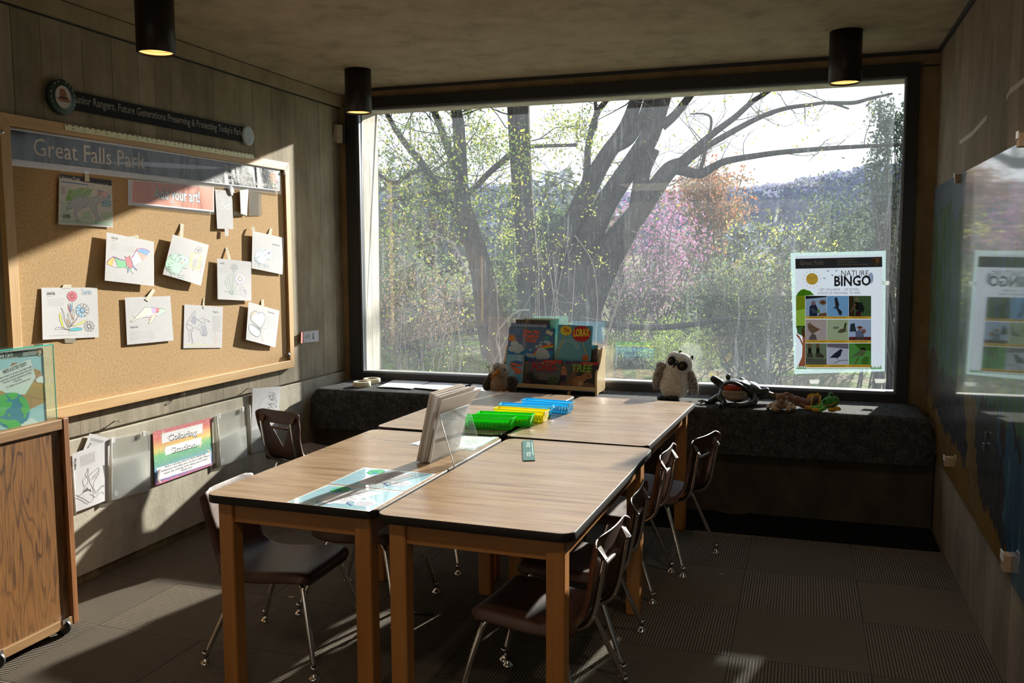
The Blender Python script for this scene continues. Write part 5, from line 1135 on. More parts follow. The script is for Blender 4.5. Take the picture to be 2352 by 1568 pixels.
s = tabletop_sheet('placemat', [(1012, 996), (1146, 1003), (1088, 1033), (940, 1020)], 'laminated green and white placemat lying half behind the sign holder', grp='laminated placemats'); s.crop(940, 870, .1403)
s.poly([(560, 900), (1420, 960), (1080, 1130), (30, 1060)], hx('cfe6d6'), lay=2).poly([(560, 900), (900, 925), (700, 1000), (500, 950)], hx('6ab48c'), lay=3)
for k in range(9): s.line([(870+k*45, 1000-k*4), (960+k*48, 1090-k*12)], .003, hx('5aa880') if k % 2 else hx('8fc8c0'), lay=4)
s.line([(880, 1140), (1100, 1130), (1430, 965)], .005, hx('3f9a90'), lay=5); s.line([(30, 1062), (170, 1095)], .004, hx('6a90b8'), lay=5); done(s)
# green ruler
M['ruler'] = plain('dark_green_plastic', (.035, .13, .115), .3)
px = [(1200, 1012), (1224, 1010), (1229.3, 1056), (1202, 1057)]
C_ = [at(a, b, 'z', TZ+.004) for a, b in px]; s = Sheet(C_, n=(0, 0, 1), pix=px)
r_ = empty('ruler', s.o, 'short dark green plastic ruler lying on the nearest right table', 'ruler'); s.root = r_; s.artname = 'lettering'; s.body('ruler_body', M['ruler'], r_, 1, 1, .004); s.layer = .00012
s.crop(1060, 880, .12755)
for k in range(24): y = 1050+k*13.5; s.line([(1112, y), (1126 if k % 4 else 1134, y)], .0008, hx('9ab8b0'), lay=2)
for t, a, b, c_, d_ in (('FALLS', 1185, 1145, 1185, 1060), ('GREAT', 1225, 1150, 1222, 1050), ('PARK', 1195, 1310, 1195, 1235), ('RULER', 1235, 1310, 1238, 1230)): tp(s, t, a+8, b, c_+8, d_, .012, hx('b8ccc4'), lay=3, bold=.01)
s.line([(1265, 1060), (1290, 1290)], .004, hx('8fb0a8'), lay=2); done(s)
# acrylic holder with envelopes
A0, A1, B0, B1 = Vector((-1.443, 3.324, TZ)), Vector((-1.415, 3.600, TZ)), Vector((-1.323, 3.294, TZ)), Vector((-1.296, 3.555, TZ))
T0, T1 = Vector((-1.396, 3.312, .952)), Vector((-1.370, 3.582, .950))
ho = empty('sign_holder', (A0+B1)/2, 'clear acrylic A-frame holder standing over the seam of the two near tables', 'sign holder')
def slab(name, a, b, c, d, t, mat, root, bev=0):
    n = (b-a).cross(d-a).normalized()*t/2; o_ = root.location
    vs = [p+n-o_ for p in (a, b, c, d)]+[p-n-o_ for p in (a, b, c, d)]
    return MB().add(vs, [(0, 1, 2, 3), (7, 6, 5, 4), (0, 4, 5, 1), (1, 5, 6, 2), (2, 6, 7, 3), (3, 7, 4, 0)]).build(name, mat, root, bevel=bev)
up3 = Vector((0, 0, .003))
slab('front_panel', A0+up3, A1+up3, T1, T0, .003, M['acrylic'], ho); slab('rear_panel', B0, B1, T1, T0, .003, M['acrylic'], ho)
J0, J1 = A0+Vector((-.062, .0, .003)), A1+Vector((-.062, .0, .003))
slab('bottom_shelf', A0+up3, A1+up3, J1, J0, .003, M['acrylic'], ho)
for a, b, nm in ((A0+up3, T0, 'lit_edge'), (B0, T0, 'lit_edge'), (T0, T1, 'lit_edge')):
    o_ = ho.location; MB().tube([a-o_, b-o_], .0024, 6).build(nm, M['acrylic_edge'], ho)
env = paper('brown_tinted_card', (.76, .69, .64), .8); env2 = paper('white_card', (.88, .87, .88), .8)
lean = (T0-A0); lean = lean/lean.z
EL = ['front of the sheaf, tallest and bent over at the top', 'second of the sheaf from the sign holder', 'third of the sheaf from the sign holder', 'fourth of the sheaf from the sign holder', 'outermost of the sheaf, farthest from the sign holder']
for k in range(5):
    d0 = -.006-k*.0115; h_ = (.262, .272, .280, .285, .290)[k]; bend = (.050, .030, .012, .0, -.002)[k]; yo = (0, .004, -.002, .003, 0)[k]
    rows_ = []
    def fn(u, v, side, d0=d0, h_=h_, bend=bend, yo=yo, k=k):
        b = A0.lerp(A1, u)+Vector((d0+side, yo, .006)); z = v*h_; x = lean.x*z+bend*max(0, (v-.55)/.45)**1.7*(.15+.85*u)
        return b+Vector((x, 0, z+(.012*u*(k < 2))))
    b = MB(); t_ = .0100 if k else .004; nu, nv = 6, 14
    vs = [fn(i/nu, j/nv, 0) for j in range(nv+1) for i in range(nu+1)]; n_ = len(vs); vs += [fn(i/nu, j/nv, -t_) for j in range(nv+1) for i in range(nu+1)]
    q_ = lambda i, j: j*(nu+1)+i
    fs = [(q_(i, j), q_(i+1, j), q_(i+1, j+1), q_(i, j+1)) for j in range(nv) for i in range(nu)]+[(n_+q_(i, j), n_+q_(i, j+1), n_+q_(i+1, j+1), n_+q_(i+1, j)) for j in range(nv) for i in range(nu)]
    rim = [q_(i, 0) for i in range(nu)]+[q_(nu, j) for j in range(nv)]+[q_(i, nv) for i in range(nu, 0, -1)]+[q_(0, j) for j in range(nv, 0, -1)]
    fs += [(n_+a, n_+b_, b_, a) for a, b_ in zip(rim, rim[1:]+rim[:1])]
    o = b.add(vs, fs).build('paper_bundle', env if k in (1, 3, 4) else env2); props(o, 'pale blank paper bundle, '+EL[k], 'paper', 'sheets in the acrylic holder')
# baskets -----------------------------------------------------------
def plastic(name, c):
    a = N(name); d = a.n('BsdfPrincipled', {'Base Color': c, 'Roughness': .3}); t = a.n('BsdfTranslucent', {'Color': c})
    x = a.n('MixShader', {0: .35, 1: d.outputs[0], 2: t.outputs[0]}); a.t.links.new(x.outputs[0], a.out.inputs[0]); return a.m
PL = {'green': plastic('green_plastic', (.03, .72, .03)), 'yellow': plastic('yellow_plastic', (.90, .80, .02)), 'blue': plastic('sky_blue_plastic', (.07, .62, .90))}
def basket(x, y, rz, colr, label):
    t = empty('pencil_basket', (x, y, TZ), label, 'basket', 'plastic pencil baskets', rz); m = PL[colr]
    L0, L1, W0, W1, H = .132, .143, .031, .038, .060
    at_ = lambda f: (L0+(L1-L0)*f, W0+(W1-W0)*f)
    MB().prism(rounded(-L0, -W0, L0, W0, .006), .001, .004).build('base', m, t)
    def wall(f0, f1, nm, out=0):
        b = MB(); a0, a1 = at_(f0), at_(f1); p0, p1 = rounded(-a0[0]-out, -a0[1]-out, a0[0]+out, a0[1]+out, .008, 3), rounded(-a1[0]-out, -a1[1]-out, a1[0]+out, a1[1]+out, .008, 3); n_ = len(p0)
        b.add([(*p, f0*H) for p in p0]+[(*p, f1*H) for p in p1], [(i, (i+1) % n_, n_+(i+1) % n_, n_+i) for i in range(n_)]); return b.build(nm, m, t, solid=.0018)
    wall(.06, .24, 'lower_band'); wall(.66, 1, 'upper_band'); wall(.93, 1.0, 'rim', .0035)
    b = MB(); z0_, z1_ = .2*H, .66*H
    (a0, b0), (a1, b1) = at_(.2), at_(.66)
    for sy in (-1, 1):
        for k in range(17):
            xx = -a0+.008+(2*a0-.016)*k/16
            b.add([(xx-.0042, sy*b0, z0_), (xx+.0042, sy*b0, z0_), (xx*a1/a0+.0042, sy*b1, z1_), (xx*a1/a0-.0042, sy*b1, z1_)], [(0, 1, 2, 3)])
    for sx in (-1, 1):
        for k in range(5):
            yy = -b0+.004+(2*b0-.008)*k/4
            b.add([(sx*a0, yy-.004, z0_), (sx*a0, yy+.004, z0_), (sx*a1, yy*b1/b0+.004, z1_), (sx*a1, yy*b1/b0-.004, z1_)], [(0, 1, 2, 3)])
    o = b.build('slotted_wall', m, t, solid=.0018)
    return t
BK = [(-1.319, 4.662, -.165, 'blue', 'far blue'), (-1.392, 4.505, .06, 'blue', 'nearer blue'), (-1.377, 4.367, -.10, 'yellow', 'yellow'), (-1.415, 4.222, .06, 'green', 'farther green'), (-1.480, 4.112, .04, 'green', 'nearest green')]
PC = [hx(c) for c in ('c83030', '3050c0', '30a050', 'e0a020', '7040a0', '303030', '905030', 'e06a20')]
proto_c = None
for x, y, rz, c_, nm in BK:
    basket(x, y, rz, c_, 'slotted %s plastic basket of crayons, in the row of baskets on the far tables' % nm)
    q = random.Random(int(x*1000)+int(y*977))
    for k in range(6):
        b = MB().tube([(-.044, 0, 0), (.036, 0, 0)], .0042, 8).tube([(.036, 0, 0), (.046, 0, 0)], [.004, .0015], 8)
        o = b.build('crayon', ink(PC[q.randrange(8)]))
        lx, ly = q.uniform(-.075, .075), -.020+.008*k; o.location = (x+lx*math.cos(rz)-ly*math.sin(rz), y+lx*math.sin(rz)+ly*math.cos(rz), TZ+.0085+(k % 2)*.0005); o.rotation_euler.z = rz+q.uniform(-.05, .05)
        props(o, 'wax crayon lying in the %s basket' % nm, 'crayon', 'crayons in the %s basket' % nm)
# ================================================================== things on the window seat
M['mask'] = plain('masking_tape_side', (.66, .60, .44), .7); M['core'] = plain('cardboard_core', (.20, .17, .13), .8)
for (px_, py_, lab) in ((823, 889.5, 'nearer roll of cream masking tape on the left end of the bench'), (846, 882, 'farther roll of cream masking tape, touching the nearer one')):
    p = at(px_, py_, 'z', BZ); p.y += .055
    e_ = empty('tape_roll', p, lab, 'tape roll', 'masking tape rolls on the bench')
    MB().lathe([(.040, 0), (.062, 0), (.064, .002), (.064, .034), (.062, .036), (.040, .036), (.040, 0)], seg=40).build('tape_ring', M['mask'], e_)
    MB().lathe([(.0395, .001), (.0395, .035), (.037, .035), (.037, .001), (.0395, .001)], seg=32).build('cardboard_core', M['core'], e_)
def pile(px, lab, n_, z0=BZ, jit=.006, seed=1):
    q = random.Random(seed)
    for k in range(n_):
        C_ = [at(p[0]+q.uniform(-1.5, 1.5), p[1]+q.uniform(-.5, .5), 'z', z0+.001+.0022*k) for p in px]
        if k == n_-1: C_ = [at(p[0], p[1], 'z', z0+.001+.0022*k) for p in px]
        s = Sheet(C_, n=(0, 0, 1), bulge=.003 if k == n_-1 else .001, pix=px); r_ = empty('loose_sheet', s.o, lab+(', topmost' if k == n_-1 else ', lower in the pile'), 'sheet of paper', None if k == n_-1 else 'sheets under '+lab); s.body('paper', M['paper'], r_, 6, 6, .0014)
        s.root = r_; s.artname = 'drawing'
        if k == n_-1: return s
s = pile([(909, 870), (988, 876), (946.5, 892.5), (867.7, 888)], 'coloring sheet on the left pile of papers on the bench', 4, seed=4); s.crop(850, 860, .1148)
for p in ([(490, 150), (560, 110), (640, 95)], [(720, 160), (750, 125), (800, 120), (840, 140), (810, 165)], [(330, 195), (420, 180), (560, 200)], [(700, 215), (760, 205), (810, 215)], [(240, 222), (280, 218)], [(560, 150), (600, 170), (640, 120)]): s.line(p, .0015, hx('60606c'), lay=2)
done(s)
s = pile([(990, 877.5), (1078, 882), (1030, 898), (951, 890)], 'blank-looking sheet on the right pile of papers on the bench', 4, seed=6)
pile([(1084, 880), (1124, 886), (1116, 898), (1076, 897)], 'sheet of paper on the bench beside the plush bird', 2, seed=8)
# --- wooden book display
SO = Vector((-1.635, 5.775, BZ)); SR = math.radians(-5.2)
bd = empty('book_display', SO, 'blond wood book display stand full of picture books, on the bench before the window', 'book stand', None, SR)
M['birch'] = wood('blond_birch', (.60, .42, .22), (.72, .54, .31), 2, 1.0, .35)
hw = .345
prof = [(p.x, p.y) for p in bez([(0, .012), (.0, .12), (.012, .16), (.06, .20), (.095, .25), (.115, .30), (.150, .315), (.182, .300), (.186, .25)], 6)]
side = prof+[(.186, .03), (.175, 0), (.150, 0), (.140, .012), (.045, .012), (.035, 0), (0, 0)]
Myz = lambda x: Matrix(((0, 0, 1, x), (1, 0, 0, 0), (0, 1, 0, 0), (0, 0, 0, 1)))
for sx in (-1, 1):
    a = sx*hw; MB().prism(side, -.0075, .0075, M=Myz(a)).build('side_panel', M['birch'], bd, bevel=.003)
    for yy, zz in ((.165, .27), (.15, .18), (.135, .11), (.12, .05)): MB().ball((a+sx*.0078, yy, zz), .0025, 8, 5).build('screw', M['chrome'], bd)
MB().box((-hw+.008, -.002, .028), (hw-.008, .010, .055)).build('front_rail', M['birch'], bd, bevel=.002)
MB().box((-hw+.008, .010, .028), (hw-.008, .180, .040)).build('shelf', M['birch'], bd)
MB().box((-hw+.008, .086, .040), (hw-.008, .094, .20)).build('divider', M['birch'], bd)
MB().prism([(-hw+.008, .045), (hw-.008, .045), (hw-.008, .29), (.20, .315), (.0, .325), (-.20, .315), (-hw+.008, .29)], .172, .184, M=Matrix(((1, 0, 0, 0), (0, 0, 1, 0), (0, 1, 0, 0), (0, 0, 0, 1)))).build('back_board', M['birch'], bd)
def book(px, yb, yt, label, cover, thick=.012, pages=True):
    C0 = Vector((1080, 700)); sc = .17007; P_ = [(C0.x+a*sc, C0.y+b*sc) for a, b in px]
    tw = math.tan(SR)
    def pt(p, y):
        q_ = at(p[0], p[1], 'y', y); return at(p[0], p[1], 'y', y+(q_.x-SO.x)*tw)
    C_ = [pt(P_[0], yt), pt(P_[1], yt), pt(P_[2], yb), pt(P_[3], yb)]
    s = Sheet(C_, pix=P_); s.n = (C_[3]-C_[0]).cross(C_[1]-C_[0]).normalized()
    if s.n.y > 0: s.n = -s.n
    r_ = empty('picture_book', s.o, label, 'book', 'picture books in the display'); s.root = r_; s.artname = 'cover_art'; s.crop(C0.x, C0.y, sc); s.layer = .00012
    n = s.n
    def slab_(nm, off, t, mat, ins=0):
        vs = []
        for o_ in (off, off-t):
            for (u, v) in ((ins, ins), (1-ins, ins), (1-ins, 1-ins), (ins, 1-ins)): vs.append(s.P(u, v)+n*o_)
        MB().add(vs, [(0, 1, 2, 3), (7, 6, 5, 4), (0, 4, 5, 1), (1, 5, 6, 2), (2, 6, 7, 3), (3, 7, 4, 0)]).build(nm, mat, r_)
    slab_('front_cover', 0, .0018, cover); slab_('pages', -.0018, thick-.0036, M['card'], .015); slab_('back_cover', -thick+.0018, .0018, cover); return s
def cover(name, c): return plain('cover_'+name, c, .3, 0, .4)
Yf, Yb = 5.790, 5.872
s = book([(728, 175), (1200, 183), (1185, 780), (712, 760)], Yb+.055, Yb+.072, 'pale green book standing tallest at the back of the stand', cover('pale_green', hx('7fc8b0')), .010)
s.poly([(728, 175), (1200, 183), (1199, 200), (728, 192)], hx('d8e8e0'), lay=2).poly([(900, 400), (1192, 400), (1186, 760), (900, 750)], hx('d8c8a0'), lay=2); done(s)
s = book([(615, 195), (1060, 212), (1050, 780), (600, 760)], Yb+.040, Yb+.055, 'black topped book rising behind the blue one', cover('black', hx('141416')), .014)
tp(s, 'OWLS IN THE PARK', 690, 235, 960, 245, .012, hx('4a6a6a'), lay=3) if 0 else None; done(s)
s = book([(552, 243), (1052, 270), (1045, 780), (540, 750)], Yb+.022, Yb+.036, 'blue book whose title band shows just above the weather book', cover('royal_blue', hx('1c50a4')), .014)
tp(s, 'LAURA BUSH and JENNA BUSH HAGER', 568, 292, 1030, 306, .030, hx('c4d4e8'), lay=3, bold=.01); done(s)
s = book([(527, 298), (1137, 322), (1112, 765), (493, 730)], Yb, Yb+.018, 'picture book How the Weather Works with clouds and a rainbow on its cover', cover('deep_blue', hx('155a94')), .018)
s.poly([(497, 600), (1120, 620), (1112, 765), (493, 730)], hx('2f7fc0'), lay=1)
for k in range(9): a = -1.9+k*.32; s.poly([(548+25*math.cos(a-.3), 450+25*math.sin(a-.3)), (548+95*math.cos(a), 450+75*math.sin(a)), (548+25*math.cos(a+.3), 450+25*math.sin(a+.3))], hx('d8943a'), lay=3)
s.ell(552, 450, 34, 36, hx('d8823a'), lay=4)
for k, c_ in enumerate(('c83c2c', 'd8842c', 'd8c43c', '4aa04c', '2c5ca0', '5a3a80')):
    P_ = [(840-k*-14+math.cos(t)*0, 0) for t in (0,)]; s.line([(845+k*16, 668+k*4), (920+k*10, 585+k*12), (1000+k*5, 545+k*14), (1122, 532+k*14)], .0085, hx(c_), lay=3+k, smooth=3)
for cx, cy, r_ in ((600, 520, 55), (660, 560, 50), (570, 590, 55), (640, 620, 50), (690, 600, 35), (800, 680, 40), (840, 690, 38), (770, 670, 28), (960, 610, 55), (1000, 640, 60), (920, 640, 40), (940, 700, 60), (1020, 690, 60), (900, 560, 24), (950, 545, 26), (1010, 495, 22), (1060, 515, 34), (1040, 490, 18), (815, 605, 18), (955, 505, 14)):
    s.ell(cx, cy, r_, r_*.72, hx('b4c4d0'), lay=9, n=16)
for t, a, b, c_, d_ in (('How the', 722, 375, 935, 390), ('Weather', 706, 438, 932, 446), ('Works', 738, 500, 893, 504)): tp(s, t, a, b, c_, d_, .040, hx('e0603c'), lay=11, bold=.04)
s.poly([(1040, 336), (1120, 375), (1102, 418), (1020, 380)], hx('e4e0d4'), lay=10); tp(s, 'Explore', 1036, 364, 1100, 394, .010, BLACK, lay=12); tp(s, 'the Park', 1030, 382, 1094, 410, .010, BLACK, lay=12)
s.ell(1040, 447, 34, 36, hx('3090c8'), lay=10); s.poly([(1015, 430), (1040, 415), (1055, 440), (1030, 465)], hx('4aa04c'), lay=11, smooth=2); s.line([(527, 298), (1137, 322)], .003, hx('3a7a4c'), lay=3); s.line([(1137, 322), (1112, 765)], .003, hx('3a7a4c'), lay=3); done(s)
s = book([(1620, 540), (1722, 545), (1700, 800), (1600, 790)], Yb+.022, Yb+.036, 'teal and brown book mostly hidden behind the red and yellow lettered one', cover('brown_photo', hx('4a3528')), .010)
s.poly([(1620, 540), (1722, 545), (1715, 580), (1620, 640)], hx('4f9a94'), lay=2); s.line([(1625, 660), (1660, 600), (1720, 590)], .003, hx('8a6a50'), lay=3, smooth=3); done(s)
s = book([(1185, 265), (1652, 285), (1622, 800), (1160, 775)], Yb, Yb+.018, 'sky blue picture book lettered The Lorax on a yellow and a red disc', cover('sky', hx('4a9cb8')), .018)
def tuft(cx, cy, rx, ry, c_, n_=30, l=3): s.poly([(cx+rx*(1 if k % 2 else .86)*math.cos(2*math.pi*k/n_), cy+ry*(1 if k % 2 else .86)*math.sin(2*math.pi*k/n_)) for k in range(n_)], hx(c_), lay=l)
tuft(1295, 347, 84, 74, 'e2cc3c'); tuft(1500, 392, 135, 118, 'c02028', 36)
tp(s, 'The', 1258, 360, 1338, 366, .038, hx('c03030'), lay=6, bold=.03); tp(s, 'LORAX', 1398, 425, 1612, 420, .070, hx('e8d83c'), lay=6, bold=.04)
for k in range(34): a = math.pi+k*math.pi/33; s.line([(1318+110*math.cos(a), 600+95*math.sin(a)), (1318+(150+(k % 3)*12)*math.cos(a), 600+(130+(k % 3)*12)*math.sin(a))], .0018, hx('b4d4d4'), lay=3)
s.line([(1268, 425), (1240, 520), (1190, 640), (1178, 740)], .005, hx('cfb43c'), lay=4, smooth=3).line([(1522, 510), (1545, 600), (1575, 680), (1585, 765)], .005, hx('cfb43c'), lay=4, smooth=3).ell(1555, 715, 46, 40, hx('c8702c'), lay=4); done(s)
s = book([(485, 665), (728, 672), (700, 1098), (470, 1085)], Yf, Yf+.020, 'light blue book with an orange crab-like picture, behind the plush bird', cover('light_blue', hx('4f9ec4')), .016)
s.ell(620, 800, 90, 45, hx('3a68a0'), lay=2)
for P_ in ([(545, 780), (690, 815), (695, 840), (550, 815)], [(550, 830), (690, 880), (680, 910), (560, 870)], [(590, 890), (680, 915), (670, 940), (600, 925)]): s.poly(P_, hx('d8642c'), lay=3, smooth=2)
tp(s, 'Animal Almanac', 530, 745, 715, 755, .012, hx('2c5a80'), lay=4) if 0 else None; s.poly([(702, 690), (730, 672), (702, 1098), (694, 1096)], hx('8a94a0'), lay=4); done(s)
s = book([(790, 733), (1243, 750), (1200, 1118), (735, 1092)], Yf, Yf+.020, 'dark photographic book lettered POND with a frog, front row middle', cover('pond_photo', hx('2a2e34')), .014)
s.poly([(770, 800), (1235, 830), (1222, 930), (760, 900)], hx('5a5c68'), lay=1).poly([(745, 1000), (1212, 1020), (1200, 1118), (735, 1092)], hx('16191c'), lay=1)
s.poly([(790, 733), (1000, 741), (990, 775), (783, 768)], hx('4a2068'), lay=2).poly([(1000, 741), (1243, 750), (1238, 790), (996, 778)], hx('b82c2c'), lay=2); tp(s, 'LOOK ONLY INSIDE', 855, 756, 985, 764, .008, hx('c8a04c'), lay=4); tp(s, 'SEE INSIDE', 1020, 768, 1160, 774, .008, hx('e0b0a0'), lay=4)
s.ell(985, 783, 9, 13, hx('d8a83c'), lay=5)
tp(s, 'POND', 832, 888, 1155, 898, .075, hx('1a0a0a'), lay=4, bold=.035, serif=True); tp(s, 'POND', 832, 882, 1152, 892, .075, hx('b41c24'), lay=6, bold=.025, serif=True)
s.poly([(1040, 1040), (1070, 980), (1110, 965), (1170, 985), (1195, 1030), (1180, 1070), (1100, 1085)], hx('3a4a34'), lay=3, smooth=3); s.ell(1120, 995, 14, 12, hx('6a7a4c'), lay=5); s.line([(1050, 1040), (1130, 1030), (1190, 1020)], .003, hx('6a7a4c'), lay=5)
s.poly([(762, 920), (812, 925), (805, 1060), (752, 1050)], hx('55303a'), lay=2).poly([(768, 928), (806, 932), (801, 1010), (760, 1005)], hx('1c1e22'), lay=3); s.poly([(1060, 860), (1180, 850), (1230, 870), (1100, 880)], hx('80685a'), lay=2); done(s)
s = book([(1290, 760), (1742, 778), (1692, 1145), (1212, 1120)], Yf-.006, Yf+.014, 'dark photographic book lettered TREE with a squirrel, front row right', cover('tree_photo', hx('100e0e')), .014)
s.poly([(1290, 760), (1500, 768), (1492, 800), (1284, 793)], hx('4a2068'), lay=2).poly([(1500, 768), (1742, 778), (1737, 812), (1496, 801)], hx('b82c2c'), lay=2); tp(s, 'LOOK ONLY INSIDE', 1352, 782, 1485, 790, .008, hx('c8a04c'), lay=4); tp(s, 'SEE INSIDE', 1520, 792, 1650, 798, .008, hx('e0b0a0'), lay=4); s.ell(1486, 806, 9, 13, hx('d8a83c'), lay=5)
s.poly([(1320, 1100), (1310, 1030), (1340, 960), (1400, 900), (1380, 860), (1400, 800), (1430, 800), (1450, 850), (1440, 920), (1400, 980), (1390, 1040)], hx('7a5236'), lay=3, smooth=3).poly([(1380, 1110), (1385, 1020), (1430, 960), (1500, 950), (1560, 905), (1620, 905), (1648, 950), (1640, 985), (1580, 1000), (1540, 1030), (1500, 1090), (1420, 1115)], hx('9a6a44'), lay=4, smooth=3)
s.poly([(1450, 1050), (1500, 1020), (1530, 1060), (1480, 1095)], hx('b8a080'), lay=5, smooth=3); s.ell(1605, 955, 12, 12, BLACK, lay=6); s.poly([(1380, 1120), (1560, 1040), (1660, 1060), (1695, 1140)], hx('6a5a48'), lay=3); s.poly([(1240, 820), (1290, 830), (1310, 920), (1300, 960), (1225, 950)], hx('a87450'), lay=2, smooth=2)
tp(s, 'TREE', 1358, 892, 1640, 900, .070, hx('7fae3c'), lay=8, bold=.03, serif=True); tp(s, 'IN A', 1318, 876, 1352, 878, .02, hx('5a6a4a'), lay=8)
s.poly([(1230, 940), (1300, 945), (1290, 1045), (1222, 1040)], hx('4a2068'), lay=6).poly([(1238, 955), (1285, 958), (1278, 1030), (1232, 1027)], hx('1c1e22'), lay=7); tp(s, 'SCIENCE', 1212, 1072, 1288, 1076, .014, hx('c02c48'), lay=8, bold=.03); done(s)
# small pale peg and coin-like disc peeping from under the stand
p = at(1307, 906, 'z', BZ); e_ = MB().box((-.010, -.006, 0), (.010, .010, .020)).build('wooden_peg', M['birch'], None, bevel=.002); e_.location = p; props(e_, 'small square blond wooden peg standing before the book display', 'peg')
# ------------------------------------------------------------------ plush animals
def fuzzy(name, c1, c2=None, sc=60, b=.002):
    a = N(name); co = a.coord(); f = a.noise(co, sc, 4, .7); c2 = c2 or tuple(min(1, x*1.2) for x in c1)
    a.bsdf(a.ramp(f, [(.35, tuple(x*.8 for x in c1)), (.65, c2)]), .95, 0, a.bump(a.noise(co, 350, 3, .8), b), spec=.1, **{'Sheen Weight': .4, 'Sheen Roughness': .5}); return a.m
def blob(name, parts, mat, root, vox=.0035, disp=0, hair=0, hl=.006, hr=.0004, seed=1):
    """one continuous body grown from overlapping ellipsoids: (centre, radii, rotation xyz) or tubes (points, radii)"""
    b = MB()
    for p in parts:
        if p[0] == 'tube': b.tube(bez(p[1], 5), [p[2][0]+(p[2][1]-p[2][0])*k/(5*(len(p[1])-1)) for k in range(5*(len(p[1])-1)+1)], 12)
        if p[0] == 'tube':
            for e_, r_ in ((p[1][0], p[2][0]), (p[1][-1], p[2][1])): b.ball(e_, r_*1.02, 12, 8)
        else:
            from mathutils import Euler
            Mr = Euler(p[2]).to_matrix().to_4x4() if len(p) > 2 else None; b.ball(p[0], p[1], 20, 12, M=Mr)
    o = b.build(name, mat, root); m = o.modifiers.new('remesh', 'REMESH'); m.mode = 'VOXEL'; m.voxel_size = vox; m.use_smooth_shade = True
    s_ = o.modifiers.new('smooth', 'SMOOTH'); s_.factor = .6; s_.iterations = 6
    if hair:
        q = random.Random(seed); h = MB(); h.keep = 1
        els = [p for p in parts if p[0] != 'tube']; wts = [p[1][0]*p[1][2] for p in els]
        def inside(P_, skip):
            for j, (c, r_, *_) in enumerate(els):
                if j == skip: continue
                d = P_-Vector(c)
                if (d.x/r_[0])**2+(d.y/r_[1])**2+(d.z/r_[2])**2 < .85: return True
            return False
        n_ = 0
        while n_ < hair:
            j = q.choices(range(len(els)), wts)[0]; c, r_ = els[j][0], els[j][1]
            v = Vector((q.gauss(0, 1), q.gauss(0, 1), q.gauss(0, 1))).normalized(); Mr = Euler(els[j][2]).to_matrix() if len(els[j]) > 2 else Matrix.Identity(3)
            P_ = Vector(c)+Mr @ Vector((v.x*r_[0], v.y*r_[1], v.z*r_[2])); n_ += 1
            if inside(P_, j): continue
            nn = (Mr @ Vector((v.x/r_[0], v.y/r_[1], v.z/r_[2]))).normalized(); d = (nn*.75+Vector((q.uniform(-.5, .5), q.uniform(-.5, .5), q.uniform(-.9, .1)))).normalized()
            t_ = d.orthogonal().normalized()*hr*q.uniform(.7, 1.5); P_ -= nn*.001; h.add([P_-t_, P_+t_, P_+d*hl*q.uniform(.6, 1.2)], [(0, 1, 2)])
        me = bpy.data.meshes.new('fur'); me.from_pydata(h.v, [], h.f); me.materials.append(mat); ho_ = bpy.data.objects.new('fur', me); COL.objects.link(ho_); ho_.parent = o; ho_['kind'] = 'stuff'
    return o
from mathutils import Euler
def toy(name, x, y, label, cat='stuffed animal', z=BZ, turn=0):
    return empty(name, (x, y, z), label, cat, 'stuffed animals on the bench', -math.atan2(x, y)+turn)
F_ = {'white': fuzzy('white_plush', (.80, .75, .67), (.93, .91, .87)), 'grey': fuzzy('grey_speckled_plush', (.07, .06, .05), (.62, .57, .50), 70), 'dark': fuzzy('dark_brown_plush', (.035, .026, .02), (.10, .075, .06)), 'black': plain('black_felt', (.012, .012, .013), .8), 'orange': fuzzy('orange_plush', (.50, .17, .01), (.62, .24, .02)), 'beige': fuzzy('beige_plush', (.34, .22, .14), (.44, .31, .21))}
M['eye'] = plain('glass_eye', (.01, .01, .01), .08); M['yellow_eye'] = plain('yellow_eye_ring', (.55, .50, .10), .2)
# owl
ow = toy('plush_owl', -.775, 5.755, 'fluffy white owl toy with black eye patches and grey wings, tallest toy on the bench')
ob_ = blob('body', [((.0, 0, .095), (.095, .085, .095)), ((.005, 0, .16), (.085, .075, .08)), ((.03, -.012, .235), (.088, .075, .072)), ((.0, -.02, .268), (.05, .05, .045))], F_['white'], ow, .005, hair=7000, hl=.011)
blob('wing', [((-.105, .005, .145), (.032, .035, .085), (0, .22, 0)), ((-.085, .0, .21), (.035, .035, .035))], F_['grey'], ow, .005, hair=1800, hl=.012, seed=3)
blob('wing', [((.115, .0, .115), (.033, .035, .092), (0, -.25, 0)), ((.10, 0, .165), (.03, .03, .03))], F_['grey'], ow, .005, hair=1800, hl=.012, seed=4)
blob('foot', [((-.085, -.07, .016), (.026, .045, .016)), ((-.055, -.075, .015), (.022, .045, .015))], F_['black'], ow, .004); blob('foot', [((-.020, -.078, .016), (.024, .045, .016)), ((.010, -.075, .015), (.022, .04, .015))], F_['black'], ow, .004)
for x, z, ry, a, yy in ((-.020, .258, 0, .25, -.078), (.048, .228, 0, -.3, -.092)):
    b = MB(); b.ball((0, 0, 0), (.034 if x > 0 else .024, .012, .030), 20, 10, M=Euler((0, a, 0)).to_matrix().to_4x4()); e_ = b.build('eye_patch', F_['black'], ow); e_.location = (x, yy, z)
    MB().ball((-.003, -.009, .002), (.0105, .006, .0105), 16, 10).build('eye_ring', M['yellow_eye'], e_); MB().ball((-.003, -.014, .002), (.0085, .0045, .0085), 16, 10).build('eye', M['eye'], e_)
b = MB(); b.tube([(.010, -.075, .25), (0, -.108, .238), (-.010, -.112, .216)], [.015, .010, .002], 12); b.build('beak', M['eye'], ow)
for x, z in ((.03, .300), (.105, .268)): MB().tube([(x, 0, z-.015), (x+.004, -.003, z+.012), (x+.012, -.004, z+.018)], [.013, .009, .002], 10).build('ear_tuft', F_['black'], ow)
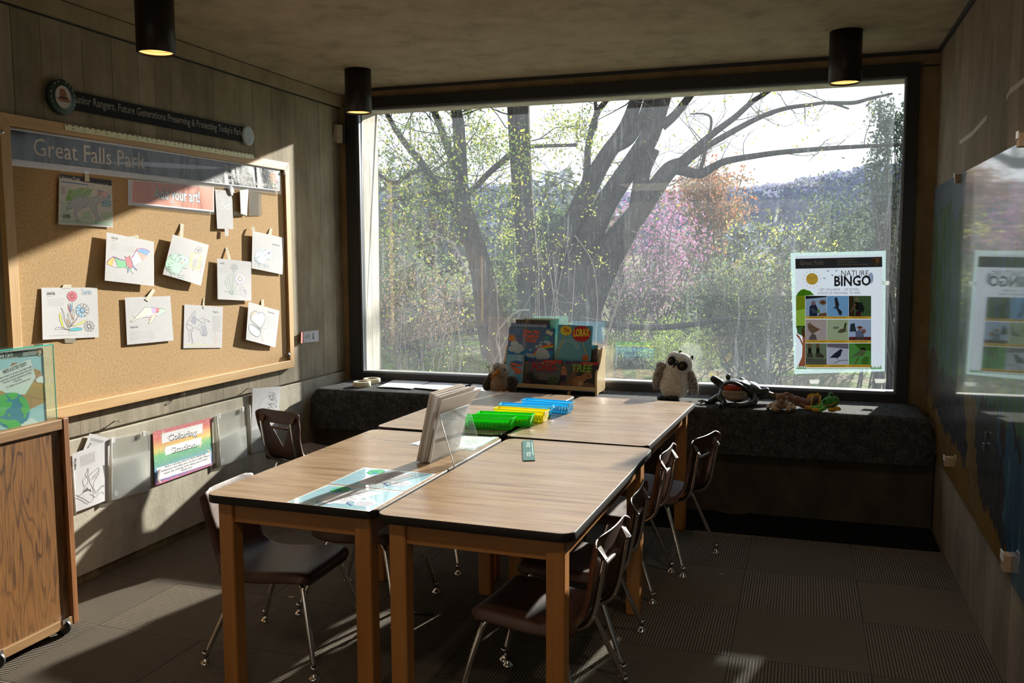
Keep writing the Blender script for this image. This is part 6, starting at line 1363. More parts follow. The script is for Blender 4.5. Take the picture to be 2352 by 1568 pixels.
# bird (left)
bd_ = toy('plush_bird', -1.915, 5.61, 'plush puffin-like bird with orange beak and dark wings, left of the book display')
blob('body', [((-.005, 0, .070), (.070, .060, .072)), ((.0, -.005, .12), (.055, .05, .04))], F_['beige'], bd_, .004, hair=1500, hl=.005)
blob('head', [((.005, -.01, .165), (.052, .050, .050)), ((.022, -.018, .155), (.038, .04, .04))], fuzzy('pale_face_plush', (.42, .34, .27), (.56, .48, .40)), bd_, .004, hair=900, hl=.004)
blob('cap', [((-.022, -.008, .190), (.034, .044, .028), (0, -.5, 0)), ((-.035, -.02, .165), (.022, .035, .022))], F_['grey'], bd_, .004)
blob('beak', [('tube', [(-.015, -.045, .158), (-.040, -.075, .145), (-.060, -.088, .125)], (.022, .006))], F_['orange'], bd_, .003)
MB().ball((.028, -.060, .176), .007, 14, 9).build('eye', M['eye'], bd_)
blob('wing', [((-.085, .0, .075), (.034, .030, .050), (0, .3, 0)), ((-.065, 0, .115), (.025, .025, .03))], F_['dark'], bd_, .004, hair=900, hl=.008, seed=5)
blob('wing', [((.075, -.01, .085), (.045, .032, .045), (0, -.5, 0)), ((.060, .005, .045), (.050, .05, .042))], F_['dark'], bd_, .004, hair=900, hl=.008, seed=6)
for x in (.005, .042): blob('foot', [((x, -.075, .022), (.020, .026, .013), (.5, .3, 0)), ((x+.018, -.072, .018), (.012, .022, .012))], F_['orange'], bd_, .003)
ft = toy('plush_tail', -2.02, 5.70, 'pale feathery toy tail sticking up behind the plush bird'); 
b = MB(); b.tube(bez([(0, 0, .0), (-.005, 0, .07), (.0, .0, .12), (-.012, 0, .175)], 5), [.022-.0014*k for k in range(16)], 10); b.tube(bez([(.0, 0, .12), (.02, 0, .15), (.03, 0, .14)], 4), [.014-.0014*k for k in range(9)], 8); b.build('feather', F_['white'], ft)
MB().tube([(-.012, 0, .170), (-.035, 0, .185)], [.003, .001], 6).tube([(-.012, 0, .170), (.012, 0, .188)], [.003, .001], 6).build('dark_tip', F_['black'], ft)
# big frog
def slime():
    a = N('black_rubbery_frog_skin'); co = a.coord(); f = a.noise(co, 30, 4, .6); a.bsdf(a.ramp(f, [(.35, (.006, .008, .008)), (.6, (.03, .035, .03)), (.75, (.09, .10, .08))]), .38, 0, a.bump(f, .006), .2); return a.m
M['slime'] = slime(); cream = fuzzy('cream_frog_belly', (.36, .27, .19), (.45, .35, .26))
fg = toy('plush_frog', -.375, 5.665, 'large black bullfrog puppet with its red mouth open, right of the owl')
blob('body', [((.0, .055, .080), (.115, .10, .075)), ((-.005, -.02, .118), (.085, .085, .042), (-.25, 0, -.1)), ((.075, .02, .09), (.07, .08, .055)), ((-.055, .0, .172), (.017, .02, .022)), ((.022, -.01, .150), (.026, .025, .024)),
              ('tube', [(.10, .03, .06), (.135, .0, .075), (.175, -.02, .095)], (.032, .020)), ('tube', [(-.08, .06, .10), (-.125, .05, .135), (-.145, .04, .150)], (.030, .022)), ('tube', [(.14, .08, .05), (.2, .10, .045), (.25, .09, .03)], (.035, .02))], M['slime'], fg, .005)
blob('belly', [((-.015, -.045, .070), (.080, .055, .040)), ((-.02, -.064, .088), (.074, .054, .016), (-.05, 0, 0))], cream, fg, .005)
MB().ball((-.025, -.080, .116), (.060, .036, .023), 20, 10, M=Euler((-.22, 0, 0)).to_matrix().to_4x4()).build('mouth', plain('red_frog_mouth', (.42, .05, .02), .5), fg)
MB().tube([(-.050, -.110, .108), (-.03, -.117, .122), (-.008, -.112, .108)], .005, 8).build('tongue', plain('red_tongue', (.55, .03, .03), .35), fg)
blob('upper_lip', [('tube', [(-.090, -.055, .112), (-.06, -.105, .148), (-.015, -.118, .150), (.03, -.10, .128), (.062, -.06, .098)], (.011, .011))], M['slime'], fg, .004)
MB().ball((.026, -.036, .152), (.014, .010, .013), 16, 10).build('eye', plain('green_frog_eye', (.10, .35, .05), .1), fg); MB().ball((.026, -.045, .152), (.006, .004, .009), 12, 8).build('pupil', M['eye'], fg)
MB().ball((-.06, -.018, .178), (.010, .008, .009), 12, 8).build('eye', plain('dark_frog_eye', (.05, .12, .03), .1), fg)
for nm, pts, fing in (('arm', [(-.085, -.02, .075), (-.10, -.06, .045), (-.075, -.10, .022), (-.095, -.14, .010)], [(-.135, -.165, .004), (-.11, -.18, .004), (-.075, -.17, .004)]), ('arm', [(.095, -.02, .07), (.105, -.07, .035), (.06, -.11, .018), (.02, -.125, .014)], [(-.02, -.12, .045), (-.035, -.14, .008), (.0, -.16, .006)]), ('rear_foot', [(-.12, .03, .03), (-.15, .0, .018), (-.18, -.02, .012)], [(-.235, -.015, .012), (-.22, -.05, .005), (-.19, -.06, .004)])):
    blob(nm, [('tube', pts, (.026, .013))]+[('tube', [pts[-1], ((pts[-1][0]+f[0])/2, (pts[-1][1]+f[1])/2, .018), f], (.011, .005)) for f in fing], M['slime'], fg, .0035)
# fawn
fw = toy('plush_fawn', -.105, 5.515, 'small tan fawn toy lying with forelegs out, right of the big black frog')
tan = fuzzy('tan_plush', (.36, .22, .11), (.50, .34, .20)); br = fuzzy('brown_nose_plush', (.09, .045, .02), (.15, .08, .04))
blob('body', [((.0, .03, .035), (.045, .06, .032)), ('tube', [(-.03, .02, .03), (-.045, -.03, .018), (-.02, -.055, .010)], (.020, .012)), ('tube', [(.03, .02, .03), (.045, -.025, .018), (.035, -.06, .010)], (.020, .012)), ('tube', [(.03, .05, .03), (.07, .03, .02), (.07, -.01, .012)], (.018, .010)), ('tube', [(-.03, .05, .03), (-.07, .03, .02), (-.075, -.005, .012)], (.018, .010))], tan, fw, .003)
blob('head', [((-.004, -.02, .078), (.030, .028, .030)), ((-.002, -.045, .060), (.018, .022, .016)), ('tube', [(-.025, -.01, .095), (-.045, -.005, .098), (-.062, -.01, .090)], (.010, .005)), ('tube', [(.018, -.01, .098), (.038, -.005, .103), (.056, -.01, .098)], (.010, .005))], fuzzy('light_brown_plush', (.22, .11, .045), (.32, .17, .08)), fw, .0028)
MB().ball((-.002, -.066, .058), (.008, .006, .006), 10, 7).build('nose', br, fw)
for x in (-.019, .014): MB().ball((x, -.044, .078), .004, 10, 7).build('eye', M['eye'], fw)
for x, y, z in ((-.018, -.062, .009), (.036, -.066, .009), (.071, -.016, .010), (-.076, -.010, .010)): MB().ball((x, y, z), (.011, .010, .009), 10, 7).build('hoof', br, fw)
# pinkish brown toy with yellow wing
pk = toy('plush_crab', .02, 5.63, 'small crumpled pinkish brown toy with a yellow wing, between the fawn and green frog')
rose = fuzzy('pinkish_brown_plush', (.20, .085, .06), (.32, .15, .11), 30, .004)
blob('body', [((-.075, .0, .060), (.032, .035, .026), (0, .4, 0)), ((-.040, -.01, .045), (.035, .035, .032)), ((-.005, .0, .035), (.035, .035, .030)), ((.030, .0, .032), (.035, .035, .026)), ('tube', [(-.02, -.02, .03), (.0, -.045, .02), (.03, -.05, .014)], (.018, .010)), ((-.10, .01, .080), (.020, .02, .014))], rose, pk, .003)
yw = MB(); yw.add([(p_[0], .0+.006*math.sin(k), p_[1]) for k, p_ in enumerate([(.01, .045), (.02, .085), (.045, .098), (.07, .090), (.085, .110), (.095, .085), (.080, .062), (.05, .058)])], [(0, 1, 2, 7), (7, 2, 3, 6), (6, 3, 4, 5)]); yw.build('wing', plain('yellow_satin', (.62, .36, .01), .35), pk, solid=.004, sub=1)
# small green frog
gf = toy('small_plush_frog', .135, 5.60, 'small bright green frog toy with yellow hands, rightmost toy on the bench')
gm = fuzzy('green_plush', (.03, .20, .03), (.06, .34, .05)); ym = fuzzy('golden_plush', (.55, .26, .01), (.70, .38, .03)); bm_ = plain('brown_vest', (.06, .018, .010), .6)
blob('head', [((.035, -.03, .052), (.042, .038, .038)), ((.060, -.02, .060), (.030, .03, .032)), ((.040, -.015, .098), (.016, .013, .016)), ((.004, -.05, .062), (.014, .013, .014))], gm, gf, .003)
blob('body', [((-.045, .02, .040), (.040, .032, .032)), ('tube', [(.0, -.03, .03), (-.035, -.05, .020), (-.07, -.055, .018)], (.016, .012)), ('tube', [(.02, -.04, .03), (-.01, -.075, .014), (-.03, -.085, .012)], (.014, .011))], fuzzy('lime_plush', (.12, .40, .04), (.22, .52, .08)), gf, .003)
blob('vest', [((-.050, .018, .048), (.034, .034, .030))], bm_, gf, .003)
for k, c_ in ((-.072, ym), (-.028, ym)): MB().tube([(k, -.016, .02), (k+.006, -.020, .05), (k+.01, .0, .078), (k+.008, .03, .08)], .005, 8).build('strap', c_, gf)
for nm, c in (('hand', (-.085, -.058, .018)), ('hand', (-.045, -.088, .013)), ('hand', (.045, -.072, .016)), ('hand', (.075, -.055, .022))): blob(nm, [(c, (.021, .016, .014)), ((c[0]+.012, c[1]-.004, c[2]-.002), (.014, .012, .010))], ym, gf, .003)
MB().ball((.046, -.027, .101), (.007, .006, .010), 10, 7).ball((.0, -.063, .063), (.006, .006, .007), 10, 7).build('eye', M['eye'], gf); blob('lip', [('tube', [(.02, -.066, .04), (.045, -.072, .045), (.068, -.055, .062)], (.005, .004))], ym, gf, .002)
# yellow scrap under the bench
p = at(1685, 1172, 'z', .008); e_ = MB().lathe([(.0001, .004), (.10, .004), (.115, .010), (.115, .0), (.0001, 0)], seg=24).build('round_mat', plain('ochre_disc', (.06, .045, .01), .8)); e_.location = p+Vector((0, 0, .001)); e_.scale = (1, .75, 1); props(e_, 'dim ochre disc lying on the black strip under the bench', 'disc')
for px_, py_, c_, lab in ((668, 1371, (.45, .30, .2), 'tiny tan scrap of paper on the carpet between the left chairs'), (1656, 1318, (.2, .16, .06), 'tiny ochre crumb on the carpet right of the farthest chair')):
    p = at(px_, py_, 'z', .001); e_ = MB().prism([(-.014, -.004), (.012, -.007), (.016, .004), (-.006, .008)], 0, .002).build('paper_scrap', plain('scrap', c_, .8)); e_.location = p; props(e_, lab, 'scrap')
p = at(969, 1409, 'z', .005); e_ = MB().tube([(-.06, 0, 0), (.055, .004, 0)], .0048, 8).build('pen', plain('black_pen_barrel', (.008, .008, .010), .4)); e_.location = p; props(e_, 'black pen lying on the carpet under the near tables', 'pen')
# ================================================================== outdoors
def leafm(name, c, var=.35):
    a = N(name); g = a.n('NewGeometry'); rnd = g.outputs['Random Per Island']
    col = a.ramp(rnd, [(0, tuple(x*(1-var) for x in c)), (1, tuple(min(1, x*(1+var)) for x in c))])
    d = a.n('BsdfDiffuse', {'Color': col}); t = a.n('BsdfTranslucent', {'Color': col}); x = a.n('MixShader', {0: .5, 1: d.outputs[0], 2: t.outputs[0]}); a.t.links.new(x.outputs[0], a.out.inputs[0]); return a.m
def bark(name, c1, c2, sc=5):
    a = N(name); co = a.n('TexCoord').outputs['Object']; f = a.noise(a.n('Mapping', {'Vector': co, 'Scale': (sc*2.2, sc*2.2, sc*.35)}).outputs[0], 2.2, 5, .7, .4)
    g = a.noise(co, 1.1, 3); col = a.ramp(f, [(.32, tuple(x*.35 for x in c1)), (.5, c1), (.70, c2)])
    a.bsdf(a.mix(.5, col, a.mix(1, col, a.ramp(g, [(.3, (.75, .75, .8)), (.7, (1.2, 1.15, 1.1))]), 'MULTIPLY')), .95, 0, a.bump(f, .05), spec=.1); return a.m
M['bark'] = bark('furrowed_grey_bark', (.060, .053, .052), (.15, .135, .125)); M['bark2'] = bark('brown_bark', (.085, .07, .055), (.17, .14, .11)); M['twig'] = plain('pale_twig', (.20, .175, .15), .9)
M['twigd'] = plain('grey_twig', (.10, .09, .085), .9)
def wpt(p, Y): return at(p[0], p[1], 'y', Y)
def limb(mb, pts, Y, n=4, seg=9, wob=.0, q=None):
    P_ = []; rr = []
    for i, p in enumerate(pts):
        y = Y+(p[3] if len(p) > 3 else 0); w_ = wpt(p, y); P_.append(w_); rr.append(p[2]/2/F*((w_-CC).dot(CW)))
    Q_ = bez(P_, n); R_ = []
    for i in range(len(Q_)): t = i/n; k = min(int(t), len(rr)-2); R_.append(rr[k]*(1-(t-k))+rr[k+1]*(t-k))
    if q and wob: Q_ = [v+Vector((q.gauss(0, wob), q.gauss(0, wob), q.gauss(0, wob*.6))) if 0 < i < len(Q_)-1 else v for i, v in enumerate(Q_)]
    mb.tube(Q_, R_, seg); return Q_, R_
def grow(mb, tips, p, d, L, r_, depth, q, up=.15, seg=5):
    n = 4; pts = [p]; 
    for k in range(n):
        d = (d+Vector((q.gauss(0, .22), q.gauss(0, .22), q.gauss(0, .18)+up*.3))).normalized(); pts.append(pts[-1]+d*L/n)
    mb.tube(pts, [r_*(1-.65*k/n) for k in range(n+1)], seg if r_ > .008 else 3, cap=False)
    tips += pts[2:] if depth <= 1 else []
    if depth > 0:
        for k in range(q.randint(2, 3)):
            i = q.randint(1, n); v = (d*.7+Vector((q.gauss(0, .6), q.gauss(0, .5), q.gauss(0, .5)+up))).normalized(); grow(mb, tips, pts[i], v, L*q.uniform(.5, .75), r_*.5, depth-1, q, up, seg)
def leaves(mb, centres, n, spread, size, q, mi=lambda q: 0):
    for k in range(n):
        c = centres[q.randrange(len(centres))]+Vector((q.gauss(0, spread), q.gauss(0, spread), q.gauss(0, spread)))
        a = Vector((q.gauss(0, 1), q.gauss(0, 1), q.gauss(0, 1))).normalized(); b = a.orthogonal().normalized(); s_ = size*q.uniform(.6, 1.3)
        mb.add([c-a*s_, c+b*s_*.5, c+a*s_, c-b*s_*.5], [(0, 1, 2, 3)], mi(q))
def outgrow(name, label, cat='tree', group=None, loc=(0, 12, -1)): return empty(name, loc, label, cat, group)
def raw(mb, name, mats, root, smooth=True, stuff=False):
    me = bpy.data.meshes.new(name); o_ = root.location; me.from_pydata([(v[0]-o_.x, v[1]-o_.y, v[2]-o_.z) for v in mb.v], [], mb.f)
    for m in (mats if isinstance(mats, list) else [mats]): me.materials.append(m)
    me.polygons.foreach_set('material_index', mb.m); me.polygons.foreach_set('use_smooth', mb.sm); me.update()
    o = bpy.data.objects.new(name, me); COL.objects.link(o); o.parent = root
    if stuff: o['kind'] = 'stuff'
    return o
GZ = -1.2
# ground
def groundm():
    a = N('spring_ground'); co = a.coord(); f = a.noise(co, .9, 6, .7); g = a.noise(co, .12, 3)
    col = a.ramp(a.math('ADD', a.math('MULTIPLY', f, .6), a.math('MULTIPLY', g, .4)), [(.36, (.07, .055, .04)), (.47, (.13, .11, .065)), (.54, (.10, .14, .035)), (.66, (.19, .27, .06))]); a.bsdf(col, .95, 0, a.bump(f, .2), spec=.05); return a.m
q = random.Random(11)
b = MB(); nx, ny = 60, 60
b.grid(lambda u, v: Vector((-110+220*u*(1) , 6.45+(v**2)*230, GZ+.35*mnoise.noise(Vector((u*40, v*60, 0)))+(v**2)*3.0-.0)), nx, ny)
o = b.build('ground_outside', groundm()); o['kind'] = 'structure'; o.name = 'floor_outside'
# far hill
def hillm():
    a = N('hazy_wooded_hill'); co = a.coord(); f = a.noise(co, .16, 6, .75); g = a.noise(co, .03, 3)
    col = a.ramp(a.math('ADD', a.math('MULTIPLY', f, .7), a.math('MULTIPLY', g, .3)), [(.36, (.15, .16, .22)), (.5, (.24, .25, .32)), (.62, (.30, .28, .31)), (.72, (.33, .37, .34))]); a.bsdf(col, 1, 0, a.bump(f, 3), spec=0); return a.m  # distance haze is mixed into these pale blue colours
b = MB()
def hill(u, v):
    px = 500+u*2100; yy = 190+30*math.sin(u*3)
    top = 1.59+yy*(.100+.012*math.sin(u*9)+.016*(u > .5)*math.sin((u-.5)*6)) ; p = at(px, 610, 'y', yy)
    h = (top+1.6*mnoise.noise(Vector((u*30, 0, 0)))+.5*mnoise.noise(Vector((u*120, 3, 0))))*math.sin(v*math.pi/2)
    return Vector((p.x*(1+.15*v), p.y+v*70+3*mnoise.noise(Vector((u*70, v*22, 1))), -2+h+1.0*v*mnoise.noise(Vector((u*130, v*30, 5)))))
b.grid(hill, 260, 26)
hm = hillm(); lf = MB(); qh = random.Random(5)
for k in range(20000):
    u, v = qh.random(), qh.random()**.7; c = hill(u, v)+Vector((0, -2, qh.uniform(0, 1.6))); s_ = qh.uniform(.3, .8); a_ = Vector((qh.gauss(0, 1), qh.gauss(0, .5), qh.gauss(0, 1))).normalized(); b_ = a_.orthogonal().normalized()
    lf.add([c-a_*s_, c+b_*s_, c+a_*s_, c-b_*s_], [(0, 1, 2, 3)], k % 3)
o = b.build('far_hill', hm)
me = bpy.data.meshes.new('hill_treetops'); me.from_pydata(lf.v, [], lf.f); [me.materials.append(leafm('hazy_treetop', c_, .15)) for c_ in ((.18, .20, .33), (.22, .22, .31), (.20, .25, .28))]; me.polygons.foreach_set('material_index', lf.m)  # treetop colours have the same haze mixed in
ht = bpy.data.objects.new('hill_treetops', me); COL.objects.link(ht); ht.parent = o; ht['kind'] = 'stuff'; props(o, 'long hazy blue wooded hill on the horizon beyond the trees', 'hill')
# --------- big leaning multi trunk tree
q = random.Random(21)
root = outgrow('multi_trunk_tree', 'big grey barked tree of several leaning trunks in the middle of the window', loc=(-3.7, 17, GZ))
Y = 17; limbs = []
def part_limb(pts, Y=17, nm='trunk', mat=None, seg=14, twigs=0, L=.8, r=.014, wob=.0, rt=None):
    b = MB(); Q_, R_ = limb(b, pts, Y, 5, seg, wob, q); raw(b, nm, mat or M['bark'], rt or root)
    limbs.append((Q_, R_)); return Q_, R_
tw = MB(); tips = []; tipsR = []
def sprout(Q_, R_, n, L, r, tl, i0=2, depth=2, up=.2, seg=5):
    for k in range(n):
        i = q.randint(i0, len(Q_)-1); d = Vector((q.gauss(0, 1), q.gauss(0, .7), q.gauss(.25, .6))).normalized(); grow(tw, tl, Q_[i], d, 1.4*L*q.uniform(.6, 1.3), min(1.3*r, R_[i]*.5), depth, q, up, seg)
base = [(1300, 1010, 190), (1305, 860, 165), (1308, 760, 140), (1312, 690, 110)]
part_limb(base, Y, 'trunk_base')
a = part_limb([(1262, 800, 80, .1), (1222, 720, 58, .1), (1212, 600, 50), (1203, 480, 48), (1194, 330, 50), (1190, 230, 52), (1186, 120, 48), (1180, 40, 40)]); sprout(*a, 10, .9, .012, tips)
a = part_limb([(1275, 790, 80), (1250, 700, 66), (1280, 580, 54), (1321, 503, 50), (1357, 422, 45), (1393, 358, 38), (1434, 299, 34), (1461, 231, 30), (1480, 150, 26), (1500, 60, 20)]); sprout(*a, 8, .8, .012, tipsR)
a = part_limb([(1334, 480, 20), (1347, 400, 17), (1352, 331, 15), (1370, 263, 14), (1402, 215, 12), (1430, 140, 9)], nm='branch', seg=8); sprout(*a, 8, .6, .009, tipsR)
a = part_limb([(1368, 300, 9), (1369, 260, 9), (1365, 200, 8)], nm='branch', seg=6)
a = part_limb([(1405, 345, 22), (1447, 322, 21), (1470, 280, 20), (1486, 235, 18), (1510, 150, 14)], nm='branch', seg=8)
a = part_limb([(1320, 800, 100), (1300, 711, 84), (1343, 580, 62), (1388, 476, 52), (1434, 403, 47), (1486, 325, 46), (1508, 262, 46), (1524, 207, 44), (1545, 120, 40)]); sprout(*a, 8, .8, .012, tipsR)
a = part_limb([(1520, 290, 24), (1552, 262, 20), (1591, 212, 17), (1640, 150, 12)], nm='branch', seg=8)
a = part_limb([(1345, 800, 90), (1350, 690, 74), (1400, 574, 58), (1440, 520, 52), (1472, 480, 48), (1510, 425, 42), (1539, 389, 38), (1565, 374, 26)]); sprout(*a, 6, .8, .012, tipsR, 2)
a = part_limb([(1325, 810, 70), (1362, 700, 52), (1405, 605, 42), (1438, 545, 40), (1458, 500, 38), (1470, 440, 40), (1478, 390, 36), (1500, 340, 34)], nm='branch')
a = part_limb([(1555, 382, 26), (1600, 340, 18), (1640, 305, 16), (1687, 270, 14), (1730, 232, 12), (1782, 198, 9), (1850, 140, 6)], nm='branch', seg=8); sprout(*a, 10, .6, .008, tipsR)
a = part_limb([(1560, 385, 22), (1600, 352, 16), (1639, 327, 15), (1735, 274, 12), (1800, 250, 10), (1859, 241, 9), (1905, 236, 7), (1950, 250, 4)], nm='branch', seg=8); sprout(*a, 12, .55, .008, tipsR)
a = part_limb([(1555, 388, 26), (1606, 399, 22), (1635, 385, 18), (1668, 370, 16), (1740, 357, 13), (1811, 348, 12), (1926, 339, 10), (2070, 332, 8), (2160, 330, 5)], nm='branch', seg=8); sprout(*a, 14, .5, .008, tipsR)
a = part_limb([(1610, 390, 9), (1622, 340, 8), (1634, 279, 7), (1620, 262, 5), (1585, 262, 3)], nm='branch', seg=6); sprout(*a, 6, .35, .005, tipsR, 1, 1)
a = part_limb([(1900, 236, 9), (1960, 236, 10), (2000, 226, 8), (2050, 215, 5)], nm='branch', seg=6)
a = part_limb([(1207, 337, 12), (1250, 335, 9), (1325, 333, 8)], nm='branch', seg=6); sprout(*a, 5, .4, .006, tips)
a = part_limb([(1180, 350, 18), (1162, 364, 16), (1120, 400, 14), (1081, 440, 16), (1040, 440, 14), (960, 448, 12), (890, 462, 10)], nm='branch', seg=8, Y=16.8); sprout(*a, 12, .7, .008, tips)
raw(tw, 'twigs', M['twigd'], root)
lm = [leafm('yellow_green_leaf', (.30, .36, .05)), leafm('light_green_leaf', (.13, .22, .04)), leafm('yellow_bud', (.48, .44, .08))]
b = MB(); leaves(b, tips, 3400, .09, .034, q, lambda q: q.choice((0, 0, 1, 2))); leaves(b, tipsR, 420, .07, .036, q, lambda q: q.choice((0, 2)))
raw(b, 'leaves', lm, root, stuff=True)
# --------- left tree
root = outgrow('leaning_tree', 'grey brown tree with forking top and fresh green leaves, left in the window', loc=(-6.0, 15.5, GZ))
tw = MB(); tips = []
Y = 15.5
a = part_limb([(1185, 1010, 110), (1160, 900, 84), (1144, 829, 74), (1125, 730, 64), (1112, 648, 57), (1098, 590, 50), (1081, 535, 45), (1062, 475, 42)], Y, rt=root, mat=M['bark2'])
a = part_limb([(1066, 490, 40), (1060, 430, 32), (1058, 376, 30), (1053, 286, 28), (1047, 240, 24), (1044, 130, 20)], Y, rt=root); sprout(*a, 20, .9, .012, tips, 2, 3)
a = part_limb([(1080, 530, 32), (1040, 480, 28), (1017, 455, 24), (990, 410, 22), (972, 380, 18), (922, 317, 14), (890, 263, 11), (860, 200, 8)], Y, 'branch', seg=9, rt=root); sprout(*a, 22, .9, .010, tips, 2, 3)
a = part_limb([(1050, 400, 20), (1026, 331, 18), (1005, 275, 16), (985, 220, 14), (970, 140, 10)], Y, 'branch', seg=9, rt=root); sprout(*a, 10, .8, .010, tips)
a = part_limb([(972, 385, 14), (940, 400, 11), (905, 420, 9), (870, 400, 7), (840, 380, 5)], Y, 'branch', seg=8, rt=root); sprout(*a, 12, .7, .008, tips)
a = part_limb([(1085, 560, 14), (1040, 545, 10), (1000, 520, 8), (985, 480, 6)], Y, 'branch', seg=8, rt=root); sprout(*a, 8, .6, .008, tips)
raw(tw, 'twigs', M['twigd'], root); b = MB(); leaves(b, tips, 5600, .10, .034, q, lambda q: q.choice((0, 0, 1, 1, 2))); raw(b, 'leaves', lm, root, stuff=True)
# low horizontal limb
root = outgrow('fallen_limb', 'dark bare limb reaching level across the lower window, above the owl', 'branch', loc=(-1.9, 14, .3)); b = MB()
limb(b, [(1330, 735, 20), (1400, 745, 15), (1496, 752, 14), (1582, 746, 13), (1697, 731, 12), (1806, 740, 9), (1850, 735, 5)], 14, 5, 10); raw(b, 'limb', M['bark'], root); tw = MB()
for k in range(10): grow(tw, [], wpt((1400+k*42, 742), 14), Vector((q.gauss(0, .5), q.gauss(0, .5), q.choice((-1, 1)))).normalized(), .5, .008, 1, q)
raw(tw, 'twigs', M['twigd'], root)
# --------- shrubs and woods behind
def shrub(name, label, cx, cy, rx, ry, Y, cols, n, leaf, tw_n=18, tr=.02, tmat=None, seed=1, clus=34, spread=.16, cat='shrub', trunk=True, dy=None):
    q = random.Random(seed); c = wpt((cx, cy), Y); sc = ((c-CC).dot(CW))/F; RX_, RZ_ = rx*sc, ry*sc; RY_ = dy or RX_*.8
    base = Vector((c.x, Y, GZ+.1)); rt = empty(name, base, label, cat)
    C_ = []
    while len(C_) < clus:
        v = Vector((q.uniform(-1, 1), q.uniform(-1, 1), q.uniform(-1, 1)))
        if v.length < 1: C_.append(c+Vector((v.x*RX_, v.y*RY_, v.z*RZ_)))
    tb = MB(); tips = []
    for k in range(tw_n):
        e = C_[q.randrange(clus)]; s0 = base+Vector((q.gauss(0, RX_*.22), q.gauss(0, .3), 0)); m_ = (s0+e)/2+Vector((q.gauss(0, RX_*.15), q.gauss(0, .2), q.uniform(0, RZ_*.3)))
        P_ = bez([s0, m_, e], 4); tb.tube(P_, [tr*(1-.08*i) for i in range(len(P_))], 5, cap=False); tips += P_[4:]
        for j in range(3): grow(tb, tips, P_[q.randint(3, len(P_)-1)], Vector((q.gauss(0, 1), q.gauss(0, .7), q.gauss(.3, .7))).normalized(), RX_*.35, tr*.4, 1, q, .2, 3)
    raw(tb, 'branches', tmat or M['twigd'], rt)
    b = MB(); S_ = spread*min(RX_, RZ_)*2
    leaves(b, C_, n*3//4, S_*.7, leaf, q, lambda q: q.randrange(len(cols))); leaves(b, tips, n//4, S_*.15, leaf, q, lambda q: q.randrange(len(cols)))
    raw(b, 'foliage', cols, rt, stuff=True); return rt
g1, g2, g3 = leafm('olive_leaf', (.15, .17, .08)), leafm('mid_green_leaf', (.12, .18, .08)), leafm('bright_green_leaf', (.26, .38, .08))
dk, dk2 = leafm('dark_cedar_needle', (.045, .07, .045)), leafm('grey_cedar_needle', (.11, .14, .11))
pk1, pk2 = leafm('redbud_blossom', (.42, .13, .30)), leafm('pale_redbud_blossom', (.40, .24, .34)); og, og2 = leafm('orange_bud', (.45, .18, .09)), leafm('tan_bud', (.36, .24, .15))
yl = leafm('yellow_flower', (.55, .52, .14)); tn, tn2 = leafm('dry_tan_leaf', (.22, .16, .09)), leafm('grey_brown_leaf', (.20, .18, .17)); bl = leafm('hazy_blue_green', (.22, .26, .30))  # the blue green leaf has distance haze in its colour
shrub('tree', 'orange budding tree on the slope right of the leaning trunks', 1640, 440, 110, 70, 34, [og, og2, tn], 4200, .085, 26, .05, seed=2, cat='tree')
shrub('redbud_tree', 'pink redbud in blossom behind the right leaning trunk', 1500, 560, 130, 110, 24, [pk1, pk2, pk2, tn2], 3800, .048, 40, .03, seed=3, cat='tree')
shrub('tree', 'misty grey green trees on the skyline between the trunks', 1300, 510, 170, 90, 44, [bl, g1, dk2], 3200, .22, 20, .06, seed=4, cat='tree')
shrub('tree', 'dark green pine mass low behind the vertical trunk', 1290, 560, 90, 100, 30, [dk, dk2, g2], 2600, .14, 14, .05, seed=5, cat='tree')
shrub('tree', 'pale woods showing behind the left tree', 980, 520, 150, 120, 38, [g1, bl, tn2, dk2], 3400, .18, 34, .06, seed=6, cat='tree')
shrub('shrub', 'tawny brush at the lower left of the window beside the concrete fin', 950, 740, 120, 120, 19.5, [tn, tn2, og2], 4200, .035, 46, .016, seed=7)
shrub('shrub', 'green bush low between the left trunk and the fin', 930, 640, 90, 120, 21, [g1, g2, tn2], 2200, .07, 30, .02, seed=8)
shrub('shrub', 'olive thicket between the left tree and the vertical trunk', 1160, 640, 70, 150, 20, [g1, g2, dk2], 2600, .065, 34, .02, seed=9)
shrub('shrub', 'bright green undergrowth at the foot of the window behind the owl', 1560, 800, 190, 62, 19, [g3, g3, g1], 8000, .028, 24, .012, seed=10)
shrub('shrub', 'bright green weeds behind the plush bird', 1010, 850, 130, 40, 13, [g3, g1, tn], 4200, .024, 16, .010, seed=11)
shrub('shrub', 'grey thicket of bare stems behind the redbud', 1450, 660, 130, 90, 21, [tn2, g1, pk2], 1600, .045, 60, .016, seed=12)
shrub('cedar_tree', 'dark feathery cedar in the upper right corner of the window', 2050, 430, 75, 230, 19, [dk2, dk, dk2], 3800, .055, 60, .02, seed=13, cat='tree', clus=60, spread=.13)
shrub('cedar_tree', 'broad dusky cedar in the lower right of the window left of the poster', 1740, 700, 150, 120, 18, [dk2, dk, g1], 4600, .052, 70, .018, seed=14, cat='tree', clus=60)
shrub('cedar_tree', 'green cedar bough mass behind the bingo poster', 1930, 640, 130, 190, 22.5, [dk2, g2, dk], 4600, .06, 50, .02, seed=15, cat='tree', clus=60)
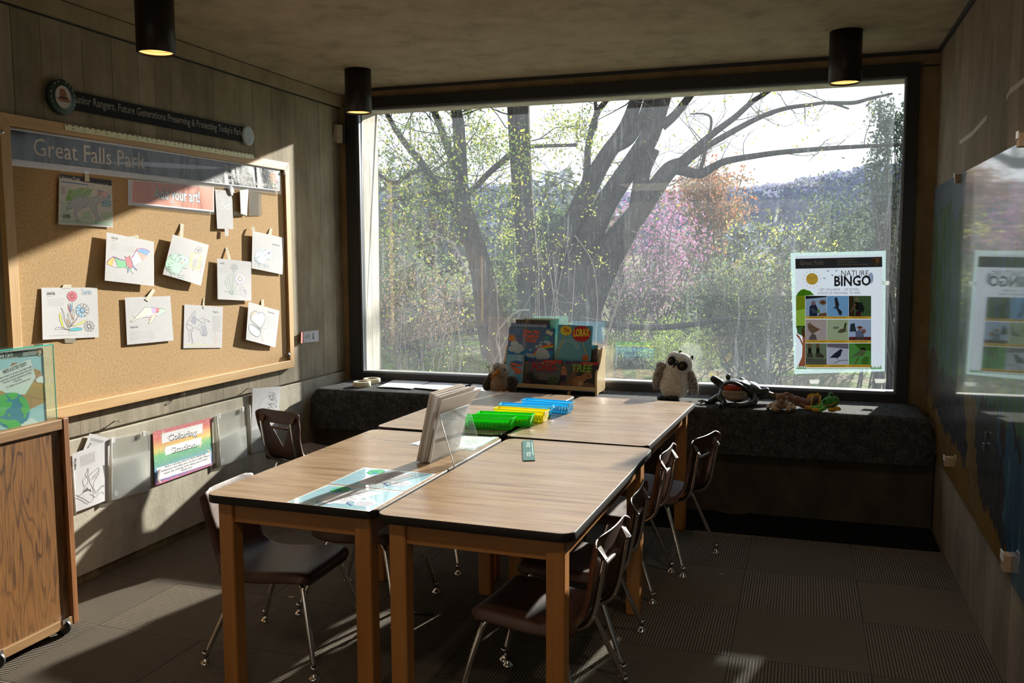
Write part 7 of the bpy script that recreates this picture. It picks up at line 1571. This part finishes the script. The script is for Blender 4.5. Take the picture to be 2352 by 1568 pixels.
shrub('sapling', 'slender sapling with scattered yellow flowers across the right half of the window', 1780, 600, 150, 160, 10.5, [yl, yl, lm[0]], 900, .019, 16, .010, seed=16, cat='tree', clus=40, spread=.06)
shrub('sapling', 'slender sapling with yellow green leaves before the vertical trunk', 1250, 560, 170, 130, 10, [lm[0], yl], 600, .017, 12, .008, M['twig'], seed=17, cat='tree', clus=40, spread=.06)
shrub('sapling', 'thin yellow leaved sapling left of the left tree', 960, 600, 110, 180, 10, [lm[0], yl, lm[1]], 900, .017, 12, .008, M['twig'], seed=18, cat='tree', clus=40, spread=.06)
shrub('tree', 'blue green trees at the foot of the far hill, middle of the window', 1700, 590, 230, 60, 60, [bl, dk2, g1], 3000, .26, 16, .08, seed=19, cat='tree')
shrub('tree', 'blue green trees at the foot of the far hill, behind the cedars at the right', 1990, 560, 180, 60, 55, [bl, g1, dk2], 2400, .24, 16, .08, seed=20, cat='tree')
shrub('shrub', 'brown leafless brush filling the slope behind the toys', 1650, 690, 260, 70, 27, [tn2, bl, g1, g2], 3600, .09, 50, .02, seed=22)
shrub('shrub', 'brown and green brush on the slope behind the left trunks', 1050, 700, 220, 70, 27, [tn2, tn, g1, bl], 3400, .09, 50, .02, seed=23)
# arching pale twigs close to the window
root = outgrow('bramble', 'pale arching bramble canes close to the glass, right of the left trunk', 'shrub', loc=(-3.4, 9, GZ)); b = MB(); q = random.Random(31)
for P_ in ([(1150, 960, 4), (1150, 830, 4), (1140, 775, 4), (1160, 740, 4), (1190, 715, 4), (1215, 712, 3)], [(1000, 540, 4), (1040, 560, 5), (1062, 600, 4), (1072, 640, 3)], [(1320, 540, 3), (1360, 600, 3), (1372, 680, 3), (1370, 760, 3), (1360, 960, 3)], [(980, 560, 3), (1010, 545, 4), (1040, 560, 3)], [(1450, 530, 3), (1500, 545, 3), (1560, 560, 3), (1620, 620, 3)], [(1380, 960, 5), (1390, 800, 5), (1420, 690, 4), (1450, 600, 3)]):
    limb(b, P_, 9, 4, 5)
raw(b, 'canes', M['twig'], root)
